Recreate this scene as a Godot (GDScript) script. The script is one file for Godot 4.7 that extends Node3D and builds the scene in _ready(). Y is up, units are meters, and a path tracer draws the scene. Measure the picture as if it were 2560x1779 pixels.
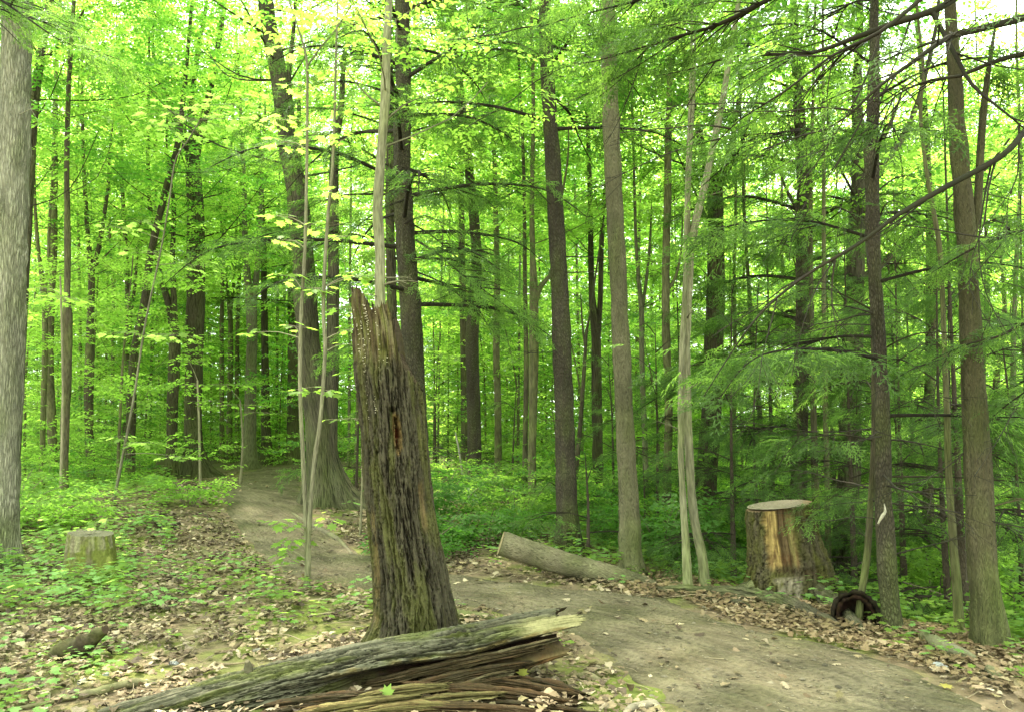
extends Node3D
# A woodland path past a broken snag, a fallen log and two cut stumps, under a bright green canopy.

var rng := RandomNumberGenerator.new()
var M := {}
var leafy := []          # [tone][shape] broadleaf sprays
var hem_spray := []      # hemlock sprays
var noise := FastNoiseLite.new()
var ridge := FastNoiseLite.new()
var path_poly := PackedVector2Array()
var taken := {}

func V(x: float, y: float, z: float) -> Vector3:
	return Vector3(x, y, z)

func rr(a: float, b: float) -> float:
	return rng.randf_range(a, b)

# ------------------------------------------------------------------ ground shape
const BANK := [Vector2(-2.5,45),Vector2(-1.2,24),Vector2(-0.1,13),Vector2(0.45,10.2),Vector2(0.95,8.5),Vector2(2,7.45),Vector2(2.6,6.35),Vector2(3.15,5.6),Vector2(3.7,4.7),Vector2(4.6,2.5),Vector2(6.5,-6),Vector2(9,-30)]

func bank(x: float, d: float) -> float:
	var best := 1e9
	var side := 1.0
	for i in BANK.size() - 1:
		var a: Vector2 = BANK[i]
		var v: Vector2 = BANK[i + 1] - a
		var w := Vector2(x, d) - a
		var t := clampf(w.dot(v) / v.length_squared(), 0.0, 1.0)
		var r := (w - v * t).length()
		if r < best - 1e-9:
			best = r
			side = 1.0 if v.x * w.y - v.y * w.x > 0.0 else -1.0
	return best * side

func ground(x: float, z: float) -> float:
	var d := -z
	var h := 0.035 * sin(x * 0.9 + 1.3) * sin(d * 0.8 + 0.4) + 0.015 * sin(x * 2.3 + d * 1.7)
	var s := bank(x, d)
	if s > 0.0:
		h -= 4.2 * (1.0 - exp(-(s * s) / (2.2 * (s + 1.2)) * 0.20))
	h += 0.35 * exp(-pow((x + 6.5) / 2.6, 2.0) - pow((d - 13.5) / 4.0, 2.0))
	var far := maxf(0.0, d - 26.0)
	h += 0.9 * (1.0 - exp(-far / 22.0)) * (1.0 if x < 0.0 else exp(-x * x / 40.0))
	return h

# ------------------------------------------------------------------ mesh helpers
class MB:
	var v := PackedVector3Array()
	var n := PackedVector3Array()
	var c := PackedColorArray()
	var uv := PackedVector2Array()
	var ix := PackedInt32Array()

	func grid(p: PackedVector3Array, cols: int, rows: int, cc: PackedColorArray, tt: PackedVector2Array, wrap: bool) -> void:
		var o := v.size()
		var nn := PackedVector3Array()
		nn.resize(p.size())
		for i in rows:
			for j in cols:
				var jl := j - 1
				var jr := j + 1
				if wrap:
					if jl < 0: jl = cols - 2
					if jr > cols - 1: jr = 1
				else:
					jl = maxi(jl, 0)
					jr = mini(jr, cols - 1)
				var du := p[i * cols + jr] - p[i * cols + jl]
				var dv := p[mini(i + 1, rows - 1) * cols + j] - p[maxi(i - 1, 0) * cols + j]
				var q := dv.cross(du)
				nn[i * cols + j] = q.normalized() if q.length_squared() > 1e-16 else Vector3.UP
		v.append_array(p)
		n.append_array(nn)
		c.append_array(cc)
		uv.append_array(tt)
		for i in rows - 1:
			for j in cols - 1:
				var a := o + i * cols + j
				ix.append_array(PackedInt32Array([a, a + 1, a + cols, a + 1, a + cols + 1, a + cols]))

	func tri(a: Vector3, b: Vector3, d: Vector3, col: Color) -> void:
		var o := v.size()
		var q := (d - a).cross(b - a).normalized()
		v.append_array(PackedVector3Array([a, b, d]))
		n.append_array(PackedVector3Array([q, q, q]))
		c.append_array(PackedColorArray([col, col, col]))
		uv.append_array(PackedVector2Array([Vector2.ZERO, Vector2.RIGHT, Vector2.DOWN]))
		ix.append_array(PackedInt32Array([o, o + 1, o + 2]))

	func mesh(m: Material) -> ArrayMesh:
		var a := []
		a.resize(Mesh.ARRAY_MAX)
		a[Mesh.ARRAY_VERTEX] = v
		a[Mesh.ARRAY_NORMAL] = n
		a[Mesh.ARRAY_COLOR] = c
		a[Mesh.ARRAY_TEX_UV] = uv
		a[Mesh.ARRAY_INDEX] = ix
		var r := ArrayMesh.new()
		r.add_surface_from_arrays(Mesh.PRIMITIVE_TRIANGLES, a)
		r.surface_set_material(0, m)
		return r

func obj(called: String, mesh: Mesh, parent: Node = self) -> MeshInstance3D:
	var o := MeshInstance3D.new()
	o.name = numbered(called) if parent == self else called
	o.mesh = mesh
	parent.add_child(o, true)
	return o

func numbered(called: String) -> String:
	var k: int = taken.get(called, 0)
	taken[called] = k + 1
	return called if k == 0 else "%s_%03d" % [called, k]

func thing(called: String, label: String, category: String, group := "") -> Node3D:
	var o := Node3D.new()
	o.name = numbered(called)
	add_child(o)
	tag(o, label, category, group)
	return o

func tag(o: Node, label: String, category: String, group := "") -> void:
	o.set_meta("label", label)
	o.set_meta("category", category)
	if group:
		o.set_meta("group", group)

func scatter(called: String, mesh: Mesh, buf: PackedFloat32Array, colored: bool, parent: Node = self) -> MultiMeshInstance3D:
	var stride := 16 if colored else 12
	var mm := MultiMesh.new()
	mm.transform_format = MultiMesh.TRANSFORM_3D
	mm.use_colors = colored
	mm.mesh = mesh
	mm.instance_count = buf.size() / stride
	mm.buffer = buf
	var o := MultiMeshInstance3D.new()
	o.name = numbered(called) if parent == self else called
	o.multimesh = mm
	o.set_meta("kind", "stuff")
	parent.add_child(o, true)
	return o

func put(buf: PackedFloat32Array, b: Basis, p: Vector3) -> void:
	buf.append_array(PackedFloat32Array([b.x.x, b.y.x, b.z.x, p.x, b.x.y, b.y.y, b.z.y, p.y, b.x.z, b.y.z, b.z.z, p.z]))

func putc(buf: PackedFloat32Array, b: Basis, p: Vector3, c: Color) -> void:
	buf.append_array(PackedFloat32Array([b.x.x, b.y.x, b.z.x, p.x, b.x.y, b.y.y, b.z.y, p.y, b.x.z, b.y.z, b.z.z, p.z, c.r, c.g, c.b, 1.0]))

func turned(yaw: float, tilt: float, s: float) -> Basis:
	var b := Basis(Vector3.UP, yaw)
	b = Basis(Vector3(rr(-1, 1), 0, rr(-1, 1)).normalized(), tilt) * b
	return b.scaled(Vector3(s, s, s))

func catmull(p: Array, k: int, t: float) -> Vector3:
	var a: Vector3 = p[maxi(k - 1, 0)]
	var b: Vector3 = p[k]
	var c: Vector3 = p[mini(k + 1, p.size() - 1)]
	var d: Vector3 = p[mini(k + 2, p.size() - 1)]
	return 0.5 * (2.0 * b + (c - a) * t + (2.0 * a - 5.0 * b + 4.0 * c - d) * t * t + (3.0 * b - a - 3.0 * c + d) * t * t * t)

func resample(p: Array, r: Array, step: float) -> Array:
	var pts := PackedVector3Array()
	var rad := PackedFloat32Array()
	for k in p.size() - 1:
		var a: Vector3 = p[k]
		var b: Vector3 = p[k + 1]
		var n := maxi(1, int(ceil(a.distance_to(b) / step)))
		for i in n:
			pts.append(catmull(p, k, float(i) / n))
			rad.append(lerpf(r[k], r[k + 1], float(i) / n))
	pts.append(p[-1])
	rad.append(r[-1])
	return [pts, rad]

# a round, slightly uneven stem along a bent line
func tube(b: MB, p: Array, r: Array, sides: int, step: float, tint: Color, rough := 0.0, flare := 0.0, moss := 0.0, seed_ := 0.0, cap := false) -> Array:
	var rs := resample(p, r, step)
	var pts: PackedVector3Array = rs[0]
	var rad: PackedFloat32Array = rs[1]
	var cols := sides + 1
	var rows := pts.size()
	var P := PackedVector3Array()
	var C := PackedColorArray()
	var T := PackedVector2Array()
	P.resize(rows * cols); C.resize(rows * cols); T.resize(rows * cols)
	var along := 0.0
	var around := maxf(1.0, round(TAU * rad[0] / 0.4))
	var n1 := Vector3.RIGHT
	var lobe := seed_ * 1.7
	for i in rows:
		var t := (pts[mini(i + 1, rows - 1)] - pts[maxi(i - 1, 0)]).normalized()
		if i == 0:
			n1 = Vector3.RIGHT if absf(t.y) > 0.5 else Vector3.UP
		else:
			along += pts[i].distance_to(pts[i - 1])
		n1 = (n1 - t * n1.dot(t)).normalized()
		var n2 := n1.cross(t)
		var fl := flare * exp(-along / (0.10 + rad[i] * 1.3))
		for j in cols:
			var th := TAU * float(j % sides) / sides
			var q := rad[i] * (1.0 + fl * (0.8 + 0.55 * sin(th * 4.0 + lobe) + 0.3 * sin(th * 7.0 + lobe * 2.0)))
			var dirn := n1 * cos(th) + n2 * sin(th)
			var w := pts[i] + dirn * rad[i]
			if rough > 0.0:
				q += rough * 0.9 * rad[i] * noise.get_noise_3d(w.x * 26.0, w.y * 2.2 + seed_ * 3.0, w.z * 26.0)
				q += rough * rad[i] * (noise.get_noise_3d(w.x * 9.0 + seed_ * 31.0, w.y * 3.0, w.z * 9.0) + 0.7 * noise.get_noise_3d(w.x * 1.5, w.y * 1.2 + seed_ * 17.0, w.z * 1.5))
			P[i * cols + j] = pts[i] + dirn * q
			T[i * cols + j] = Vector2(around * j / sides, along / 1.3)
			var g := 1.0 + 0.38 * noise.get_noise_3d(w.x * 2.4 + seed_ * 5.0, w.y * 1.1, w.z * 2.4) + 0.25 * noise.get_noise_3d(w.x * 12.0, w.y * 7.0 + seed_, w.z * 12.0)
			var c := Color(tint.r * g, tint.g * g, tint.b * g)
			if moss > 0.0:
				var mo := clampf((noise.get_noise_3d(w.x * 3.0 + 40.0, w.y * 1.6, w.z * 3.0) + 0.15 + 0.5 * exp(-along / 0.8)) * moss * 1.6, 0.0, 0.75)
				c = c.lerp(Color(0.115, 0.14, 0.035) * g, mo)
			C[i * cols + j] = c
	b.grid(P, cols, rows, C, T, true)
	if cap:
		for j in sides:
			b.tri(pts[rows - 1], P[(rows - 1) * cols + j + 1], P[(rows - 1) * cols + j], tint * 1.2)
	return [pts, rad]

# a thick worn body: snag, log or stump. lens(th) gives its two ends along the axis; shape(s, th) -> [radius factor, radius offset, colour]
func body(b: MB, p: Array, r: Array, sides: int, rows: int, ref: Vector3, lens: Callable, shape: Callable, squash := Vector2.ONE, hollow := 0.0, core := Color(0.2, 0.14, 0.08)) -> void:
	var rs := resample(p, r, 0.03)
	var pts: PackedVector3Array = rs[0]
	var rad: PackedFloat32Array = rs[1]
	var total := 0.0
	var at := PackedFloat32Array([0.0])
	for i in range(1, pts.size()):
		total += pts[i].distance_to(pts[i - 1])
		at.append(total)
	var cols := sides + 1
	var P := PackedVector3Array(); var C := PackedColorArray(); var T := PackedVector2Array()
	P.resize(rows * cols); C.resize(rows * cols); T.resize(rows * cols)
	var ends := []
	for j in sides:
		ends.append(lens.call(TAU * float(j) / sides))
	for j in cols:
		var th := TAU * float(j % sides) / sides
		var e: Vector2 = ends[j % sides]
		for i in rows:
			var s := lerpf(e.x, e.y, float(i) / (rows - 1))
			var k := clampi(int(clampf(s / total, 0.0, 1.0) * (pts.size() - 1)), 0, pts.size() - 2)
			while k > 0 and at[k] > s: k -= 1
			while k < pts.size() - 2 and at[k + 1] < s: k += 1
			var f := (s - at[k]) / maxf(1e-5, at[k + 1] - at[k])
			var c := pts[k].lerp(pts[k + 1], f)
			var t := (pts[mini(k + 2, pts.size() - 1)] - pts[maxi(k - 1, 0)]).normalized()
			var n1 := (ref - t * ref.dot(t)).normalized()
			var n2 := n1.cross(t)
			var q := lerpf(rad[k], rad[k + 1], clampf(f, 0.0, 1.0))
			var o: Array = shape.call(s, th)
			q = maxf(0.004, q * o[0] + o[1])
			P[i * cols + j] = c + n1 * (cos(th) * q * squash.x) + n2 * (sin(th) * q * squash.y)
			C[i * cols + j] = o[2]
			T[i * cols + j] = Vector2(th / TAU * 3.0, s)
	b.grid(P, cols, rows, C, T, true)
	# the far end: a rim that falls into a worn core
	var cen := Vector3.ZERO
	for j in sides:
		cen += P[(rows - 1) * cols + j]
	cen /= sides
	var ax := (pts[pts.size() - 1] - pts[pts.size() - 3]).normalized()
	var P2 := PackedVector3Array(); var C2 := PackedColorArray(); var T2 := PackedVector2Array()
	for i in 4:
		for j in cols:
			var e := P[(rows - 1) * cols + (j % sides)]
			var f: float = [0.0, 0.12, 0.45, 1.0][i]
			var sink: float = [0.0, 0.02, 0.8, 1.0][i]
			var flat := e.lerp(cen, f)
			flat -= ax * (hollow * sink * (1.0 + 0.5 * noise.get_noise_2d(j * 4.0, i * 9.0)) + (flat - cen).dot(ax) * (sink if hollow > 0.0 else 0.0))
			P2.append(flat)
			C2.append(core * (1.0 + 0.4 * noise.get_noise_2d(j * 7.0, i * 40.0)))
			T2.append(Vector2(f, float(j) / sides))
	b.grid(P2, cols, 4, C2, T2, true)

# ------------------------------------------------------------------ materials
func tex(kind: int, freq: float, ramp: Array, seed_: int, oct := 4, ridged := false, size := 512, warp := 0.0) -> NoiseTexture2D:
	var f := FastNoiseLite.new()
	f.noise_type = kind
	f.seed = seed_
	f.frequency = freq
	f.fractal_octaves = oct
	f.fractal_type = FastNoiseLite.FRACTAL_RIDGED if ridged else FastNoiseLite.FRACTAL_FBM
	if kind == FastNoiseLite.TYPE_CELLULAR:
		f.cellular_return_type = FastNoiseLite.RETURN_DISTANCE2_SUB
		f.cellular_jitter = 1.0
	if warp > 0.0:
		f.domain_warp_enabled = true
		f.domain_warp_amplitude = warp
		f.domain_warp_frequency = freq * 0.7
	var t := NoiseTexture2D.new()
	t.width = size
	t.height = size
	t.seamless = true
	t.seamless_blend_skirt = 0.2
	t.generate_mipmaps = false
	t.noise = f
	if ramp.size():
		var g := Gradient.new()
		var offs := PackedFloat32Array()
		var cs := PackedColorArray()
		for i in ramp.size():
			offs.append(ramp[i][0])
			var q: Array = ramp[i][1]
			cs.append(Color(q[0], q[1], q[2]).linear_to_srgb())
		g.offsets = offs
		g.colors = cs
		t.color_ramp = g
	return t

func bark(kind: int, freq: float, lo: float, hi: float, seed_: int, relief: float, ridged: bool, squeeze: Vector3, warp := 0.0) -> StandardMaterial3D:
	var m := StandardMaterial3D.new()
	m.vertex_color_use_as_albedo = true
	m.albedo_texture = tex(kind, freq, [[0.0, [lo, lo, lo * 0.95]], [0.5, [(lo + hi) * 0.5, (lo + hi) * 0.5, (lo + hi) * 0.5]], [1.0, [hi, hi, hi * 0.98]]], seed_, 4, ridged, 512, warp)
	m.heightmap_enabled = true
	m.heightmap_texture = tex(kind, freq, [], seed_, 4, ridged, 512, warp)
	m.heightmap_scale = relief
	m.roughness = 0.92
	m.metallic_specular = 0.25
	m.uv1_scale = squeeze
	return m

func foliage(albedo: Color, glow: Color) -> StandardMaterial3D:
	var m := StandardMaterial3D.new()
	m.albedo_color = albedo.linear_to_srgb()
	m.roughness = 0.6
	m.metallic_specular = 0.22
	m.backlight_enabled = true
	m.backlight = glow.linear_to_srgb()
	return m

func plain(relief: float, freq: float, triscale: float) -> StandardMaterial3D:
	var m := StandardMaterial3D.new()
	m.vertex_color_use_as_albedo = true
	m.roughness = 0.95
	m.metallic_specular = 0.2
	m.uv1_triplanar = true
	m.uv1_world_triplanar = true
	m.uv1_scale = Vector3(triscale, triscale, triscale)
	m.albedo_texture = tex(FastNoiseLite.TYPE_SIMPLEX_SMOOTH, freq, [[0.0, [0.55, 0.55, 0.55]], [0.5, [0.85, 0.85, 0.84]], [1.0, [1.0, 1.0, 1.0]]], 91, 5)
	m.heightmap_enabled = true
	m.heightmap_texture = tex(FastNoiseLite.TYPE_SIMPLEX_SMOOTH, freq, [], 91, 5)
	m.heightmap_scale = relief
	return m

func materials() -> void:
	M.furrow = bark(FastNoiseLite.TYPE_SIMPLEX_SMOOTH, 0.010, 0.16, 1.35, 3, 5.0, true, Vector3(1.6, 0.55, 1), 14.0)
	M.plate = bark(FastNoiseLite.TYPE_CELLULAR, 0.030, 0.30, 1.45, 8, 4.0, false, Vector3(1.3, 0.5, 1), 18.0)
	M.flake = bark(FastNoiseLite.TYPE_CELLULAR, 0.045, 0.30, 1.45, 12, 3.0, false, Vector3(1.0, 1.1, 1), 10.0)
	M.scale = bark(FastNoiseLite.TYPE_SIMPLEX_SMOOTH, 0.026, 0.28, 1.35, 21, 3.0, true, Vector3(1.8, 1.2, 1), 8.0)
	M.smooth = bark(FastNoiseLite.TYPE_SIMPLEX_SMOOTH, 0.014, 0.45, 1.3, 30, 1.2, false, Vector3(1.0, 0.9, 1), 6.0)
	M.wood = plain(0.6, 0.02, 3.0)
	M.soil = plain(1.6, 0.012, 1.2)
	M.dirt = plain(2.2, 0.03, 1.1)
	M.twig = StandardMaterial3D.new()
	M.twig.vertex_color_use_as_albedo = true
	M.twig.roughness = 0.95
	M.twig.metallic_specular = 0.15
	M.dead = StandardMaterial3D.new()
	M.dead.vertex_color_use_as_albedo = true
	M.dead.roughness = 0.8
	M.dead.metallic_specular = 0.3
	# young leaves pass a good share of the light that falls on them
	M.leaf = [foliage(Color(0.085, 0.135, 0.026), Color(0.52, 0.82, 0.11)), foliage(Color(0.056, 0.102, 0.018), Color(0.38, 0.65, 0.075)), foliage(Color(0.034, 0.074, 0.014), Color(0.15, 0.38, 0.035)), foliage(Color(0.10, 0.160, 0.036), Color(0.68, 0.95, 0.19))]
	M.needle = [foliage(Color(0.029, 0.050, 0.013), Color(0.10, 0.21, 0.03)), foliage(Color(0.058, 0.100, 0.024), Color(0.26, 0.46, 0.06))]
	M.herb = foliage(Color(0.11, 0.19, 0.055), Color(0.36, 0.66, 0.12))

# ------------------------------------------------------------------ foliage pieces
func kite(b: MB, o: Vector3, dirn: Vector3, up: Vector3, l: float, w: float) -> void:
	var side := dirn.cross(up).normalized() * w * 0.5
	var m := o + dirn * l * 0.42 + up * w * 0.12
	b.tri(o, m + side, o + dirn * l - up * l * 0.08, Color.WHITE)
	b.tri(o, o + dirn * l - up * l * 0.08, m - side, Color.WHITE)

func maple(b: MB, o: Vector3, dirn: Vector3, up: Vector3, s: float) -> void:
	var side := dirn.cross(up).normalized()
	var c := o + dirn * s * 0.40
	var outline := [Vector2(0.0, 0.05), Vector2(0.30, -0.04), Vector2(0.24, 0.20), Vector2(0.55, 0.36), Vector2(0.30, 0.48), Vector2(0.36, 0.78), Vector2(0.15, 0.70), Vector2(0.0, 1.02), Vector2(-0.15, 0.70), Vector2(-0.36, 0.78), Vector2(-0.30, 0.48), Vector2(-0.55, 0.36), Vector2(-0.24, 0.20), Vector2(-0.30, -0.04)]
	var n := outline.size()
	for i in n:
		var p: Vector2 = outline[i]
		var q: Vector2 = outline[(i + 1) % n]
		var dp := -0.10 * p.length_squared()
		var dq := -0.10 * q.length_squared()
		b.tri(c, o + (side * p.x + dirn * p.y + up * dp) * s, o + (side * q.x + dirn * q.y + up * dq) * s, Color.WHITE)

func broad_spray(seed_: int, m: Material) -> ArrayMesh:
	rng.seed = 100 + seed_
	var b := MB.new()
	for arm in 3:
		var yaw := (float(arm) - 1.0) * 0.75
		var len := 0.5 if arm == 1 else 0.34
		var ax := Vector3(cos(yaw), rr(-0.15, 0.1), sin(yaw))
		var n := 9 if arm == 1 else 7
		for i in n:
			var p := ax * len * (0.25 + 0.75 * float(i) / (n - 1)) + Vector3(0, rr(-0.03, 0.03), 0)
			var a := yaw + (0.0 if i == n - 1 else (0.95 if i % 2 == 0 else -0.95) * rr(0.7, 1.2))
			var d := Vector3(cos(a), rr(-0.45, 0.12), sin(a)).normalized()
			var up := (Vector3.UP + Vector3(rr(-0.55, 0.55), 0, rr(-0.55, 0.55))).normalized()
			up = (up - d * up.dot(d)).normalized()
			var l := rr(0.065, 0.115)
			kite(b, p, d, up, l, l * rr(0.58, 0.75))
	return b.mesh(m)

func needle_spray(seed_: int, m: Material) -> ArrayMesh:
	# a flat, irregular fan: a bent leader with side twigs that branch once more, all set with short needles
	rng.seed = 300 + seed_
	var b := MB.new()
	var n := 11
	for i in n:
		var f := float(i) / (n - 1)
		var p := Vector3(0.36 * f, -0.09 * f * f, 0.03 * sin(f * 5.0 + seed_))
		var sgn := 1.0 if i % 2 == 0 else -1.0
		var a := sgn * rr(0.55, 1.25) * (1.0 - 0.5 * f)
		var len := lerpf(0.17, 0.05, f) * rr(0.5, 1.25)
		var k := 3 if len > 0.08 else 2
		var c := p
		var d := Vector3(cos(a), rr(-0.35, 0.1), sin(a)).normalized()
		for q in k:
			var up := (Vector3.UP + Vector3(rr(-0.6, 0.6), 0, rr(-0.6, 0.6))).normalized()
			kite(b, c, d, up, len / k * 1.5, rr(0.010, 0.017))
			if len > 0.07:
				var a2 := a + (0.9 if q % 2 == 0 else -0.9) * rr(0.6, 1.2)
				kite(b, c + d * len / k * 0.4, Vector3(cos(a2), rr(-0.4, 0.1), sin(a2)).normalized(), up, len / k * rr(0.8, 1.5), rr(0.009, 0.015))
			c += d * len / k
			d = (d + Vector3(rr(-0.3, 0.3), rr(-0.3, 0.05), rr(-0.3, 0.3))).normalized()
	for q in 4:
		kite(b, Vector3(0.09 * q, -0.006 * q, 0), Vector3(1, -0.2, rr(-0.5, 0.5)).normalized(), Vector3.UP, 0.11, 0.014)
	return b.mesh(m)

func dead_leaf(seed_: int) -> ArrayMesh:
	rng.seed = 500 + seed_
	var b := MB.new()
	var curl := rr(-9.0, 9.0)
	var bend := rr(-5.0, 6.0)
	var twist := rr(-6.0, 6.0)
	var prof := [0.05, 0.45, 1.0, 0.62, 1.05, 0.55, 0.75, 0.03] if seed_ % 2 == 0 else [0.05, 0.6, 0.95, 1.1, 1.0, 0.8, 0.45, 0.03]
	var pts := []
	for i in 8:
		var row := []
		var wl: float = prof[i] * rr(0.75, 1.2)
		var wr: float = prof[i] * rr(0.75, 1.2)
		for j in 5:
			var x := (float(i) / 7.0 - 0.5) * 0.105
			var e := (float(j) - 2.0) / 2.0
			var z := e * 0.034 * (wl if e < 0.0 else wr)
			row.append(Vector3(x - absf(e) * 0.012, curl * z * z * 1.6 + bend * x * x + twist * x * z + rr(-0.0025, 0.0025) + (0.002 if j == 2 else 0.0), z))
		pts.append(row)
	for i in 7:
		for j in 4:
			var g := rr(0.88, 1.08)
			var cc := Color(g, g, g)
			b.tri(pts[i][j], pts[i][j + 1], pts[i + 1][j], cc)
			b.tri(pts[i][j + 1], pts[i + 1][j + 1], pts[i + 1][j], cc)
	return b.mesh(M.dead)

func seedling(seed_: int, m: Material, n: int, spread: float, size: float) -> ArrayMesh:
	rng.seed = 700 + seed_
	var b := MB.new()
	for i in n:
		var a := TAU * i / n + rr(-0.5, 0.5)
		var d := Vector3(cos(a), rr(-0.25, 0.1), sin(a)).normalized()
		var up := (Vector3.UP + Vector3(rr(-0.3, 0.3), 0, rr(-0.3, 0.3))).normalized()
		up = (up - d * up.dot(d)).normalized()
		maple(b, Vector3(0, rr(0.05, 0.13), 0) + d * rr(0.01, spread), d, up, size * rr(0.7, 1.2))
	return b.mesh(m)

# ------------------------------------------------------------------ trees
func along_at(pts: PackedVector3Array, y: float) -> int:
	for i in pts.size():
		if pts[i].y >= y:
			return i
	return pts.size() - 1

const KIND := {"maple_tree": "maple tree", "beech_tree": "beech tree", "birch_tree": "birch tree", "hemlock_tree": "hemlock tree", "pine_tree": "pine tree", "cherry_tree": "cherry tree", "far_tree": "tree", "young_tree": "tree"}
var tree_count := 0

func tree(called: String, label: String, bk: String, tint: Color, p: Array, r: Array, top: float, flare: float, crown: Array, limbs: Array, extra := []) -> Node3D:
	tree_count += 1
	rng.seed = 9000 + tree_count * 13
	var base: Vector3 = p[0]
	var group: String = {"far_tree": "far trunks deep in the wood", "young_tree": "leafy young trees between the trunks"}.get(called, "standing trees of the wood")
	var t := thing(called, label, "tree", group)
	t.position = base
	var q := []
	for v in p:
		q.append(v - base)
	var rad := r.duplicate()
	# on past the last point, straightening towards the light
	var lastp: Vector3 = q[-1]
	var prev: Vector3 = q[-2]
	var lean := (lastp - prev).normalized()
	var h: float = lastp.y
	var rl: float = rad[-1]
	var left := maxf(0.5, top - h)
	var stepn := maxi(2, int(left / 1.6))
	for i in stepn:
		var f := float(i + 1) / stepn
		lean = lean.lerp(Vector3(rr(-0.12, 0.12), 1, rr(-0.12, 0.12)), 0.35).normalized()
		lastp += lean * (left / stepn)
		q.append(lastp)
		rad.append(maxf(0.012, rl * (1.0 - 0.93 * f)))
	var near := base.z > -13.0
	var b := MB.new()
	var sides := 44 if near else (16 if base.z > -22.0 else 9)
	var made := tube(b, q, rad, sides, 0.10 if near else (0.3 if base.z > -22.0 else 0.7), tint, 0.13, flare * 1.35, 0.40, tree_count)
	obj("trunk", b.mesh(M[bk]), t)
	var pts: PackedVector3Array = made[0]
	var prad: PackedFloat32Array = made[1]
	for l in limbs:
		var lq := []
		for v in l[0]:
			lq.append(v - base)
		var lr: Array = l[1].duplicate()
		# carry a thick limb on beyond what is drawn of it
		var e: Vector3 = lq[-1]
		var d: Vector3 = (lq[-1] - lq[-2]).normalized()
		var el: float = lr[-1]
		if el > 0.02:
			for i in 3:
				d = (d + Vector3(rr(-0.2, 0.2), 0.35, rr(-0.2, 0.2))).normalized()
				e += d * 0.9
				lq.append(e)
				lr.append(el * (0.75 - 0.25 * i))
		else:
			lr[-1] = minf(lr[-1], 0.006)
		var lb := MB.new()
		tube(lb, lq, lr, 10 if near else 7, 0.12 if near else 0.25, tint, 0.08, 0.0, 0.2, tree_count + 0.5)
		obj("limb", lb.mesh(M[bk]), t)
	if near and r[0] > 0.05 and called != "hemlock_tree":
		for k in rng.randi_range(3, 6):
			var si := along_at(pts, rr(0.7, 5.5))
			var sa := rr(0, TAU)
			dead_branch(t, pts[si], Vector3(cos(sa), rr(0.0, 0.5), sin(sa)), rr(0.15, 0.45) + prad[si], rr(0.006, 0.014), tint * 0.7)
	if crown.size():
		crown[5] = crown[5] * rr(0.78, 1.15)
		if crown[0] == "broad":
			broad_crown(t, pts, prad, crown, tint, M[bk])
		else:
			hemlock_crown(t, pts, prad, crown, tint, M[bk])
	if extra.size():
		var buf_a := PackedFloat32Array()
		var buf_b := PackedFloat32Array()
		for e in extra:
			var ep := []
			for v in e[0]: ep.append(v - base)
			bough(t, ep, e[1], e[2], e[4], tint * 0.8, M[bk], buf_a, buf_b, e[3])
		scatter("foliage", hem_spray[0], buf_b, false, t)
		scatter("foliage", hem_spray[1], buf_a, false, t)
	return t

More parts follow.
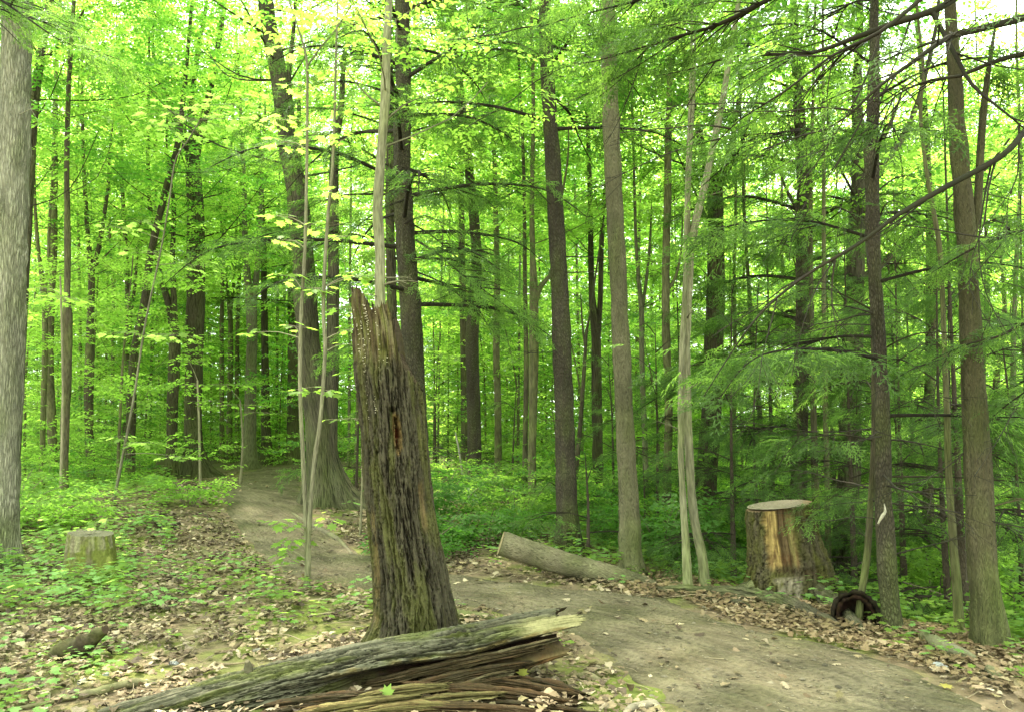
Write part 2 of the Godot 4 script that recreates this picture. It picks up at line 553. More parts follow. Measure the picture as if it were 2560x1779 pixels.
func broad_crown(t: Node3D, pts: PackedVector3Array, prad: PackedFloat32Array, cr: Array, tint: Color, bm: Material) -> void:
	var h0: float = cr[1]
	var R: float = cr[2]
	var n: int = cr[3]
	var tone: int = cr[4]
	var sc: float = cr[5]
	var h1: float = pts[-1].y + 0.4
	var per := 26
	var K := maxi(3, n / per)
	var buf_a := PackedFloat32Array()
	var buf_b := PackedFloat32Array()
	var far := t.position.z < -23.0
	var fine := MB.new()
	for k in K:
		var rel := (k + rr(0.1, 0.9)) / K
		var hc := lerpf(h0, h1, rel)
		var prof := sqrt(maxf(0.12, 1.0 - pow((rel - 0.32) / 0.78, 2.0)))
		var ang := k * 2.4 + rr(-0.5, 0.5)
		var out := R * prof * sqrt(rr(0.12, 1.0))
		var i0 := along_at(pts, maxf(h0 * 0.82, hc - out * 0.55 - 0.3))
		var st := pts[i0]
		var ax := pts[along_at(pts, hc)]
		var c := Vector3(ax.x + cos(ang) * out, hc, ax.z + sin(ang) * out)
		var mid := st.lerp(c, 0.5) + Vector3(rr(-0.15, 0.15), -0.12 * out + rr(-0.1, 0.1), rr(-0.15, 0.15))
		var r0 := clampf(prad[i0] * 0.20, 0.006, 0.022)
		if far:
			tube(fine, [st, mid, c], [r0, r0 * 0.6, 0.006], 4, 1.0, tint, 0.0)
		else:
			var bb := MB.new()
			tube(bb, [st, mid, c], [r0, r0 * 0.6, 0.005], 6, 0.4, tint, 0.05)
			for w in 3:
				var a2 := ang + rr(-1.3, 1.3)
				var s2 := mid.lerp(c, rr(0.0, 0.8))
				tube(bb, [s2, s2 + Vector3(cos(a2), rr(-0.1, 0.4), sin(a2)) * rr(0.4, 0.9)], [r0 * 0.35, 0.003], 4, 0.5, tint, 0.0)
			var o := obj("branch", bb.mesh(bm), t)
			if k > 24: o.set_meta("kind", "stuff")
		var rc := (0.55 + R * 0.26) * rr(0.75, 1.2) * sqrt(sc)
		var tilt_yaw := Vector3(rr(-0.2, 0.2), 0, rr(-0.2, 0.2))
		for s in per:
			var a := rr(0, TAU)
			var q := sqrt(rr(0, 1)) * rc
			var off := Vector3(cos(a) * q, 0, sin(a) * q)
			off.y = off.dot(tilt_yaw) + rr(-0.14, 0.14) * rc - 0.10 * q * q / rc + (0.22 * (s % 3) - 0.22) * rc * 0.7
			var ya := -a + rr(-0.8, 0.8)
			var bs := turned(ya, rr(-0.5, 0.5), rr(0.75, 1.25) * sc)
			if s % 2 == 0: put(buf_a, bs, c + off)
			else: put(buf_b, bs, c + off)
	var ta := tone
	var tb: int = [1, 2, 1][tone] if tone < 3 else 0
	scatter("foliage", leafy[ta][tree_count % 3], buf_a, false, t)
	scatter("foliage", leafy[tb][(tree_count + 1) % 3], buf_b, false, t)
	if far and fine.v.size():
		obj("twigs", fine.mesh(bm), t).set_meta("kind", "stuff")

# one hemlock bough: a drooping branch with flat sprays along both sides
func bough(t: Node3D, p: Array, r0: float, dens: float, s: float, tint: Color, bm: Material, buf_a: PackedFloat32Array, buf_b: PackedFloat32Array, bare := 0.25, called := "bough") -> void:
	var b := MB.new()
	var rads := []
	for i in p.size():
		rads.append(maxf(0.003, r0 * (1.0 - 0.92 * float(i) / (p.size() - 1))))
	var made := tube(b, p, rads, 6, 0.10, tint, 0.10)
	var pts: PackedVector3Array = made[0]
	var total := 0.0
	for i in range(1, pts.size()):
		total += pts[i].distance_to(pts[i - 1])
	var run := 0.0
	for i in range(1, pts.size()):
		var sl := pts[i].distance_to(pts[i - 1])
		run += sl
		var f := run / total
		if f < bare: continue
		var t1 := (pts[i] - pts[i - 1]).normalized()
		var yaw := atan2(-t1.z, t1.x)
		var reach := minf(0.75, total * 0.42) * (1.05 - f) / (1.0 - bare)
		var n := maxi(1, int(dens * sl * (26.0 + 120.0 * reach)))
		for k in n:
			var sg := 1.0 if rng.randf() < 0.5 else -1.0
			var q := reach * sqrt(rng.randf())
			var a := yaw + sg * rr(0.5, 1.15)
			var dirn := Vector3(cos(a), 0, -sin(a))
			var pos := pts[i] + dirn * q + Vector3(0, -0.25 * q * q - rr(0.0, 0.07), 0)
			if q > 0.3 and rng.randf() < 0.3:
				tube(b, [pts[i], pts[i].lerp(pos, 0.6) + Vector3(0, 0.03, 0), pos], [0.006, 0.004, 0.002], 4, 0.5, tint, 0.0)
			var bs := Basis(Vector3.UP, a) * Basis(Vector3(0, 0, 1), rr(-0.85, 0.15)) * Basis(Vector3(1, 0, 0), rr(-0.6, 0.6))
			var sc := s * rr(0.42, 0.80)
			bs = bs.scaled(Vector3(sc, sc, sc))
			if rng.randf() < 0.68: put(buf_a, bs, pos)
			else: put(buf_b, bs, pos)
	obj(called, b.mesh(bm), t)

func dead_branch(t: Node3D, st: Vector3, d: Vector3, l: float, r0: float, tint: Color) -> void:
	var b := MB.new()
	var p := [st]
	var c := st
	var v := d
	for i in 4:
		v = (v + Vector3(rr(-0.25, 0.25), rr(-0.22, 0.15), rr(-0.25, 0.25))).normalized()
		c += v * l / 4.0
		p.append(c)
	tube(b, p, [r0, r0 * 0.75, r0 * 0.55, r0 * 0.35, 0.0025], 6, 0.12, tint, 0.1)
	for k in int(3 + l * 4):
		var i := rng.randi_range(1, 3)
		var s: Vector3 = p[i].lerp(p[i + 1], rng.randf())
		var w := (v + Vector3(rr(-1, 1), rr(-0.7, 0.5), rr(-1, 1))).normalized()
		var tl := rr(0.12, 0.45) * l
		tube(b, [s, s + w * tl * 0.5 + Vector3(0, rr(-0.03, 0.03), 0), s + w * tl + Vector3(0, -0.06 * tl, 0)], [r0 * 0.35, r0 * 0.25, 0.0018], 4, 0.15, tint, 0.0)
	obj("dead_branch", b.mesh(M.twig), t)

func hemlock_crown(t: Node3D, pts: PackedVector3Array, prad: PackedFloat32Array, cr: Array, tint: Color, bm: Material) -> void:
	var h0: float = cr[1]
	var L: float = cr[2]
	var dens: float = cr[3]
	var dead: float = cr[4]
	var sc: float = cr[5]
	var h1: float = pts[-1].y
	var buf_a := PackedFloat32Array()
	var buf_b := PackedFloat32Array()
	var y := h0
	var k := 0
	while y < h1 - 0.15:
		var rel := (y - h0) / maxf(0.5, h1 - h0)
		var len := L * pow(1.0 - rel, 0.75) * rr(0.65, 1.15) + 0.25
		var i := along_at(pts, y)
		var a := k * 2.39 + rr(-0.4, 0.4)
		var d := Vector3(cos(a), 0, sin(a))
		var s := pts[i]
		var rise := lerpf(-0.05, 0.35, rel)
		bough(t, [s, s + d * len * 0.4 + Vector3(0, len * (rise + 0.05), 0), s + d * len * 0.75 + Vector3(rr(-0.1, 0.1), len * rise, rr(-0.1, 0.1)), s + d * len + Vector3(0, len * (rise - 0.16), 0)], clampf(prad[i] * 0.3, 0.008, 0.03), dens, sc, tint * 0.8, bm, buf_a, buf_b)
		y += rr(0.14, 0.34) / clampf(L / 2.0, 0.6, 1.2)
		k += 1
	scatter("foliage", hem_spray[0], buf_a, false, t)
	scatter("foliage", hem_spray[1], buf_b, false, t)
	var n := int(dead * 9.0)
	for j in n:
		var yy := lerpf(h0 * 0.35, h0 * 1.5, rng.randf())
		var i := along_at(pts, yy)
		var a := rr(0, TAU)
		dead_branch(t, pts[i], Vector3(cos(a), rr(-0.15, 0.25), sin(a)), rr(0.4, 1.5) * minf(1.0, L / 1.6), rr(0.005, 0.010), Color(0.035, 0.031, 0.023))

# a young broadleaf: stems, and leaves laid in flat tiers
func sapling(called: String, label: String, stems: Array, tint: Color, tiers: Array, size: float, tone: int, single: bool, group := "") -> void:
	tree_count += 1
	rng.seed = 20000 + tree_count * 7
	var t := thing(called, label, "sapling", group)
	var base: Vector3 = stems[0][0][0]
	t.position = base
	var all := []
	for s in stems:
		var q := []
		for v in s[0]: q.append(v - base)
		var b := MB.new()
		var made := tube(b, q, s[1], 10, 0.06, tint, 0.12, 0.15, 0.15, tree_count)
		obj("stem", b.mesh(M.smooth), t)
		all.append_array(Array(made[0]))
	var shapes := []
	for i in 4:
		var b := MB.new()
		rng.seed = 4000 + i
		maple(b, Vector3.ZERO, Vector3(1, rr(-0.2, 0.1), 0).normalized(), Vector3(rr(-0.2, 0.2), 1, rr(-0.25, 0.25)).normalized(), 1.0)
		shapes.append(b.mesh(M.leaf[tone]))
	rng.seed = 21000 + tree_count * 7
	var buf := PackedFloat32Array()
	for tr in tiers:
		var c: Vector3 = tr[0] - base
		var reach: float = tr[1]
		var n: int = tr[2]
		var bestp: Vector3 = all[0]
		for a in all:
			if a.distance_to(c - Vector3(0, 0.1, 0)) < bestp.distance_to(c - Vector3(0, 0.1, 0)): bestp = a
		var b := MB.new()
		tube(b, [bestp, bestp.lerp(c, 0.5) + Vector3(0, 0.03, 0), c], [0.006, 0.004, 0.002], 5, 0.15, tint, 0.0)
		for i in n:
			var a := TAU * i / n + rr(-0.5, 0.5)
			var q := reach * sqrt(rr(0.15, 1.0))
			var pos := c + Vector3(cos(a) * q, rr(-0.03, 0.03) - 0.06 * q, sin(a) * q)
			if i % 2 == 0: tube(b, [c, pos], [0.0025, 0.0015], 3, 1.0, tint, 0.0)
			var s := size * rr(0.65, 1.15)
			var bs := Basis(Vector3.UP, -a + rr(-0.6, 0.6)) * Basis(Vector3(0, 0, 1), rr(-0.4, 0.12)) * Basis(Vector3(1, 0, 0), rr(-0.25, 0.25))
			bs = bs.scaled(Vector3(s, s, s))
			if single:
				var o := obj("leaf", shapes[i % 4], t)
				o.transform = Transform3D(bs, pos)
			else:
				put(buf, bs, pos)
		obj("twig", b.mesh(M.twig), t)
	if buf.size():
		scatter("foliage", shapes[1], buf, false, t)

func shrub(label: String, base: Vector3, hgt: float, wid: float, n: int, tone: int, group := "") -> void:
	tree_count += 1
	rng.seed = 30000 + tree_count * 7
	var t := thing("shrub", label, "shrub", "shrubs under the trees")
	t.position = base
	var buf := PackedFloat32Array()
	for k in 7:
		var a := k * 2.4 + rr(-0.4, 0.4)
		var e := Vector3(cos(a) * wid * rr(0.3, 1.0), hgt * rr(0.55, 1.0), sin(a) * wid * rr(0.3, 1.0))
		var b := MB.new()
		tube(b, [Vector3(cos(a) * 0.05, -0.05, sin(a) * 0.05), e * 0.5 + Vector3(0, 0.12 * hgt, 0), e], [0.011, 0.007, 0.003], 5, 0.15, Color(0.13, 0.11, 0.07), 0.0)
		obj("stem", b.mesh(M.twig), t)
		for j in n / 7:
			var f := rr(0.35, 1.05)
			var p := e * f + Vector3(rr(-1, 1) * wid * 0.35, rr(-0.10, 0.08), rr(-1, 1) * wid * 0.35)
			put(buf, turned(-a + rr(-0.9, 0.9), rr(-0.35, 0.35), rr(0.5, 0.85)), p)
	scatter("foliage", leafy[tone][tree_count % 3], buf, false, t)

func young_hemlock(label: String, base: Vector3, hgt: float, wid: float, dens: float) -> void:
	tree_count += 1
	rng.seed = 40000 + tree_count * 7
	var t := thing("young_hemlock", label, "tree", "young hemlocks under the trees")
	t.position = base
	var b := MB.new()
	var made := tube(b, [Vector3(0, -0.1, 0), Vector3(rr(-0.05, 0.05), hgt * 0.5, rr(-0.05, 0.05)), Vector3(rr(-0.1, 0.1), hgt, 0)], [0.02 + hgt * 0.006, 0.015, 0.004], 8, 0.15, Color(0.13, 0.10, 0.07), 0.1)
	obj("trunk", b.mesh(M.flake), t)
	hemlock_crown(t, made[0], made[1], ["hemlock", 0.15, wid, dens, 0.0, 0.8], Color(0.13, 0.10, 0.07), M.flake)

# ------------------------------------------------------------------ the setting
const INNER := [Vector2(2.3,-3.0), Vector2(1.75,0.0), Vector2(1.15,3.0), Vector2(0.85,4.60), Vector2(0.78,4.99), Vector2(0.60,5.62), Vector2(0.45,6.10), Vector2(0.22,6.53), Vector2(-0.27,6.95), Vector2(-0.64,7.22), Vector2(-1.29,7.54), Vector2(-1.85,7.86), Vector2(-2.41,8.44), Vector2(-3.01,9.56), Vector2(-3.62,10.79), Vector2(-4.28,12.12), Vector2(-4.94,13.62), Vector2(-7.12,19.94), Vector2(-7.84,23.23), Vector2(-8.20,26.62), Vector2(-6.6,24.5), Vector2(-5.6,29)]
const OUTER := [Vector2(4.9,-3.0), Vector2(4.4,0.5), Vector2(3.75,3.2), Vector2(2.67,4.51), Vector2(2.58,4.85), Vector2(2.60,5.16), Vector2(2.44,5.50), Vector2(2.10,5.92), Vector2(1.78,6.40), Vector2(1.49,7.23), Vector2(0.98,7.37), Vector2(0.45,7.59), Vector2(-0.12,7.94), Vector2(-0.61,8.26), Vector2(-1.17,8.83), Vector2(-1.74,9.67), Vector2(-2.41,11.09), Vector2(-3.06,12.51), Vector2(-3.68,14.45), Vector2(-4.51,17.40), Vector2(-5.77,22.14), Vector2(-6.51,25.12), Vector2(-5.2,24.5), Vector2(-4.2,29)]

func even(line: Array, n: int) -> PackedVector2Array:
	var c := Curve2D.new()
	for i in line.size():
		var a: Vector2 = line[maxi(i - 1, 0)]
		var b: Vector2 = line[mini(i + 1, line.size() - 1)]
		c.add_point(line[i], (a - b) / 7.0, (b - a) / 7.0)
	var out := PackedVector2Array()
	var l := c.get_baked_length()
	for i in n:
		out.append(c.sample_baked(l * i / (n - 1)))
	return out

func on_path(x: float, d: float) -> bool:
	return Geometry2D.is_point_in_polygon(Vector2(x, d), path_poly)

func setting() -> void:
	var xs := PackedFloat32Array()
	var ds := PackedFloat32Array()
	var w := 0.2
	var x := -13.0
	while x < 10.0:
		xs.append(x)
		x += w
	while x < 170.0:
		xs.append(x)
		w *= 1.14
		x += w
	w = 0.2
	x = -13.0
	while x > -170.0:
		w *= 1.14
		x -= w
		xs.insert(0, x)
	w = 0.2
	x = 24.0
	while x > -3.0:
		ds.append(x)
		x -= w
	while x > -80.0:
		ds.append(x)
		w *= 1.2
		x -= w
	w = 0.2
	x = 24.0
	while x < 220.0:
		w *= 1.10
		x += w
		ds.insert(0, x)
	var b := MB.new()
	var P := PackedVector3Array(); var C := PackedColorArray(); var T := PackedVector2Array()
	for d in ds:
		for xx in xs:
			var p := Vector3(xx, ground(xx, -d), -d)
			if d < 30.0: p.y += 0.02 * noise.get_noise_2d(xx * 4.0, d * 4.0)
			P.append(p)
			var n1 := noise.get_noise_2d(xx * 1.3, d * 1.3)
			var n2 := noise.get_noise_2d(xx * 6.0 + 50.0, d * 6.0)
			var c := Color(0.135, 0.10, 0.06).lerp(Color(0.21, 0.155, 0.095), clampf(0.5 + n2, 0, 1))
			var moss := clampf((n1 - 0.10) * 4.0 + n2 * 0.8, 0.0, 0.85)
			for m in [[-1.6, 6.6, 0.8], [-2.7, 5.4, 0.7], [0.55, 5.0, 0.55], [0.62, 4.4, 0.4], [-0.15, 6.7, 0.4]]:
				moss = maxf(moss, clampf(1.2 - Vector2(xx - m[0], d - m[1]).length() / m[2] + n2, 0.0, 0.9))
			c = c.lerp(Color(0.13, 0.155, 0.03), moss)
			if d > 24.0: c = c.lerp(Color(0.05, 0.085, 0.025), clampf((d - 24.0) / 10.0, 0.0, 0.8))
			C.append(c)
			T.append(Vector2(xx, d))
	b.grid(P, xs.size(), ds.size(), C, T, false)
	obj("ground", b.mesh(M.soil)).set_meta("kind", "structure")
	# the trodden path
	var n := 300
	var a := even(INNER, n)
	var e := even(OUTER, n)
	path_poly = a.duplicate()
	for i in n: path_poly.append(e[n - 1 - i])
	b = MB.new()
	P = PackedVector3Array(); C = PackedColorArray(); T = PackedVector2Array()
	var cols := 37
	for i in n:
		for j in cols:
			var f := float(j) / (cols - 1)
			var q := a[i].lerp(e[i], f)
			var edge := absf(f - 0.5) * 2.0
			if j == 0 or j == cols - 1:
				q += (e[i] - a[i]).normalized() * (0.22 * noise.get_noise_2d(q.x * 3.0, q.y * 3.0 + j))
			var y := ground(q.x, -q.y) + 0.030 - 0.06 * pow(edge, 8.0) + 0.022 * noise.get_noise_2d(q.x * 2.5, q.y * 2.5) + 0.008 * noise.get_noise_2d(q.x * 11.0, q.y * 11.0)
			P.append(Vector3(q.x, y, -q.y))
			var k := 1.0 + 0.55 * noise.get_noise_2d(q.x * 1.6, q.y * 1.6) + 0.4 * noise.get_noise_2d(q.x * 9.0, q.y * 9.0)
			var c := Color(0.134, 0.110, 0.068) * k
			c = c.lerp(Color(0.075, 0.073, 0.032) * k, clampf(pow(edge, 4.0) * 0.7 + noise.get_noise_2d(q.x * 1.1 + 9.0, q.y * 1.1), 0.0, 0.7))
			C.append(c)
			T.append(q)
	b.grid(P, cols, n, C, T, false)
	obj("path", b.mesh(M.dirt)).set_meta("kind", "structure")

# ------------------------------------------------------------------ the broken snag, the logs and the stumps
func snag() -> void:
	var t := thing("dead_snag", "dark broken tree snag with jagged hollow top and peeling mossy bark", "dead tree")
	var base: Vector3 = V(-0.693,-0.007,-5.750)
	t.position = base
	var p := []
	for q in [V(-0.685,-0.017,-5.750), V(-0.684,0.194,-5.750), V(-0.717,0.467,-5.750), V(-0.803,1.023,-5.750), V(-0.855,1.574,-5.750), V(-0.893,1.898,-5.750), V(-0.920,2.225,-5.750), V(-0.951,2.400,-5.750), V(-0.972,2.635,-5.750)]: p.append(q - base)
	var b := MB.new()
	var jag := FastNoiseLite.new()
	jag.seed = 77
	jag.frequency = 1.0
	var crease := FastNoiseLite.new()
	crease.seed = 5
	crease.frequency = 1.0
	crease.fractal_type = FastNoiseLite.FRACTAL_RIDGED
	crease.fractal_octaves = 3
	var htop := func(th: float) -> Vector2:
		var c := cos(th)
		var h := 0.0
		var k := [[-1, 2.243], [-0.955, 2.346], [-0.9, 2.523], [-0.86, 2.606], [-0.8, 2.558], [-0.62, 2.57], [-0.5, 2.529], [-0.4, 2.517], [-0.33, 2.441], [-0.15, 2.417], [0.05, 2.423], [0.2, 2.441], [0.36, 2.447], [0.42, 2.346], [0.5, 2.126], [0.58, 1.981], [0.8, 1.908], [1.01, 1.807]]
		for i in k.size() - 1:
			if c >= k[i][0] and c <= k[i + 1][0]:
				h = lerpf(k[i][1], k[i + 1][1], (c - k[i][0]) / (k[i + 1][0] - k[i][0]))
		if sin(th) < 0.0: h -= 0.08
		h += 0.04 * jag.get_noise_2d(cos(th) * 9.0, sin(th) * 9.0) + 0.06 * jag.get_noise_2d(cos(th) * 34.0, sin(th) * 34.0)
		return Vector2(-0.1, h)
	var shape := func(s: float, th: float) -> Array:
		var c := cos(th)
		var sn := sin(th)
		var tw := th + s * 0.10
		var top: float = htop.call(th).y
		var f := crease.get_noise_3d(cos(tw) * 2.3, s * 0.75, sin(tw) * 2.3)          # long furrows
		var g := crease.get_noise_3d(cos(tw) * 5.5, s * 2.6, sin(tw) * 5.5)
		var fine := jag.get_noise_3d(c * 26.0, s * 8.0, sn * 26.0)
		var warp := jag.get_noise_3d(c * 3.0, s * 2.0, sn * 3.0)
		var ca := absf(jag.get_noise_3d(cos(tw) * 4.6 + warp * 0.35, s * 0.95, sin(tw) * 4.6 + 11.0))      # long cracks
		var cb := absf(jag.get_noise_3d(cos(tw) * 8.5 + warp * 0.5, s * 2.3 + 7.0, sin(tw) * 8.5))           # short ones between them
		var deep := smoothstep(0.0, 0.11, ca) * (0.35 + 0.65 * smoothstep(0.0, 0.10, cb))
		var o := 0.010 * f + 0.006 * g + 0.006 * fine - 0.024 * (1.0 - deep) + 0.010 * warp
		var k := 1.0 + 0.5 * fine + 0.35 * g
		var shade := clampf(0.5 + 0.5 * f, 0.0, 1.0)
		var col := Color(0.024, 0.020, 0.012).lerp(Color(0.047, 0.041, 0.025), shade) * k * (0.14 + 0.86 * deep)
		var mo := clampf(jag.get_noise_3d(c * 2.0 + 9.0, s * 1.3, sn * 2.0) * 1.6 + -0.02 + 0.5 * exp(-s / 0.35), 0.0, 0.5)
		col = col.lerp(Color(0.058, 0.060, 0.014) * k, mo)
		# bare, weathered wood where the bark has gone
		var bare := 0.0
		var hfrom: float = 1.981 + 0.14 * jag.get_noise_2d(c * 5.0, sn * 5.0)
		if c < 0.52: bare = smoothstep(hfrom, hfrom + 0.14, s) * smoothstep(0.62, 0.35, c) * (1.0 if c > -0.97 else 0.3)
		bare = maxf(bare, 0.3 * smoothstep(0.05, 0.0, absf(c - 0.52) - 0.10) * smoothstep(1.807, 1.966, s))
		var strip := smoothstep(0.13, 0.05, absf(c + 0.80 + 0.06 * sin(s * 5.0))) * smoothstep(0.178, 0.289, s) * smoothstep(1.092, 0.936, s) * (1.0 if sn > 0 else 0.0)
		bare = maxf(bare, strip * clampf(0.75 + jag.get_noise_2d(s * 6.0, c * 8.0) * 1.4, 0.0, 1.0))
		var strip2 := smoothstep(0.10, 0.04, absf(c - 0.78)) * smoothstep(0.781, 0.88, s) * smoothstep(1.206, 1.12, s) * (1.0 if sn > 0 else 0.0)
		bare = maxf(bare, strip2)
		if bare > 0.0:
			var grain := jag.get_noise_3d(c * 34.0, s * 2.2, sn * 34.0)
			var blot := jag.get_noise_3d(c * 4.0, s * 3.0 + 20.0, sn * 4.0)
			var wood := Color(0.088, 0.068, 0.032).lerp(Color(0.050, 0.036, 0.018), clampf(0.45 + blot * 1.2, 0.0, 1.0))
			wood = wood.lerp(Color(0.16, 0.145, 0.075), clampf(blot * -1.4 - 0.05, 0.0, 0.7))
			wood = wood.lerp(Color(0.09, 0.095, 0.018), clampf(jag.get_noise_2d(s * 3.0, c * 5.0) * 1.5 + 0.1, 0.0, 0.6))
			if strip > 0.2 or strip2 > 0.2: wood = wood.lerp(Color(0.13, 0.092, 0.042), 0.6)
			var split := smoothstep(0.55, 0.85, crease.get_noise_3d(c * 9.0 + 3.0, s * 0.9, sn * 9.0))
			wood = wood * (1.0 + 0.9 * grain) * (1.0 - 0.7 * split) * 0.8
			o = lerpf(o, -0.016 + 0.010 * grain + 0.008 * f - 0.014 * split, bare)
			col = col.lerp(wood, bare)
		# the pecked hole, its ragged yellow lips and dark red heart
		if sn > 0.0:
			var hx: float = (c - 0.263) / 0.105
			var hy: float = (s - 1.525) / 0.115
			if hy > 0.0: hx += 0.25 * hy
			var e := hx * hx + hy * hy + 0.9 * jag.get_noise_2d(s * 16.0, c * 12.0)
			if e < 2.2:
				col = col.lerp(Color(0.115, 0.078, 0.030) * (1.0 + 0.8 * fine), smoothstep(2.2, 1.2, e))
				o -= 0.02 * smoothstep(2.4, 1.2, e)
			if e < 1.0:
				o -= 0.085 * smoothstep(1.0, 0.25, e)
				col = col.lerp(Color(0.10, 0.025, 0.010), smoothstep(0.75, 0.2, e + (0.25 if hy > 0.3 else 0.0)))
			for hole in [[0.18, 1.686, 0.055], [0.20, 1.425, 0.028], [-0.42, 1.405, 0.035], [0.66, 1.462, 0.03]]:
				var e2: float = Vector2((c - hole[0]) * 0.23, s - hole[1]).length() / (hole[2] * 0.5)
				if e2 < 1.0:
					o -= 0.05 * (1.0 - e2)
					col = col * (0.25 + 0.6 * e2)
		# roots spreading at the foot
		var fl := exp(-maxf(s, 0.0) / 0.20)
		o += fl * (0.03 + 0.055 * maxf(0.0, cos(th - 2.75)) + 0.05 * maxf(0.0, cos((th - 0.35) * 2.0)) + 0.03 * sin(th * 5.0 + 1.0))
		return [1.0, o, col]
	body(b, p, [0.308, 0.268, 0.251, 0.231, 0.225, 0.234, 0.231, 0.228, 0.225], 330, 420, Vector3.RIGHT, htop, shape, Vector2.ONE, 0.16, Color(0.042, 0.032, 0.018))
	obj("trunk", b.mesh(M.wood), t)
	# rows of small pale bracket fungi on the bare wood
	rng.seed = 61
	var fb := MB.new()
	for row in [[-0.60, 800, 1110, 52], [-0.78, 770, 980, 30], [-0.40, 760, 870, 34], [-0.10, 790, 975, 20], [-0.48, 950, 1030, 46], [-0.30, 985, 1040, 22], [-0.02, 900, 1030, 12], [-0.70, 880, 1060, 20], [0.10, 905, 950, 9]]:
		for k in row[3]:
			var yy := lerpf(row[1], row[2], rng.randf())
			var s: float = (1621.2 - yy) * 0.002837
			var c: float = row[0] + rr(-0.05, 0.05) - 0.05 * sin(yy * 0.02)
			var th := acos(clampf(c, -1, 1))
			var bi := 0
			while bi < p.size() - 2 and p[bi + 1].y < s: bi += 1
			var f: float = (s - p[bi].y) / (p[bi + 1].y - p[bi].y)
			var cen: Vector3 = p[bi].lerp(p[bi + 1], f)
			var rads := [0.308, 0.268, 0.251, 0.231, 0.225, 0.234, 0.231, 0.228, 0.225]
			var R: float = lerpf(rads[bi], rads[bi + 1], f) - 0.012
			var d := Vector3(cos(th), 0, sin(th))
			var side := Vector3(-d.z, 0, d.x)
			var o := cen + d * R
			var w := rr(0.0022, 0.0058)
			for q in 5:
				var a0 := PI * q / 5.0
				var a1 := PI * (q + 1) / 5.0
				var v0 := o + side * cos(a0) * w + d * (sin(a0) * w * 1.3 + 0.004)
				var v1 := o + side * cos(a1) * w + d * (sin(a1) * w * 1.3 + 0.004)
				var cc := Color(0.33, 0.29, 0.19) * rr(0.5, 1.2)
				fb.tri(o + Vector3(0, 0.004, 0), v0, v1, cc)
				fb.tri(o - Vector3(0, 0.004, 0), v1 - Vector3(0, 0.003, 0), v0 - Vector3(0, 0.003, 0), cc * 0.6)
				fb.tri(v0, v0 - Vector3(0, 0.003, 0), v1, cc)
				fb.tri(v1, v0 - Vector3(0, 0.003, 0), v1 - Vector3(0, 0.003, 0), cc)
	obj("bracket_fungi", fb.mesh(M.dead), t).set_meta("kind", "stuff")

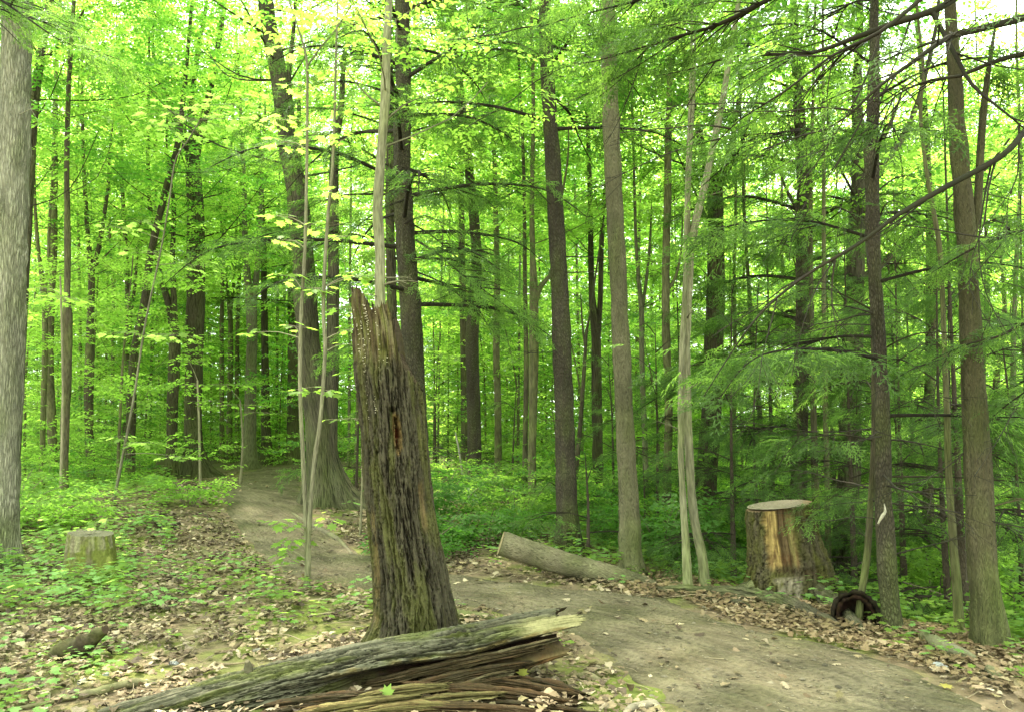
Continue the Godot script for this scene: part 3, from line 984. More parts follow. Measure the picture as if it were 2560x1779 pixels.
func fallen_log() -> void:
	var t := thing("fallen_log", "long furrowed grey-green log with a splintered end lying before the snag", "log")
	var base: Vector3 = V(-0.804,0.106,-5.000)
	t.position = base
	var p := []
	for q in [V(-2.168,-0.075,-4.350), V(-1.552,0.013,-4.700), V(-0.804,0.091,-5.000), V(-0.323,0.129,-5.100), V(0.050,0.213,-5.150), V(0.420,0.279,-5.200)]: p.append(q - base)
	var ridge_n := FastNoiseLite.new()
	ridge_n.seed = 15
	ridge_n.frequency = 1.0
	ridge_n.fractal_type = FastNoiseLite.FRACTAL_RIDGED
	ridge_n.fractal_octaves = 3
	var nn := FastNoiseLite.new()
	nn.seed = 16
	nn.frequency = 1.0
	var L: float = 2.781
	var at950: float = 1.524
	var at1150: float = 2.016
	var at1300: float = 2.402
	var ends := func(th: float) -> Vector2:
		var a := wrapf(th, -PI, PI)          # 0 top, -PI/2 towards the path's near side
		var e := L
		if a > -0.5: e = L - 0.11 - 0.05 * absf(a)
		elif a > -1.25: e = L + 0.02 - 0.10 * maxf(0.0, -a - 1.0)
		elif a > -2.0: e = L - 0.28
		elif a > -2.5: e = L - 0.14
		else: e = L - 0.35
		e += 0.06 * nn.get_noise_2d(cos(a) * 7.0, sin(a) * 7.0) + 0.05 * nn.get_noise_2d(cos(a) * 22.0, sin(a) * 22.0)
		return Vector2(0.0, e)
	var shape := func(s: float, th: float) -> Array:
		var a := wrapf(th, -PI, PI)
		var c := cos(th)
		var sn := sin(th)
		var wob := 0.10 * nn.get_noise_2d(s * 2.0, 3.0)
		var f := ridge_n.get_noise_3d(c * 2.6 + wob, s * 0.85, sn * 2.6 + wob)
		var g := ridge_n.get_noise_3d(c * 6.0, s * 2.6, sn * 6.0 + 7.0)
		var fine := nn.get_noise_3d(c * 16.0, s * 9.0, sn * 16.0)
		var ca := absf(nn.get_noise_3d(c * 3.0 + wob * 2.0, s * 1.1, sn * 3.0 + 11.0))
		var cb := absf(nn.get_noise_3d(c * 5.5 + wob, s * 2.6 + 7.0, sn * 5.5))
		var deep := smoothstep(0.0, 0.13, ca) * (0.35 + 0.65 * smoothstep(0.0, 0.10, cb))
		var o := 0.014 * f + 0.008 * g + 0.005 * fine - 0.026 * (1.0 - deep)
		var k := 1.0 + 0.4 * fine + 0.3 * g
		var col := Color(0.042, 0.037, 0.022).lerp(Color(0.090, 0.085, 0.055), clampf(0.45 + 0.75 * f, 0.0, 1.0)) * k * (0.15 + 0.85 * deep)
		col = col.lerp(Color(0.075, 0.085, 0.018) * k, clampf(nn.get_noise_3d(c * 1.5, s * 1.6 + 4.0, sn * 1.5) * 1.8 + 0.0, 0.0, 0.6))
		# knot
		var kd := Vector2((s - at1150 - 0.02) / 0.085, wrapf(a + 0.55, -PI, PI) / 0.6).length()
		if kd < 1.6:
			o += 0.018 * exp(-kd * kd * 2.0) * (1.0 + 0.8 * sin(kd * 11.0))
			col = col * (0.85 + 0.25 * sin(kd * 11.0))
		# the lower side is broken open: a dark slot, then bare heartwood
		var open := smoothstep(at950 - 0.75, at950 + 0.1, s + 0.12 * nn.get_noise_2d(s * 5.0, 9.0))
		var slot := smoothstep(-1.24, -1.36, a) * smoothstep(-2.22, -2.08, a) * open
		var low := smoothstep(-2.06, -2.18, a) * open
		if a > 1.6: low = open * smoothstep(1.9, 2.3, a)
		if slot > 0.0:
			o -= slot * 0.105
			col = col.lerp(Color(0.016, 0.010, 0.006), slot)
		if low > 0.0:
			var grain := nn.get_noise_3d(c * 30.0, s * 2.5, sn * 30.0)
			var rift := smoothstep(0.35, 0.75, ridge_n.get_noise_3d(c * 6.0 + 9.0, s * 0.7, sn * 6.0))
			o = lerpf(o, 0.012 + 0.030 * ridge_n.get_noise_3d(c * 7.0, s * 0.9 + 3.0, sn * 7.0) + 0.018 * grain - 0.02 * rift, low)
			col = col.lerp(Color(0.085, 0.062, 0.028).lerp(Color(0.11, 0.045, 0.018), clampf(nn.get_noise_2d(s * 3.0, a * 2.0) * 1.6, 0.0, 0.5)) * (1.0 + 0.9 * grain) * (1.0 - 0.8 * rift), low)
		# pale split wood near the tip
		var tip := smoothstep(at1300 - 0.05, at1300 + 0.1, s + 0.1 * nn.get_noise_2d(a * 5.0, 1.0)) * smoothstep(-0.30, -0.62, a) * smoothstep(-1.30, -1.12, a)
		if tip > 0.0:
			var grain := nn.get_noise_3d(c * 28.0, s * 3.0, sn * 28.0)
			o = lerpf(o, -0.012 + 0.009 * grain, tip)
			col = col.lerp(Color(0.20, 0.18, 0.085) * (1.0 + 0.55 * grain), tip)
		# a ragged yellow lip along the edge of the bark
		var lip := smoothstep(0.16, 0.05, absf(a + 1.22 + 0.10 * nn.get_noise_2d(s * 6.0, 2.0))) * open
		col = col.lerp(Color(0.095, 0.072, 0.028) * k, lip * clampf(0.4 + nn.get_noise_2d(s * 5.0, 12.0) * 1.6, 0.0, 1.0))
		return [1.0, o, col]
	var b := MB.new()
	body(b, p, [0.128, 0.135, 0.155, 0.172, 0.150, 0.125], 240, 460, Vector3.UP, ends, shape, Vector2.ONE, 0.25, Color(0.035, 0.024, 0.013))
	obj("trunk", b.mesh(M.wood), t)
	# long slabs of bared heartwood along its broken underside
	for q in [[V(-0.898,0.026,-4.860),V(0.274,0.219,-5.020),0.055,0.028,0,31], [V(-0.746,-0.000,-4.800),V(0.193,0.141,-4.960),0.05,0.03,1,32], [V(-0.601,-0.025,-4.760),V(0.095,0.071,-4.900),0.045,0.03,0,33], [V(-0.479,0.064,-4.920),V(0.344,0.269,-5.030),0.03,0.016,2,34], [V(-0.975,-0.009,-4.780),V(-0.235,0.016,-4.840),0.045,0.03,1,35], [V(-0.351,0.023,-4.820),V(0.048,0.103,-4.900),0.03,0.02,2,36]]:
		splinter(t, base, q[0], q[1], q[2], q[3], [Color(0.050, 0.038, 0.019), Color(0.034, 0.026, 0.013), Color(0.070, 0.058, 0.030)][q[4]], q[5], "heartwood_slab")
	var sb := MB.new()
	tube(sb, [V(-1.512,0.127,-4.720) - base, V(-1.518,0.176,-4.720) - base, V(-1.517,0.218,-4.700) - base], [0.030, 0.022, 0.010], 10, 0.02, Color(0.085, 0.075, 0.045), 0.4, 0.0, 0.0, 1.0, true)
	obj("branch_stub", sb.mesh(M.wood), t)

# a split, decayed length of wood with ragged ends
func splinter(t: Node3D, base: Vector3, a: Vector3, c: Vector3, w: float, h: float, col: Color, seed_: int, called := "splinter") -> void:
	var b := MB.new()
	var nz := FastNoiseLite.new()
	nz.seed = seed_
	nz.frequency = 1.0
	var L := a.distance_to(c)
	var ends := func(th: float) -> Vector2:
		return Vector2(0.12 * L * absf(nz.get_noise_2d(cos(th) * 6.0, sin(th) * 6.0)), L * (0.97 - 0.34 * absf(nz.get_noise_2d(cos(th) * 6.0 + 30.0, sin(th) * 6.0)) - 0.08 * absf(nz.get_noise_2d(th * 6.0, 5.0))))
	var shape := func(s: float, th: float) -> Array:
		var grain := nz.get_noise_3d(cos(th) * 9.0, s * 1.6, sin(th) * 9.0)
		var g2 := nz.get_noise_3d(cos(th) * 26.0, s * 5.0, sin(th) * 26.0)
		var n2 := nz.get_noise_2d(s * 4.0, th)
		var crack := nz.get_noise_3d(cos(th) * 14.0 + 50.0, s * 1.1, sin(th) * 14.0)
		var taper := 0.55 + 0.45 * sin(clampf(s / L, 0.02, 0.98) * PI)
		var kk := clampf(1.0 + 0.9 * grain + 0.6 * g2, 0.3, 1.9)
		var cc := col.lerp(Color(0.060, 0.032, 0.015), clampf(n2 * 1.3, 0.0, 0.6)) * kk
		var block := 0.80 / pow(maxf(absf(cos(th)), absf(sin(th))), 0.85)
		return [block * taper * (1.0 + 0.35 * n2), 0.020 * grain + 0.010 * g2 - 0.012 * smoothstep(0.1, 0.35, crack), cc * (1.0 - 0.8 * smoothstep(0.05, 0.35, crack))]
	body(b, [a - base, (a + c) * 0.5 - base + Vector3(0, 0.015, 0), c - base], [w, w, w * 0.8], 56, 110, Vector3.UP, ends, shape, Vector2(h / w, 1.0), 0.02, col * 0.6)
	obj(called, b.mesh(M.wood), t)

func rotten_log() -> void:
	var base: Vector3 = V(-0.417,-0.013,-4.771)
	var t := thing("rotten_log", "crumbling red-brown rotten log split into splinters under the fallen log", "log")
	t.position = base
	var ochre := Color(0.105, 0.088, 0.034)
	var red := Color(0.044, 0.030, 0.015)
	var dark := Color(0.030, 0.024, 0.013)
	for q in [[V(-0.578,0.055,-4.950),V(0.508,-0.013,-4.750),0.06,0.0425,1,1], [V(-0.654,0.052,-4.800),V(0.471,-0.012,-4.620),0.056,0.03825,1,2], [V(-0.960,0.017,-4.600),V(-0.300,0.068,-4.750),0.04,0.02975,0,3], [V(-1.328,-0.008,-4.350),V(-0.438,0.044,-4.620),0.056,0.0425,0,4], [V(-0.721,0.026,-4.500),V(0.300,0.012,-4.420),0.056,0.034,1,5], [V(0.024,0.032,-4.950),V(0.530,-0.044,-4.750),0.044,0.0425,2,6], [V(-1.382,0.014,-4.520),V(-0.676,0.020,-4.720),0.048,0.03825,2,7], [V(-0.223,0.023,-4.600),V(0.611,-0.038,-4.500),0.04,0.0255,2,8], [V(-0.854,0.029,-4.400),V(-0.218,0.036,-4.500),0.036,0.0255,0,9], [V(-0.438,0.016,-5.000),V(0.123,0.024,-5.050),0.04,0.051,2,10], [V(-1.535,-0.032,-4.400),V(-0.916,0.012,-4.600),0.048,0.034,2,11], [V(-0.735,0.006,-4.773),V(0.018,-0.001,-4.730),0.0203292,0.0273995,1,20], [V(-1.192,0.001,-4.556),V(-0.506,-0.003,-4.546),0.0415256,0.0177108,1,21], [V(-0.735,0.001,-4.581),V(0.024,0.070,-4.607),0.0347775,0.0188203,0,22], [V(-1.101,0.002,-4.627),V(-0.202,0.016,-4.656),0.0306734,0.02565,2,23]]:
		splinter(t, base, q[0], q[1], q[2], q[3], [ochre, red, dark][q[4]], q[5])

func cut_stump() -> void:
	var t := thing("tree_stump", "tall sawn stump with rotted yellow-brown side at the right path edge", "stump")
	var base: Vector3 = V(2.608,-0.080,-7.750)
	t.position = base
	var nn := FastNoiseLite.new()
	nn.seed = 41
	nn.frequency = 1.0
	var rn := FastNoiseLite.new()
	rn.seed = 42
	rn.frequency = 1.0
	rn.fractal_type = FastNoiseLite.FRACTAL_RIDGED
	rn.fractal_octaves = 3
	var H: float = 0.857
	var ends := func(th: float) -> Vector2:
		return Vector2(-0.25, H + 0.035 * cos(th) + 0.012 * nn.get_noise_2d(cos(th) * 8.0, sin(th) * 8.0))
	var shape := func(s: float, th: float) -> Array:
		var c := cos(th)
		var sn := sin(th)
		var f := rn.get_noise_3d(c * 3.2, s * 1.5, sn * 3.2)
		var fine := nn.get_noise_3d(c * 24.0, s * 12.0, sn * 24.0)
		var ca := absf(nn.get_noise_3d(c * 5.0, s * 2.4, sn * 5.0 + 11.0))
		var cb := absf(nn.get_noise_3d(c * 9.0, s * 6.0 + 7.0, sn * 9.0))
		var deep := smoothstep(0.0, 0.10, ca) * (0.4 + 0.6 * smoothstep(0.0, 0.10, cb))
		var o := 0.016 * f + 0.010 * fine - 0.016 * (1.0 - deep) + 0.02 * nn.get_noise_3d(c * 3.0, s * 4.0, sn * 3.0)
		var k := (1.0 + 0.55 * fine) * (0.22 + 0.85 * deep)
		var col := Color(0.040, 0.033, 0.019).lerp(Color(0.078, 0.065, 0.038), clampf(0.5 + 0.5 * f, 0, 1)) * k
		col = col.lerp(Color(0.07, 0.068, 0.016) * k, clampf(nn.get_noise_3d(c * 2.0, s * 2.5, sn * 2.0) * 1.5 + 0.35, 0.0, 0.75))
		if sn > 0.0:
			# the open face: c runs from the left edge of the stump to the right
			var edge := 0.13 * nn.get_noise_2d(s * 7.0, 3.0)
			var panel := smoothstep(-0.78, -0.70, c + edge) * smoothstep(0.14, 0.04, c - edge) * smoothstep(0.30851999999999996, 0.37707999999999997, s + 0.05 * nn.get_noise_2d(c * 9.0, 2.0))
			if panel > 0.0:
				var grain := nn.get_noise_3d(c * 40.0, s * 3.0, sn * 20.0)
				var wood := Color(0.29, 0.20, 0.075)
				if c > -0.42 and c < -0.12: wood = Color(0.115, 0.078, 0.040)
				elif c >= -0.12: wood = Color(0.175, 0.14, 0.055)
				wood = wood.lerp(Color(0.10, 0.055, 0.025), clampf(nn.get_noise_3d(c * 9.0, s * 5.0, 2.0) * 1.8 + 0.05 + smoothstep(0.62 * H, 0.42 * H, s) * 0.5, 0.0, 0.85))
				wood = wood * (1.0 + 0.8 * grain)
				o = lerpf(o, -0.050 + 0.018 * grain + 0.024 * f - (0.04 if c > -0.42 and c < -0.12 else 0.0), panel)
				col = col.lerp(wood, panel)
			# a dark ragged break under it, then pale bared root
			var brk := exp(-pow((s - 0.34 * H + 0.06 * c) / 0.035, 2.0)) * smoothstep(-0.72, -0.5, c) * smoothstep(0.75, 0.45, c) * clampf(0.6 + nn.get_noise_2d(c * 12.0, s * 12.0), 0.0, 1.0)
			o -= 0.03 * brk
			col = col.lerp(Color(0.05, 0.032, 0.018), brk * 0.85)
			var pale := smoothstep(-0.62, -0.48, c + 0.15 * nn.get_noise_2d(s * 9.0, 5.0)) * smoothstep(0.10, -0.06, c) * smoothstep(0.31 * H, 0.26 * H, s)
			col = col.lerp(Color(0.30, 0.25, 0.18) * (1.0 + 0.8 * nn.get_noise_3d(c * 20.0, s * 9.0, sn * 5.0)), pale * clampf(0.6 + nn.get_noise_2d(c * 6.0, s * 6.0), 0, 1))
		var fl := exp(-maxf(s, 0.0) / 0.20)
		o += fl * (0.02 + 0.08 * pow(maxf(0.0, cos(th - 2.7)), 3.0) + 0.15 * pow(maxf(0.0, cos(th - 0.45)), 5.0) + 0.04 * sin(th * 6.0 + 0.6))
		return [1.0, o, col]
	var b := MB.new()
	body(b, [Vector3(0.03, -0.25, 0), Vector3(0.02, H * 0.3, 0), Vector3(-0.03, H * 0.7, 0), Vector3(-0.05, H + 0.06, 0)], [0.411, 0.349, 0.31, 0.287], 200, 190, Vector3.RIGHT, func(th: float) -> Vector2: return ends.call(th) + Vector2(0.25, 0.25), func(s: float, th: float) -> Array: return shape.call(s - 0.25, th))
	obj("trunk", b.mesh(M.wood), t)
	# the sawn top with its rings
	var tb := MB.new()
	var P := PackedVector3Array(); var C := PackedColorArray(); var T := PackedVector2Array()
	for i in 26:
		for j in 65:
			var th := TAU * float(j % 64) / 64
			var f := float(i) / 25.0
			var q: float = (1.0 - f) * (0.287 + 0.004 + 0.008 * nn.get_noise_2d(cos(th) * 3.0, sin(th) * 3.0))
			P.append(Vector3(-0.05 + cos(th) * q, H + 0.008 + 0.035 * cos(th) * (1.0 - f) + 0.003 * nn.get_noise_2d(cos(th) * q * 60.0, sin(th) * q * 60.0), sin(th) * q))
			var ring := 0.85 + 0.2 * sin(f * 70.0 + 2.0 * nn.get_noise_2d(cos(th) * 2.0, sin(th) * 2.0)) + 0.4 * nn.get_noise_2d(cos(th) * 8.0 * q * 8.0, sin(th) * q * 64.0)
			C.append(Color(0.23, 0.195, 0.135) * ring * (1.25 if i < 2 else 1.0))
			T.append(Vector2(f, th))
	tb.grid(P, 65, 26, C, T, true)
	obj("cut_top", tb.mesh(M.wood), t)
	# roots running off to the right and along the path
	for q in [[[V(2.709,0.080,-7.660), V(2.797,-0.000,-7.350), V(2.801,-0.000,-6.976), V(2.646,0.036,-6.349), V(2.598,0.022,-6.043)],[0.090, 0.085, 0.070, 0.050, 0.020]], [[V(1.347,0.014,-7.622), V(1.556,0.023,-7.550), V(1.834,0.024,-7.477), V(2.065,0.026,-7.387), V(2.275,0.029,-7.141), V(2.408,0.030,-6.830), V(2.485,0.025,-6.511), V(2.545,0.012,-6.270)],[0.020, 0.040, 0.050, 0.055, 0.060, 0.055, 0.040, 0.015]], [[V(1.636,0.005,-7.252), V(1.793,0.013,-7.173), V(1.963,0.015,-7.028), V(2.028,0.003,-6.846)],[0.015, 0.030, 0.035, 0.015]], [[V(2.227,0.047,-7.500), V(2.096,0.020,-7.498), V(1.882,0.001,-7.380)],[0.080, 0.050, 0.020]]]:
		var rb := MB.new()
		var pts := []
		for v in q[0]: pts.append(v - base)
		tube(rb, pts, q[1], 16, 0.04, Color(0.135, 0.115, 0.075), 0.35, 0.0, 0.4, 3.0)
		obj("root", rb.mesh(M.furrow), t)

func low_stump() -> void:
	var t := thing("tree_stump", "low moss-covered sawn stump among green seedlings on the left", "stump")
	var base: Vector3 = V(-4.171,0.001,-8.050)
	t.position = base
	var nn := FastNoiseLite.new()
	nn.seed = 51
	nn.frequency = 1.0
	var H: float = 0.47
	var R: float = 0.205
	var ends := func(th: float) -> Vector2:
		return Vector2(0.0, H + 0.2 - 0.03 * cos(th) + 0.014 * nn.get_noise_2d(cos(th) * 8.0, sin(th) * 8.0))
	var shape := func(s: float, th: float) -> Array:
		var c := cos(th)
		var sn := sin(th)
		var f := nn.get_noise_3d(c * 6.0, s * 2.0, sn * 6.0)
		var fine := nn.get_noise_3d(c * 22.0, s * 18.0, sn * 22.0)
		var k := 1.0 + 0.6 * fine + 0.3 * f
		var col := Color(0.105, 0.09, 0.05) * k
		col = col.lerp(Color(0.10, 0.115, 0.022) * k, clampf(nn.get_noise_3d(c * 2.5, s * 4.0, sn * 2.5) * 1.8 + 0.50 + 0.5 * maxf(0.0, c), 0.0, 0.9))
		if s > H + 0.05: col = col.lerp(Color(0.24, 0.21, 0.14) * k, 0.5 * smoothstep(-0.2, 0.4, nn.get_noise_2d(c * 4.0, sn * 4.0)))
		var fl := exp(-maxf(s - 0.2, 0.0) / 0.15)
		return [1.0, 0.010 * f + 0.007 * fine + fl * (0.02 + 0.03 * sin(th * 5.0) + 0.10 * pow(maxf(0.0, cos(th - 0.5)), 4.0)), col]
	var b := MB.new()
	body(b, [Vector3(0.02, -0.2, 0), Vector3(0, H * 0.4, 0), Vector3(-0.02, H + 0.02, 0)], [R * 1.35, R * 1.12, R * 0.98], 120, 90, Vector3.RIGHT, ends, shape, Vector2.ONE, 0.012, Color(0.12, 0.112, 0.07))
	obj("trunk", b.mesh(M.wood), t)
	var rb := MB.new()
	tube(rb, [Vector3(R * 0.9, H * 0.5, R * 0.4), Vector3(R * 1.35, H * 0.2, R * 0.7), Vector3(R * 1.75, -0.03, R * 0.9)], [0.05, 0.045, 0.03], 12, 0.03, Color(0.15, 0.16, 0.04), 0.35)
	obj("root", rb.mesh(M.wood), t)

func leaning_log() -> void:
	var t := thing("sawn_log", "pale sawn log tilted up at its cut end across the path", "log")
	var base: Vector3 = V(1.241,-0.029,-7.900)
	t.position = base
	var b := MB.new()
	tube(b, [V(1.404,-0.077,-7.950) - base, V(1.094,0.038,-7.950) - base, V(0.471,0.201,-7.980) - base, V(-0.106,0.388,-7.950) - base], [0.098, 0.104, 0.112, 0.118], 40, 0.05, Color(0.225, 0.195, 0.115), 0.07, 0.0, 0.35, 2.0)
	obj("trunk", b.mesh(M.scale), t)
	# the sawn face looks left and a little towards the viewer
	var e: Vector3 = V(-0.106,0.388,-7.950) - base
	var ax := (V(-0.106,0.388,-7.950) - V(0.471,0.201,-7.980)).normalized()
	var u := (Vector3.UP - ax * ax.y).normalized()
	var w := ax.cross(u)
	var P := PackedVector3Array(); var C := PackedColorArray(); var T := PackedVector2Array()
	for i in 12:
		for j in 41:
			var th := TAU * float(j % 40) / 40
			var q := 0.118 * (1.0 - i / 11.0)
			P.append(e + ax * 0.004 + (u * cos(th) - w * sin(th)) * q)
			C.append(Color(0.30, 0.235, 0.13) * (0.9 + 0.15 * sin(i * 2.3)))
			T.append(Vector2(i, j))
	var fb := MB.new()
	fb.grid(P, 41, 12, C, T, true)
	obj("cut_face", fb.mesh(M.wood), t)

func hollow_log() -> void:
	var t := thing("hollow_log", "dark hollow log end sunk in the bank behind the tall stump", "log")
	var base: Vector3 = V(2.674,0.084,-6.350)
	t.position = base
	var ax := Vector3(-0.42, 0.22, 1.0).normalized()
	var u := (Vector3.UP - ax * ax.y).normalized()
	var w := u.cross(ax)
	for part in [["bark", 0.185, 0.150, Color(0.018, 0.014, 0.009)], ["inner_wall", 0.149, 0.115, Color(0.020, 0.012, 0.007)]]:
		var P := PackedVector3Array(); var C := PackedColorArray(); var T := PackedVector2Array()
		var prof := [[part[1], -0.7], [part[1], -0.03], [(part[1] + part[2]) * 0.5, 0.01], [part[2], -0.02], [part[2] * 0.95, -0.12], [part[2] * 0.6, -0.20], [0.004, -0.17]]
		for i in prof.size():
			for j in 49:
				var th := TAU * float(j % 48) / 48
				var q: float = prof[i][0] * (1.0 + 0.14 * noise.get_noise_2d(cos(th) * 3.0, sin(th) * 3.0 + i * 0.4) + 0.05 * noise.get_noise_2d(cos(th) * 20.0, sin(th) * 20.0 + i))
				P.append(u * cos(th) * q + w * sin(th) * q + ax * (prof[i][1] + 0.03 * noise.get_noise_2d(th * 30.0, 4.0)))
				C.append(part[3] * (1.0 + 0.7 * noise.get_noise_2d(th * 50.0, i * 40.0)))
				T.append(Vector2(j, i))
		var b := MB.new()
		b.grid(P, 49, prof.size(), C, T, true)
		obj(part[0], b.mesh(M.wood), t)

func stick(called: String, label: String, cat: String, p: Array, r: Array, tint: Color, rough := 0.3, sides := 9, moss := 0.0, mat := "wood") -> Node3D:
	var t := thing(called, label, cat, {"stick": "sticks lying on the ground", "root": "roots along the path", "bark_slab": "weathered strips of wood"}.get(called, ""))
	var base: Vector3 = p[0]
	t.position = base
	var q := []
	for v in p: q.append(v - base)
	var b := MB.new()
	tube(b, q, r, sides, 0.03, tint, rough, 0.0, moss, float(p.size()) + r[0] * 100.0, true)
	obj("wood", b.mesh(M[mat]), t)
	return t

func single_leaf(label: String, p: Vector3, d: Vector3, up: Vector3, s: float, col: Color, glow: Color) -> void:
	var b := MB.new()
	maple(b, Vector3.ZERO, d.normalized(), (up - d.normalized() * up.dot(d.normalized())).normalized(), s)
	var o := obj("fallen_leaf", b.mesh(foliage(col, glow)))
	o.position = p
	tag(o, label, "leaf", "single leaves lying near the log and path")

# ------------------------------------------------------------------ what covers the ground
func litter() -> void:
	rng.seed = 1234
	var tones := [Color(0.195, 0.145, 0.080), Color(0.115, 0.080, 0.044), Color(0.27, 0.215, 0.135), Color(0.062, 0.044, 0.027), Color(0.165, 0.118, 0.070), Color(0.135, 0.108, 0.050)]
	var bufs := [PackedFloat32Array(), PackedFloat32Array(), PackedFloat32Array(), PackedFloat32Array(), PackedFloat32Array(), PackedFloat32Array()]
	for band in [[2.6, 7.0, 42000, 0.58], [7.0, 12.0, 52000, 0.66], [12.0, 24.0, 32000, 1.0]]:
		for k in band[2]:
			var d := sqrt(lerpf(band[0] * band[0], band[1] * band[1], rng.randf()))
			var x := d * rr(-0.86, 0.80)
			var s := bank(x, d)
			var keep := 0.35
			var clump := noise.get_noise_2d(x * 2.2, d * 2.2)
			if s > -0.75: keep = 1.0 if s < 1.4 else 0.35
			elif x < -0.4 and d < 20.0: keep = 0.80 + clump * 1.1
			if on_path(x, d):
				keep = 0.03
				if noise.get_noise_2d(x * 3.0, d * 3.0) > 0.3: keep = 0.12
			elif d < 7.2 and x > -2.6 and x < 0.6: keep = 0.42 + clump
			if rng.randf() > keep: continue
			var y := ground(x, -d) + rr(0.010, 0.060)
			var bs := Basis(Vector3.UP, rr(0, TAU))
			bs = Basis(Vector3(rr(-1, 1), 0, rr(-1, 1)).normalized(), absf(rng.randfn(0.0, 0.34))) * bs
			var sc: float = band[3] * (0.32 + 1.05 * pow(rng.randf(), 1.6))
			var c: Color = tones[rng.randi_range(0, 5)] * (rr(0.75, 1.2) * (0.95 + 0.75 * noise.get_noise_2d(x * 1.3 + 5.0, d * 1.3)))
			if s > -0.75 and d > 4.0 and x > 1.0: c = c.lerp(Color(0.17, 0.11, 0.05), 0.4)
			putc(bufs[k % 6], bs.scaled(Vector3(sc, sc, sc)), Vector3(x, y, -d), c)
	for i in 6:
		scatter("leaf_litter", dead_leaf(i), bufs[i], true)

func herbs() -> void:
	rng.seed = 4321
	var shapes := [seedling(1, M.leaf[0], 5, 0.06, 0.062), seedling(2, M.herb, 6, 0.07, 0.058), seedling(3, M.leaf[0], 4, 0.05, 0.065), seedling(4, M.leaf[3], 5, 0.07, 0.05)]
	var bufs := [PackedFloat32Array(), PackedFloat32Array(), PackedFloat32Array(), PackedFloat32Array()]
	for k in 42000:
		var d := sqrt(lerpf(3.2 * 3.2, 23.0 * 23.0, pow(rng.randf(), 1.5)))
		var x := d * rr(-0.86, 0.82)
		if on_path(x, d): continue
		if d < 5.6 and x > -2.4 and x < 1.4 and rng.randf() < 0.93: continue
		var s := bank(x, d)
		var n := noise.get_noise_2d(x * 1.6 + 70.0, d * 1.6) + 0.5 * noise.get_noise_2d(x * 5.0, d * 5.0 + 30.0)
		var keep := 0.02 + n * 0.14
		var px := x / d
		if px < -0.46 and d > 6.3 and d < 10.5: keep = 0.55 + n
		elif px < -0.28 and d > 7.0 and d < 8.6: keep = 0.28 + n * 1.1
		elif d > 9.5 and px < -0.42: keep = 0.4 + n
		elif d > 6.6 and d < 7.6 and px < -0.12: keep = 0.16 + n * 0.9
		elif px > -0.16 and s > -0.6 and x < 1.3 and d > 8.0: keep = 0.5 + n
		elif s > 0.35: keep = 0.6 + n
		elif s > -0.5 and x > 2.5: keep = 0.08 + n * 0.4
		elif d < 6.0 and px < -0.40: keep = 0.07 + n * 0.35
		if d > 12.5 and px > -0.42 and px < -0.2: keep *= 0.25
		if rng.randf() > keep: continue
		var i := 0
		var u := rng.randf()
		if px < -0.4 and d < 11.0: i = 1 if u < 0.45 else (0 if u < 0.85 else 3)
		else: i = 2 if u < 0.5 else (0 if u < 0.75 else 1)
		var sc := rr(0.6, 1.35) * (1.25 if d > 12.0 else 1.0)
		var lift := rr(-0.02, 0.06) + (rr(0.0, 0.16) if keep > 0.7 else 0.0)
		put(bufs[i], turned(rr(0, TAU), rr(-0.2, 0.2), sc), Vector3(x, ground(x, -d) + lift, -d))
	for i in 4:
		scatter("ground_cover", shapes[i], bufs[i], false)

func undergrowth() -> void:
	rng.seed = 777
	var bufs := [PackedFloat32Array(), PackedFloat32Array(), PackedFloat32Array()]
	for k in 44000:
		var d := lerpf(10.0, 58.0, pow(rng.randf(), 0.9))
		var x := d * rr(-1.05, 1.05)
		var s := bank(x, d)
		if d < 26.0 and s < 0.4 and (x > -d * 0.40 - 1.0 or d < 15.0): continue
		if d > 22.0 and d < 30.0 and absf(x + 6.0) < 1.5: continue
		var n := noise.get_noise_2d(x * 0.55, d * 0.55)
		if rng.randf() > 0.7 + n * 1.4: continue
		var y := ground(x, -d) + (0.15 + absf(rng.randfn(0.0, 0.55)) * (1.0 + maxf(0.0, d - 20.0) / 8.0))
		var sc := rr(0.55, 1.05) * (1.0 + maxf(0.0, d - 20.0) / 40.0)
		var i := 0 if d > 24.0 and rng.randf() < 0.75 else (1 if rng.randf() < 0.6 else 2)
		put(bufs[i], turned(rr(0, TAU), rr(-0.4, 0.4), sc), Vector3(x, y, -d))
	for i in 3:
		scatter("undergrowth", leafy[i][i], bufs[i], false)

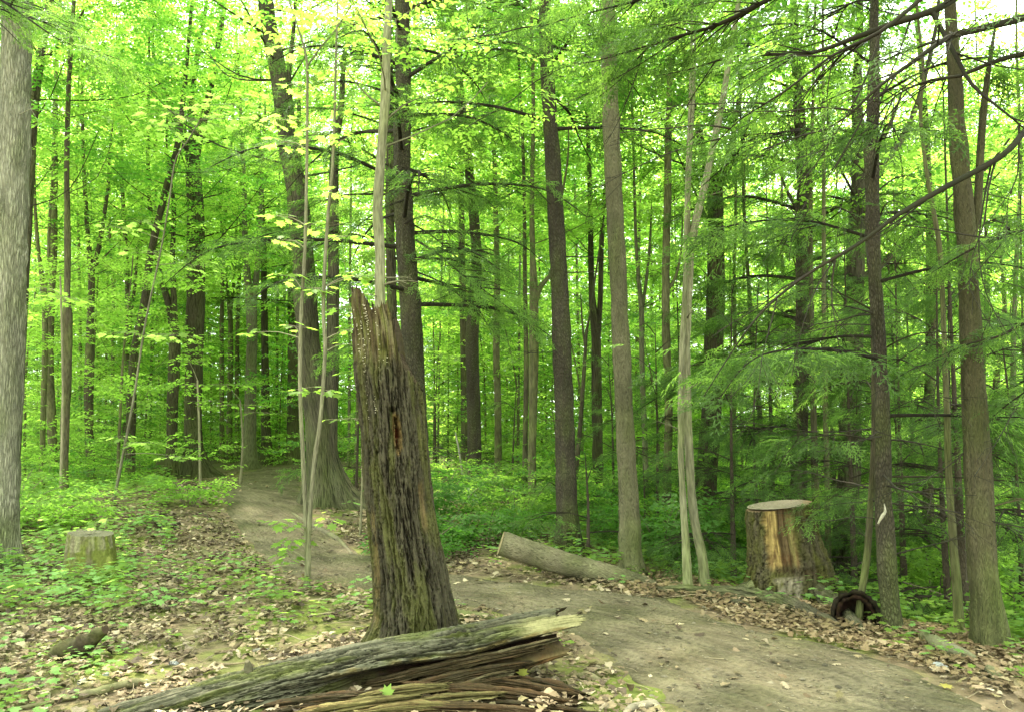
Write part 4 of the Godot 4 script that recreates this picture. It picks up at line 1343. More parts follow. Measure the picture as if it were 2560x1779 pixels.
func far_wood() -> void:
	# the far side of the clearing: a wall of lit leaves that reads as one mass
	rng.seed = 888
	var bufs := [PackedFloat32Array(), PackedFloat32Array()]
	for k in 3400:
		var d := rr(46.0, 84.0)
		var x := d * rr(-1.3, 1.3)
		var h := 0.8 + 24.0 * pow(rng.randf(), 1.15) * lerpf(0.75, 1.2, noise.get_noise_2d(x * 0.1, 5.0) * 0.5 + 0.5)
		var c := Vector3(x, ground(x, -d) + h, -d)
		for s in 26:
			var o := Vector3(rng.randfn(0, 1.7), rng.randfn(0, 0.75), rng.randfn(0, 1.7))
			put(bufs[0 if rng.randf() < 0.6 else 1], turned(rr(0, TAU), rr(-0.6, 0.6), rr(1.8, 3.0)), c + o)
	scatter("far_wood", leafy[0][1], bufs[0], false)
	scatter("far_wood", leafy[1][2], bufs[1], false)
	# the same wood goes on at both sides and behind the viewpoint
	var buf := PackedFloat32Array()
	for k in 900:
		var x := rr(-42.0, 42.0)
		var z := rr(-36.0, 26.0)
		if absf(x) < 12.0 and z < 5.0: continue
		if z < 0.0 and absf(x) < 5.0 - z * 0.86: continue
		var c := Vector3(x, ground(x, z) + (rr(3.0, 14.0) if z > 0.0 and absf(x) < 20.0 else rr(0.6, 14.0)), z)
		for s in 26:
			put(buf, turned(rr(0, TAU), rr(-0.5, 0.5), rr(1.2, 1.9)), c + Vector3(rng.randfn(0, 1.0), rng.randfn(0, 0.35), rng.randfn(0, 1.0)))
	scatter("surrounding_wood", leafy[1][0], buf, false)

func ground_twigs() -> void:
	rng.seed = 999
	var b := MB.new()
	tube(b, [Vector3(-0.5, 0, 0), Vector3(-0.1, 0.02, 0.05), Vector3(0.2, 0.0, 0.02), Vector3(0.5, 0.03, -0.06)], [0.012, 0.011, 0.009, 0.005], 6, 0.1, Color.WHITE, 0.1)
	var mesh := b.mesh(M.twig)
	var buf := PackedFloat32Array()
	for k in 2400:
		var d := sqrt(lerpf(9.0, 260.0, pow(rng.randf(), 1.4)))
		var x := d * rr(-0.8, 0.8)
		if bank(x, d) > 2.0: continue
		if on_path(x, d) and rng.randf() < 0.25: continue
		var l := rr(0.08, 0.45) * (0.5 if on_path(x, d) else 1.0)
		putc(buf, Basis(Vector3.UP, rr(0, TAU)).scaled(Vector3(l, l * 0.8, l * 0.8)), Vector3(x, ground(x, -d) + 0.025, -d), Color(0.20, 0.16, 0.10) * rr(0.5, 1.7))
	scatter("fallen_twigs", mesh, buf, true)
	# grit and crumbs on the path
	var g := MB.new()
	var top := Vector3(0.1, 0.6, 0.0)
	for i in 6:
		var a0 := TAU * i / 6.0
		var a1 := TAU * (i + 1) / 6.0
		g.tri(top, Vector3(cos(a0), 0, sin(a0)) * rr(0.8, 1.1), Vector3(cos(a1), 0, sin(a1)) * rr(0.8, 1.1), Color.WHITE)
	var gm := g.mesh(M.twig)
	buf = PackedFloat32Array()
	for k in 16000:
		var d := sqrt(lerpf(9.0, 90.0, rng.randf()))
		var x := d * rr(-0.5, 0.8)
		if not on_path(x, d): continue
		var s := rr(0.003, 0.010) * (2.6 if rng.randf() < 0.04 else 1.0)
		putc(buf, Basis(Vector3.UP, rr(0, TAU)).scaled(Vector3(s, s * rr(0.5, 1.0), s * rr(0.6, 1.3))), Vector3(x, ground(x, -d) + 0.030, -d), Color(0.125, 0.107, 0.072) * rr(0.3, 1.35))
	scatter("path_grit", gm, buf, true)

# ------------------------------------------------------------------
func _ready() -> void:
	var cam := Camera3D.new()
	cam.name = "camera"
	cam.fov = 48.0
	cam.near = 0.05
	cam.far = 2000.0
	cam.position = Vector3(0, 1.6, 0)
	cam.rotation_degrees = Vector3(4.5, 0, 0)
	add_child(cam)
	cam.current = true

	var sky_mat := ProceduralSkyMaterial.new()
	sky_mat.sky_top_color = Color(0.93, 0.98, 0.96)
	sky_mat.sky_horizon_color = Color(0.97, 1.0, 0.96)
	sky_mat.sky_curve = 0.2
	sky_mat.ground_bottom_color = Color(0.30, 0.34, 0.22)
	sky_mat.ground_horizon_color = Color(0.80, 0.84, 0.78)
	var sky := Sky.new()
	sky.sky_material = sky_mat
	var env := Environment.new()
	env.background_mode = Environment.BG_SKY
	env.sky = sky
	env.background_energy_multiplier = 1.0
	env.tonemap_mode = Environment.TONE_MAPPER_LINEAR
	env.tonemap_exposure = 8.0
	env.ssao_enabled = true
	env.ssil_enabled = true
	env.sdfgi_enabled = true
	var we := WorldEnvironment.new()
	we.name = "environment"
	we.environment = env
	add_child(we)

	var sun := DirectionalLight3D.new()
	sun.name = "sun"
	sun.light_energy = 1.3
	sun.light_angular_distance = 2.0
	sun.light_color = Color(1.0, 0.97, 0.91)
	sun.shadow_enabled = true
	sun.rotation_degrees = Vector3(-60, 215, 0)
	add_child(sun)

	noise.seed = 11
	noise.frequency = 1.0
	noise.fractal_octaves = 3
	materials()
	for tone in 4:
		var row := []
		for s in 3: row.append(broad_spray(tone * 3 + s, M.leaf[tone]))
		leafy.append(row)
	hem_spray = [needle_spray(1, M.needle[0]), needle_spray(2, M.needle[1])]

	setting()
	tree("maple_tree","broad pale grey trunk at the left edge with shaggy vertical bark plates","plate",Color(0.270,0.255,0.180),[V(-5.222,-0.049,-8.354),V(-5.242,0.967,-8.354),V(-5.262,2.213,-8.354),V(-5.304,3.490,-8.354),V(-5.346,4.797,-8.354),V(-5.386,6.136,-8.354)],[0.130,0.119,0.130,0.142,0.144,0.148],15.0,0.60,["broad",8.2,2.9,220,0,1.00],[])
	tree("maple_tree","dark slanting trunk half hidden behind the broad pale left trunk","furrow",Color(0.067,0.057,0.034),[V(-8.630,0.021,-14.000),V(-8.626,4.048,-14.000),V(-8.621,6.957,-14.000),V(-8.525,8.297,-14.000),V(-8.421,9.201,-14.000)],[0.068,0.063,0.077,0.070,0.063],16.0,0.60,["broad",6.2,2.9,567,1,1.00],[[[V(-8.569,7.998,-14.000),V(-8.195,8.372,-14.000),V(-7.921,8.748,-14.000),V(-7.755,9.126,-14.000)],[0.042,0.032,0.025,0.018]]])
	tree("maple_tree","slim twin-topped trunk just right of the broad pale left trunk","smooth",Color(0.099,0.092,0.046),[V(-10.505,-0.165,-18.000),V(-10.509,0.236,-18.000),V(-10.546,2.019,-18.000),V(-10.572,3.375,-18.000),V(-10.646,4.380,-18.000),V(-10.798,5.301,-18.000),V(-10.923,6.229,-18.000)],[0.063,0.059,0.059,0.063,0.068,0.041,0.036],15.0,0.60,["broad",5.2,2.4,702,0,1.00],[[[V(-10.637,4.380,-18.000),V(-10.583,5.208,-18.000),V(-10.603,6.043,-18.000)],[0.041,0.036,0.032]]])
	tree("maple_tree","straight grey-brown trunk that kinks right near its foot, left group","smooth",Color(0.099,0.092,0.046),[V(-10.974,-0.099,-19.332),V(-11.111,1.569,-19.332),V(-11.245,3.019,-19.332),V(-11.248,4.586,-19.332),V(-11.252,5.973,-19.332),V(-11.322,7.981,-19.332)],[0.092,0.106,0.111,0.082,0.077,0.068],16.0,0.60,["broad",6.2,2.8,756,1,1.00],[])
	tree("maple_tree","dark trunk with a swollen knot at mid height, left group","smooth",Color(0.067,0.057,0.034),[V(-7.978,0.110,-14.358),V(-8.009,1.577,-14.358),V(-8.013,2.654,-14.358),V(-8.048,3.452,-14.358),V(-8.071,3.817,-14.358),V(-8.109,4.848,-14.358),V(-8.189,6.339,-14.358)],[0.057,0.072,0.075,0.086,0.054,0.054,0.047],16.0,0.60,["broad",6.2,2.6,702,1,1.00],[])
	tree("beech_tree","very thin straight trunk right of the knotted dark trunk","smooth",Color(0.099,0.092,0.046),[V(-12.867,-0.117,-24.000),V(-13.009,3.362,-24.000),V(-13.213,7.028,-24.000),V(-13.404,9.773,-24.000)],[0.054,0.048,0.042,0.036],15.0,0.60,["broad",4.2,2.4,567,0,1.00],[])
	tree("maple_tree","dark trunk forking into a narrow wishbone at mid height","smooth",Color(0.067,0.057,0.034),[V(-10.146,-0.110,-19.471),V(-10.266,1.278,-19.471),V(-10.324,2.443,-19.471),V(-10.350,4.013,-19.471),V(-10.366,5.104,-19.471),V(-10.478,5.904,-19.471),V(-10.593,7.011,-19.471),V(-10.686,8.027,-19.471)],[0.102,0.097,0.107,0.083,0.073,0.054,0.049,0.044],16.0,0.60,["broad",6.2,2.6,702,1,1.00],[[[V(-10.350,5.204,-19.471),V(-10.217,5.803,-19.471),V(-10.126,6.507,-19.471),V(-10.044,7.417,-19.471)],[0.054,0.058,0.049,0.039]],[[V(-10.334,5.284,-19.471),V(-10.051,5.603,-19.471),V(-9.728,5.944,-19.471)],[0.029,0.024,0.019]]])
	tree("beech_tree","hair-thin far trunk with a small fork, right of the wishbone trunk","smooth",Color(0.099,0.092,0.046),[V(-13.427,-0.071,-27.000),V(-13.537,3.582,-27.000),V(-13.607,6.045,-27.000),V(-13.746,7.151,-27.000)],[0.061,0.061,0.061,0.041],14.0,0.60,["broad",3.2,2.4,567,0,1.00],[[[V(-13.609,6.114,-27.000),V(-13.516,6.874,-27.000),V(-13.438,7.707,-27.000)],[0.041,0.034,0.027]]])
	tree("maple_tree","slim dark trunk with a side limb rising right, by the leaning trunk","smooth",Color(0.067,0.057,0.034),[V(-11.554,-0.113,-24.000),V(-11.566,2.159,-24.000),V(-11.586,3.967,-24.000),V(-11.670,5.551,-24.000),V(-11.787,7.028,-24.000)],[0.102,0.096,0.090,0.078,0.066],16.0,0.60,["broad",5.2,2.6,702,0,1.00],[[[V(-11.561,4.574,-24.000),V(-11.452,5.551,-24.000),V(-11.415,6.535,-24.000)],[0.054,0.048,0.042]]])
	tree("maple_tree","dark curved trunk leaning right as it rises past the pale pole","furrow",Color(0.067,0.057,0.034),[V(-8.598,-0.092,-18.148),V(-8.628,1.300,-18.148),V(-8.632,2.386,-18.148),V(-8.594,3.298,-18.148),V(-8.425,4.190,-18.148),V(-8.370,4.959,-18.148),V(-8.243,5.798,-18.148),V(-8.054,6.738,-18.148),V(-7.812,7.828,-18.148),V(-7.724,8.545,-18.148)],[0.100,0.104,0.104,0.082,0.091,0.082,0.082,0.077,0.068,0.059],15.0,0.60,["broad",7.2,2.9,648,1,1.00],[])
	tree("maple_tree","stocky trunk dividing into two stems at mid height, left of the stout trunk","furrow",Color(0.067,0.057,0.034),[V(-9.030,-0.097,-21.363),V(-9.060,1.565,-21.363),V(-9.064,2.954,-21.363),V(-9.074,3.923,-21.363),V(-9.297,4.791,-21.363),V(-9.514,5.445,-21.363),V(-9.692,6.212,-21.363)],[0.150,0.139,0.150,0.139,0.091,0.080,0.064],16.0,0.60,["broad",6.2,2.9,702,1,1.00],[[[V(-9.053,3.923,-21.363),V(-9.128,4.899,-21.363),V(-9.197,5.992,-21.363),V(-9.208,7.316,-21.363)],[0.091,0.080,0.070,0.059]]])
	tree("maple_tree","stout dark trunk with flared foot and a spreading forked crown left of path","furrow",Color(0.067,0.057,0.034),[V(-8.794,-0.126,-22.349),V(-8.874,0.788,-22.349),V(-8.905,2.121,-22.349),V(-8.930,4.370,-22.349),V(-8.949,6.080,-22.349),V(-9.037,7.811,-22.349),V(-9.131,8.977,-22.349),V(-8.950,9.799,-22.349),V(-8.748,10.743,-22.349)],[0.280,0.235,0.235,0.257,0.257,0.235,0.213,0.134,0.101],17.0,1.30,["broad",7.2,3.5,1026,1,1.00],[[[V(-9.150,8.860,-22.349),V(-9.466,9.799,-22.349),V(-9.837,10.601,-22.349),V(-10.212,11.456,-22.349)],[0.145,0.112,0.084,0.062]],[[V(-9.108,8.977,-22.349),V(-9.221,10.388,-22.349),V(-9.108,11.932,-22.349),V(-8.939,13.252,-22.349)],[0.112,0.089,0.067,0.050]]])
	tree("beech_tree","thin far trunk right of the stout dark trunk","smooth",Color(0.099,0.092,0.046),[V(-10.079,-0.026,-28.000),V(-10.162,2.252,-28.000),V(-10.243,5.070,-28.000),V(-10.251,7.357,-28.000)],[0.084,0.084,0.077,0.063],15.0,0.60,["broad",5.2,2.4,621,0,1.00],[])
	tree("beech_tree","thin far trunk with a fork, middle of three left of path","smooth",Color(0.099,0.092,0.046),[V(-10.195,0.040,-29.000),V(-10.235,2.275,-29.000),V(-10.287,5.194,-29.000),V(-10.466,6.375,-29.000)],[0.109,0.102,0.087,0.058],15.0,0.60,["broad",5.2,2.4,567,1,1.00],[[[V(-10.291,5.341,-29.000),V(-10.210,6.671,-29.000),V(-10.192,8.159,-29.000)],[0.058,0.051,0.044]]])
	tree("beech_tree","thin far trunk nearest the path of three slender ones","smooth",Color(0.099,0.092,0.046),[V(-10.245,0.064,-30.000),V(-10.338,3.049,-30.000),V(-10.378,5.623,-30.000),V(-10.344,7.768,-30.000)],[0.083,0.075,0.075,0.060],15.0,0.60,["broad",5.2,2.4,567,0,1.00],[])
	tree("maple_tree","smooth grey trunk forking upwards at the far bend of the path","smooth",Color(0.116,0.109,0.065),[V(-8.476,-0.129,-25.943),V(-8.478,1.558,-25.943),V(-8.489,3.505,-25.943),V(-8.520,5.210,-25.943),V(-8.688,6.136,-25.943),V(-8.801,7.468,-25.943),V(-8.870,9.080,-25.943)],[0.221,0.195,0.175,0.175,0.117,0.097,0.078],17.0,0.80,["broad",7.2,3.1,837,0,1.00],[[[V(-8.493,5.210,-25.943),V(-8.389,6.269,-25.943),V(-8.314,8.003,-25.943),V(-8.291,9.756,-25.943)],[0.110,0.097,0.084,0.065]]])
	tree("hemlock_tree","dark straight narrow trunk at the far bend of the path","furrow",Color(0.067,0.057,0.034),[V(-8.320,-0.055,-27.366),V(-8.411,1.556,-27.366),V(-8.488,3.609,-27.366),V(-8.566,5.687,-27.366),V(-8.645,7.790,-27.366)],[0.185,0.151,0.130,0.110,0.096],16.0,0.60,["hemlock",5.2,2.4,0.60,0.0,1.00],[])
	tree("maple_tree","brown trunk with clean column seen just left of the furrowed double trunk","furrow",Color(0.099,0.092,0.046),[V(-7.645,-0.103,-28.000),V(-7.649,0.610,-28.000),V(-7.671,2.252,-28.000),V(-7.702,4.362,-28.000),V(-7.748,6.496,-28.000)],[0.242,0.224,0.196,0.189,0.175],17.0,0.60,["broad",6.2,3.1,702,1,1.00],[])
	tree("maple_tree","large furrowed double trunk with broad flared base beside the path","furrow",Color(0.088,0.076,0.050),[V(-3.196,-0.032,-13.982),V(-3.276,0.678,-13.982),V(-3.369,1.577,-13.982),V(-3.586,2.979,-13.982),V(-3.706,4.403,-13.982),V(-3.846,5.631,-13.982),V(-4.017,6.582,-13.982),V(-4.185,7.691,-13.982),V(-4.429,8.814,-13.982)],[0.336,0.266,0.224,0.203,0.196,0.182,0.168,0.161,0.140],18.0,0.90,["broad",7.2,3.5,864,1,1.00],[[[V(-3.149,0.540,-13.982),V(-3.163,1.369,-13.982),V(-3.159,2.275,-13.982),V(-3.162,4.045,-13.982),V(-3.180,5.486,-13.982),V(-3.181,6.362,-13.982)],[0.154,0.126,0.119,0.105,0.091,0.077]],[[V(-3.848,6.069,-13.982),V(-3.967,6.950,-13.982),V(-4.028,7.766,-13.982),V(-3.955,8.739,-13.982)],[0.077,0.056,0.045,0.035]]])
	tree("beech_tree","pale slender trunk rising straight out from behind the broken snag","smooth",Color(0.170,0.158,0.095),[V(-1.122,-0.153,-7.100),V(-1.143,1.237,-7.100),V(-1.181,2.552,-7.100),V(-1.188,3.060,-7.100),V(-1.215,3.463,-7.100),V(-1.199,3.869,-7.100),V(-1.162,4.467,-7.100),V(-1.154,4.958,-7.100),V(-1.137,5.378,-7.100),V(-1.114,5.918,-7.100)],[0.054,0.050,0.046,0.044,0.048,0.043,0.043,0.039,0.032,0.025],7.6,0.00,["broad",4.9,1.2,230,0,0.70],[[[V(-1.162,4.429,-7.100),V(-1.317,4.542,-7.100),V(-1.466,4.708,-7.100),V(-1.594,4.882,-7.100)],[0.012,0.007,0.005,0.004]],[[V(-1.146,4.317,-7.100),V(-0.987,4.459,-7.100),V(-0.805,4.542,-7.100),V(-0.549,4.663,-7.100)],[0.011,0.007,0.005,0.004]]])
	tree("hemlock_tree","shaggy brown hemlock trunk close behind the broken snag","flake",Color(0.088,0.076,0.050),[V(-1.118,-0.124,-9.800),V(-1.135,0.617,-9.800),V(-1.220,2.319,-9.800),V(-1.256,3.014,-9.800),V(-1.324,3.817,-9.800),V(-1.385,4.835,-9.800),V(-1.376,5.869,-9.800),V(-1.402,6.921,-9.800)],[0.154,0.142,0.132,0.125,0.115,0.108,0.098,0.088],15.0,0.60,["hemlock",3.1,2.4,0.75,1.0,1.00],[],[[[V(-1.170,3.771,-9.600),V(-0.840,3.492,-9.200),V(-0.540,3.202,-8.900),V(-0.220,2.944,-8.700),V(0.130,2.666,-8.600),V(0.303,2.492,-8.600)],0.016,1.1,0.28,0.9],[[V(-1.166,3.377,-9.600),V(-0.894,3.226,-9.300),V(-0.591,2.990,-9.000),V(-0.314,2.703,-8.900),V(-0.134,2.478,-8.900)],0.013,1.1,0.3,0.9],[[V(-1.234,3.994,-9.700),V(-0.955,3.775,-9.400),V(-0.606,3.444,-9.200),V(-0.368,3.238,-9.100)],0.013,1.1,0.35,0.9],[[V(-1.335,4.296,-9.700),V(-1.549,4.142,-9.500),V(-1.817,3.920,-9.400),V(-2.005,3.726,-9.400)],0.013,0.9,0.2,0.9],[[V(-1.332,3.994,-9.700),V(-1.064,4.043,-9.500),V(-0.813,3.920,-9.400),V(-0.573,3.775,-9.400)],0.012,0.9,0.2,0.9],[[V(-1.482,2.435,-10.000),V(-1.795,2.554,-10.200),V(-2.142,2.468,-10.400),V(-2.528,2.318,-10.500)],0.012,0.9,0.2,0.9],[[V(-1.459,2.637,-10.000),V(-1.816,2.824,-10.300),V(-2.219,2.742,-10.500)],0.012,0.8,0.2,0.9]])
	tree("hemlock_tree","dim dark trunk half hidden behind the hemlock and broken snag","furrow",Color(0.067,0.057,0.034),[V(-1.804,-0.143,-12.500),V(-1.843,1.891,-12.500),V(-1.910,3.786,-12.500),V(-1.950,5.074,-12.500),V(-1.953,6.383,-12.500)],[0.081,0.075,0.075,0.069,0.063],14.0,0.60,["hemlock",4.2,2.2,0.70,0.0,1.00],[])
	tree("hemlock_tree","dark reddish trunk split by a long vertical crack right of snag","flake",Color(0.080,0.066,0.046),[V(-0.767,-0.085,-16.661),V(-0.779,0.912,-16.661),V(-0.799,1.930,-16.661),V(-0.838,3.294,-16.661),V(-0.759,4.599,-16.661),V(-0.762,5.369,-16.661),V(-0.885,6.577,-16.661),V(-1.009,7.686,-16.661)],[0.150,0.142,0.138,0.138,0.117,0.113,0.100,0.083],15.0,0.60,["broad",7.2,2.6,567,1,1.00],[])
	tree("maple_tree","dark slim trunk pressed against the left of the cracked trunk","smooth",Color(0.067,0.057,0.034),[V(-1.170,-0.127,-20.000),V(-1.190,2.066,-20.000),V(-1.229,4.079,-20.000),V(-1.280,6.124,-20.000)],[0.100,0.090,0.090,0.080],15.0,0.60,["broad",6.2,2.4,621,0,1.00],[])
	tree("maple_tree","straight olive trunk between the cracked trunk and the big reddish one","smooth",Color(0.099,0.092,0.046),[V(-0.317,-0.138,-18.272),V(-0.319,1.570,-18.272),V(-0.358,3.218,-18.272),V(-0.342,4.795,-18.272),V(-0.362,5.733,-18.272),V(-0.412,7.631,-18.272)],[0.087,0.082,0.082,0.069,0.064,0.055],15.0,0.60,["broad",6.2,2.6,702,1,1.00],[])
	tree("maple_tree","grey-green trunk with a limb reaching right, left of the big reddish trunk","smooth",Color(0.099,0.092,0.046),[V(0.342,-0.212,-13.055),V(0.324,0.932,-13.055),V(0.346,1.904,-13.055),V(0.361,2.888,-13.055),V(0.363,3.616,-13.055),V(0.344,4.284,-13.055),V(0.333,5.228,-13.055)],[0.069,0.065,0.072,0.078,0.072,0.049,0.039],15.0,0.60,["broad",5.7,2.6,567,1,1.00],[[[V(0.376,3.483,-13.055),V(0.475,3.783,-13.055),V(0.621,3.950,-13.055),V(0.742,4.418,-13.055),V(0.798,5.093,-13.055)],[0.049,0.046,0.036,0.029,0.023]]])
	tree("hemlock_tree","thin dark companion stem left of the grey-green limbed trunk","smooth",Color(0.067,0.057,0.034),[V(0.237,-0.176,-15.000),V(0.246,1.203,-15.000),V(0.271,2.701,-15.000),V(0.243,4.223,-15.000)],[0.053,0.049,0.049,0.041],13.0,0.60,["broad",5.2,2.0,260,0,1.00],[])
	tree("pine_tree","tall reddish-brown trunk with short dead branch stubs, centre right","flake",Color(0.080,0.066,0.046),[V(0.685,-0.101,-9.662),V(0.655,0.631,-9.662),V(0.640,1.345,-9.662),V(0.619,2.067,-9.662),V(0.577,3.289,-9.662),V(0.518,4.537,-9.662),V(0.458,5.553,-9.662),V(0.412,6.689,-9.662)],[0.140,0.121,0.116,0.111,0.102,0.097,0.089,0.077],15.0,0.60,["hemlock",5.2,1.8,0.60,1.6,1.0],[])
	tree("maple_tree","dark pair of fused stems right of the tall reddish trunk","furrow",Color(0.067,0.057,0.034),[V(1.714,-0.629,-16.000),V(1.712,0.073,-16.000),V(1.705,1.177,-16.000),V(1.696,1.973,-16.000),V(1.690,3.178,-16.000),V(1.616,4.071,-16.000),V(1.601,5.219,-16.000),V(1.586,6.463,-16.000)],[0.121,0.112,0.104,0.104,0.100,0.064,0.056,0.048],15.0,0.60,["broad",5.7,2.6,621,1,1.00],[[[V(1.721,3.097,-16.000),V(1.786,4.071,-16.000),V(1.820,5.219,-16.000),V(1.894,6.213,-16.000)],[0.060,0.056,0.052,0.040]]])
	tree("maple_tree","crooked black stem slanting right of the tall reddish trunk","smooth",Color(0.067,0.057,0.034),[V(1.056,-0.396,-14.000),V(1.112,0.677,-14.000),V(1.201,1.577,-14.000),V(1.279,2.628,-14.000),V(1.311,3.122,-14.000),V(1.384,3.477,-14.000)],[0.042,0.039,0.039,0.032,0.025,0.018],9.0,0.60,["broad",4.2,1.8,160,0,1.00],[[[V(1.294,2.769,-14.000),V(1.234,3.335,-14.000),V(1.217,3.834,-14.000)],[0.021,0.018,0.014]]])
	tree("cherry_tree","pale tan trunk with fine flaky bark beside the leaning log","scale",Color(0.155,0.138,0.080),[V(1.221,-0.118,-8.253),V(1.207,0.249,-8.253),V(1.193,0.772,-8.253),V(1.161,1.587,-8.253),V(1.133,2.414,-8.253),V(1.094,3.467,-8.253),V(1.058,4.541,-8.253),V(1.033,5.416,-8.253),V(1.022,6.081,-8.253)],[0.120,0.105,0.097,0.093,0.089,0.087,0.087,0.083,0.078],14.0,0.50,["broad",7.2,2.4,160,1,1.00],[])
	tree("maple_tree","slender grey forked stem right of the pale tan trunk","smooth",Color(0.116,0.109,0.065),[V(2.343,-0.761,-14.000),V(2.338,-0.147,-14.000),V(2.315,1.230,-14.000),V(2.284,2.628,-14.000),V(2.288,3.548,-14.000),V(2.239,4.120,-14.000),V(2.204,4.767,-14.000),V(2.189,5.855,-14.000)],[0.057,0.053,0.049,0.046,0.046,0.032,0.028,0.025],13.0,0.60,["broad",5.2,2.2,432,0,1.00],[[[V(2.302,3.548,-14.000),V(2.380,4.048,-14.000),V(2.444,4.622,-14.000),V(2.499,5.491,-14.000)],[0.032,0.028,0.025,0.018]]])
	tree("maple_tree","straight olive-brown trunk left of the pale double-stemmed tree","smooth",Color(0.099,0.092,0.046),[V(2.279,-0.631,-12.000),V(2.285,-0.160,-12.000),V(2.309,0.691,-12.000),V(2.351,1.820,-12.000),V(2.329,2.784,-12.000),V(2.337,3.698,-12.000),V(2.380,4.935,-12.000),V(2.418,6.192,-12.000)],[0.071,0.066,0.063,0.060,0.060,0.057,0.054,0.048],14.0,0.60,["broad",6.2,2.4,486,1,1.00],[[[V(2.390,3.576,-12.000),V(2.490,3.760,-12.000),V(2.582,4.191,-12.000),V(2.605,4.811,-12.000)],[0.024,0.021,0.018,0.015]]])
	tree("birch_tree","pale smooth stem dividing into a narrow V, the taller of two beside the stump","smooth",Color(0.170,0.158,0.095),[V(1.854,-0.137,-7.772),V(1.821,0.291,-7.772),V(1.758,0.593,-7.772),V(1.723,1.011,-7.772),V(1.698,1.781,-7.772),V(1.704,2.366,-7.772),V(1.738,2.959,-7.772),V(1.759,3.258,-7.772),V(1.832,3.599,-7.772),V(1.926,3.962,-7.772),V(2.065,4.574,-7.772),V(2.177,5.151,-7.772)],[0.051,0.043,0.043,0.041,0.041,0.039,0.043,0.047,0.037,0.035,0.033,0.029],10.0,0.25,["broad",6.5,1.4,110,0,0.85],[[[V(1.742,3.198,-7.772),V(1.742,3.679,-7.772),V(1.767,4.165,-7.772),V(1.819,4.903,-7.772),V(1.846,5.484,-7.772)],[0.027,0.027,0.025,0.023,0.019]]])
	tree("birch_tree","pale smooth slim stem close left of the V-forked stem","smooth",Color(0.170,0.158,0.095),[V(1.668,-0.131,-7.688),V(1.640,0.566,-7.688),V(1.616,1.207,-7.688),V(1.622,1.779,-7.688),V(1.646,2.319,-7.688),V(1.677,2.787,-7.688),V(1.693,3.260,-7.688),V(1.711,3.817,-7.688)],[0.048,0.037,0.029,0.027,0.027,0.023,0.019,0.015],9.0,0.20,["broad",6.3,1.2,80,0,0.85],[])
	tree("maple_tree","broad dark trunk forking high behind the pale birch stems","furrow",Color(0.067,0.057,0.034),[V(2.988,-0.886,-13.000),V(2.994,-0.653,-13.000),V(3.070,-0.022,-13.000),V(3.166,0.935,-13.000),V(3.249,1.903,-13.000),V(3.308,2.882,-13.000),V(3.354,3.873,-13.000),V(3.373,4.809,-13.000),V(3.358,5.416,-13.000),V(3.228,5.891,-13.000),V(3.105,6.437,-13.000)],[0.204,0.189,0.176,0.163,0.163,0.153,0.143,0.130,0.124,0.072,0.052],15.0,0.60,["broad",6.2,2.9,567,1,1.00],[[[V(3.397,5.348,-13.000),V(3.538,5.755,-13.000),V(3.704,6.369,-13.000)],[0.072,0.059,0.046]]])
	tree("hemlock_tree","brown-grey trunk rising straight behind the cut stump","flake",Color(0.088,0.076,0.050),[V(4.029,-1.111,-11.500),V(4.075,0.390,-11.500),V(4.157,1.868,-11.500),V(4.218,3.025,-11.500),V(4.251,3.964,-11.500),V(4.285,4.754,-11.500),V(4.254,6.122,-11.500),V(4.224,6.978,-11.500),V(4.212,7.844,-11.500)],[0.118,0.109,0.104,0.104,0.098,0.095,0.078,0.063,0.052],14.0,0.60,["hemlock",2.4,2.2,0.90,0.6,1.00],[[[V(4.282,4.439,-11.500),V(4.160,4.677,-11.500),V(4.022,4.976,-11.500),V(3.940,5.215,-11.500)],[0.037,0.029,0.023,0.017]]])
	tree("maple_tree","thin dark leaning stem left of the brown-grey trunk","smooth",Color(0.067,0.057,0.034),[V(4.090,-1.171,-13.000),V(4.069,0.360,-13.000),V(4.046,1.256,-13.000),V(3.975,2.358,-13.000),V(3.925,3.014,-13.000),V(3.893,3.873,-13.000),V(3.849,4.809,-13.000)],[0.049,0.046,0.042,0.039,0.036,0.029,0.026],12.0,0.60,["broad",5.2,2.0,240,0,1.00],[])
	tree("maple_tree","thin green-grey stem behind the hemlock boughs, between leaning stem and birches","smooth",Color(0.099,0.092,0.046),[V(4.111,-1.280,-15.000),V(4.114,-0.563,-15.000),V(4.130,0.833,-15.000),V(4.201,2.701,-15.000),V(4.219,4.223,-15.000)],[0.049,0.045,0.041,0.038,0.034],13.0,0.60,["broad",5.2,2.0,260,0,1.00],[])
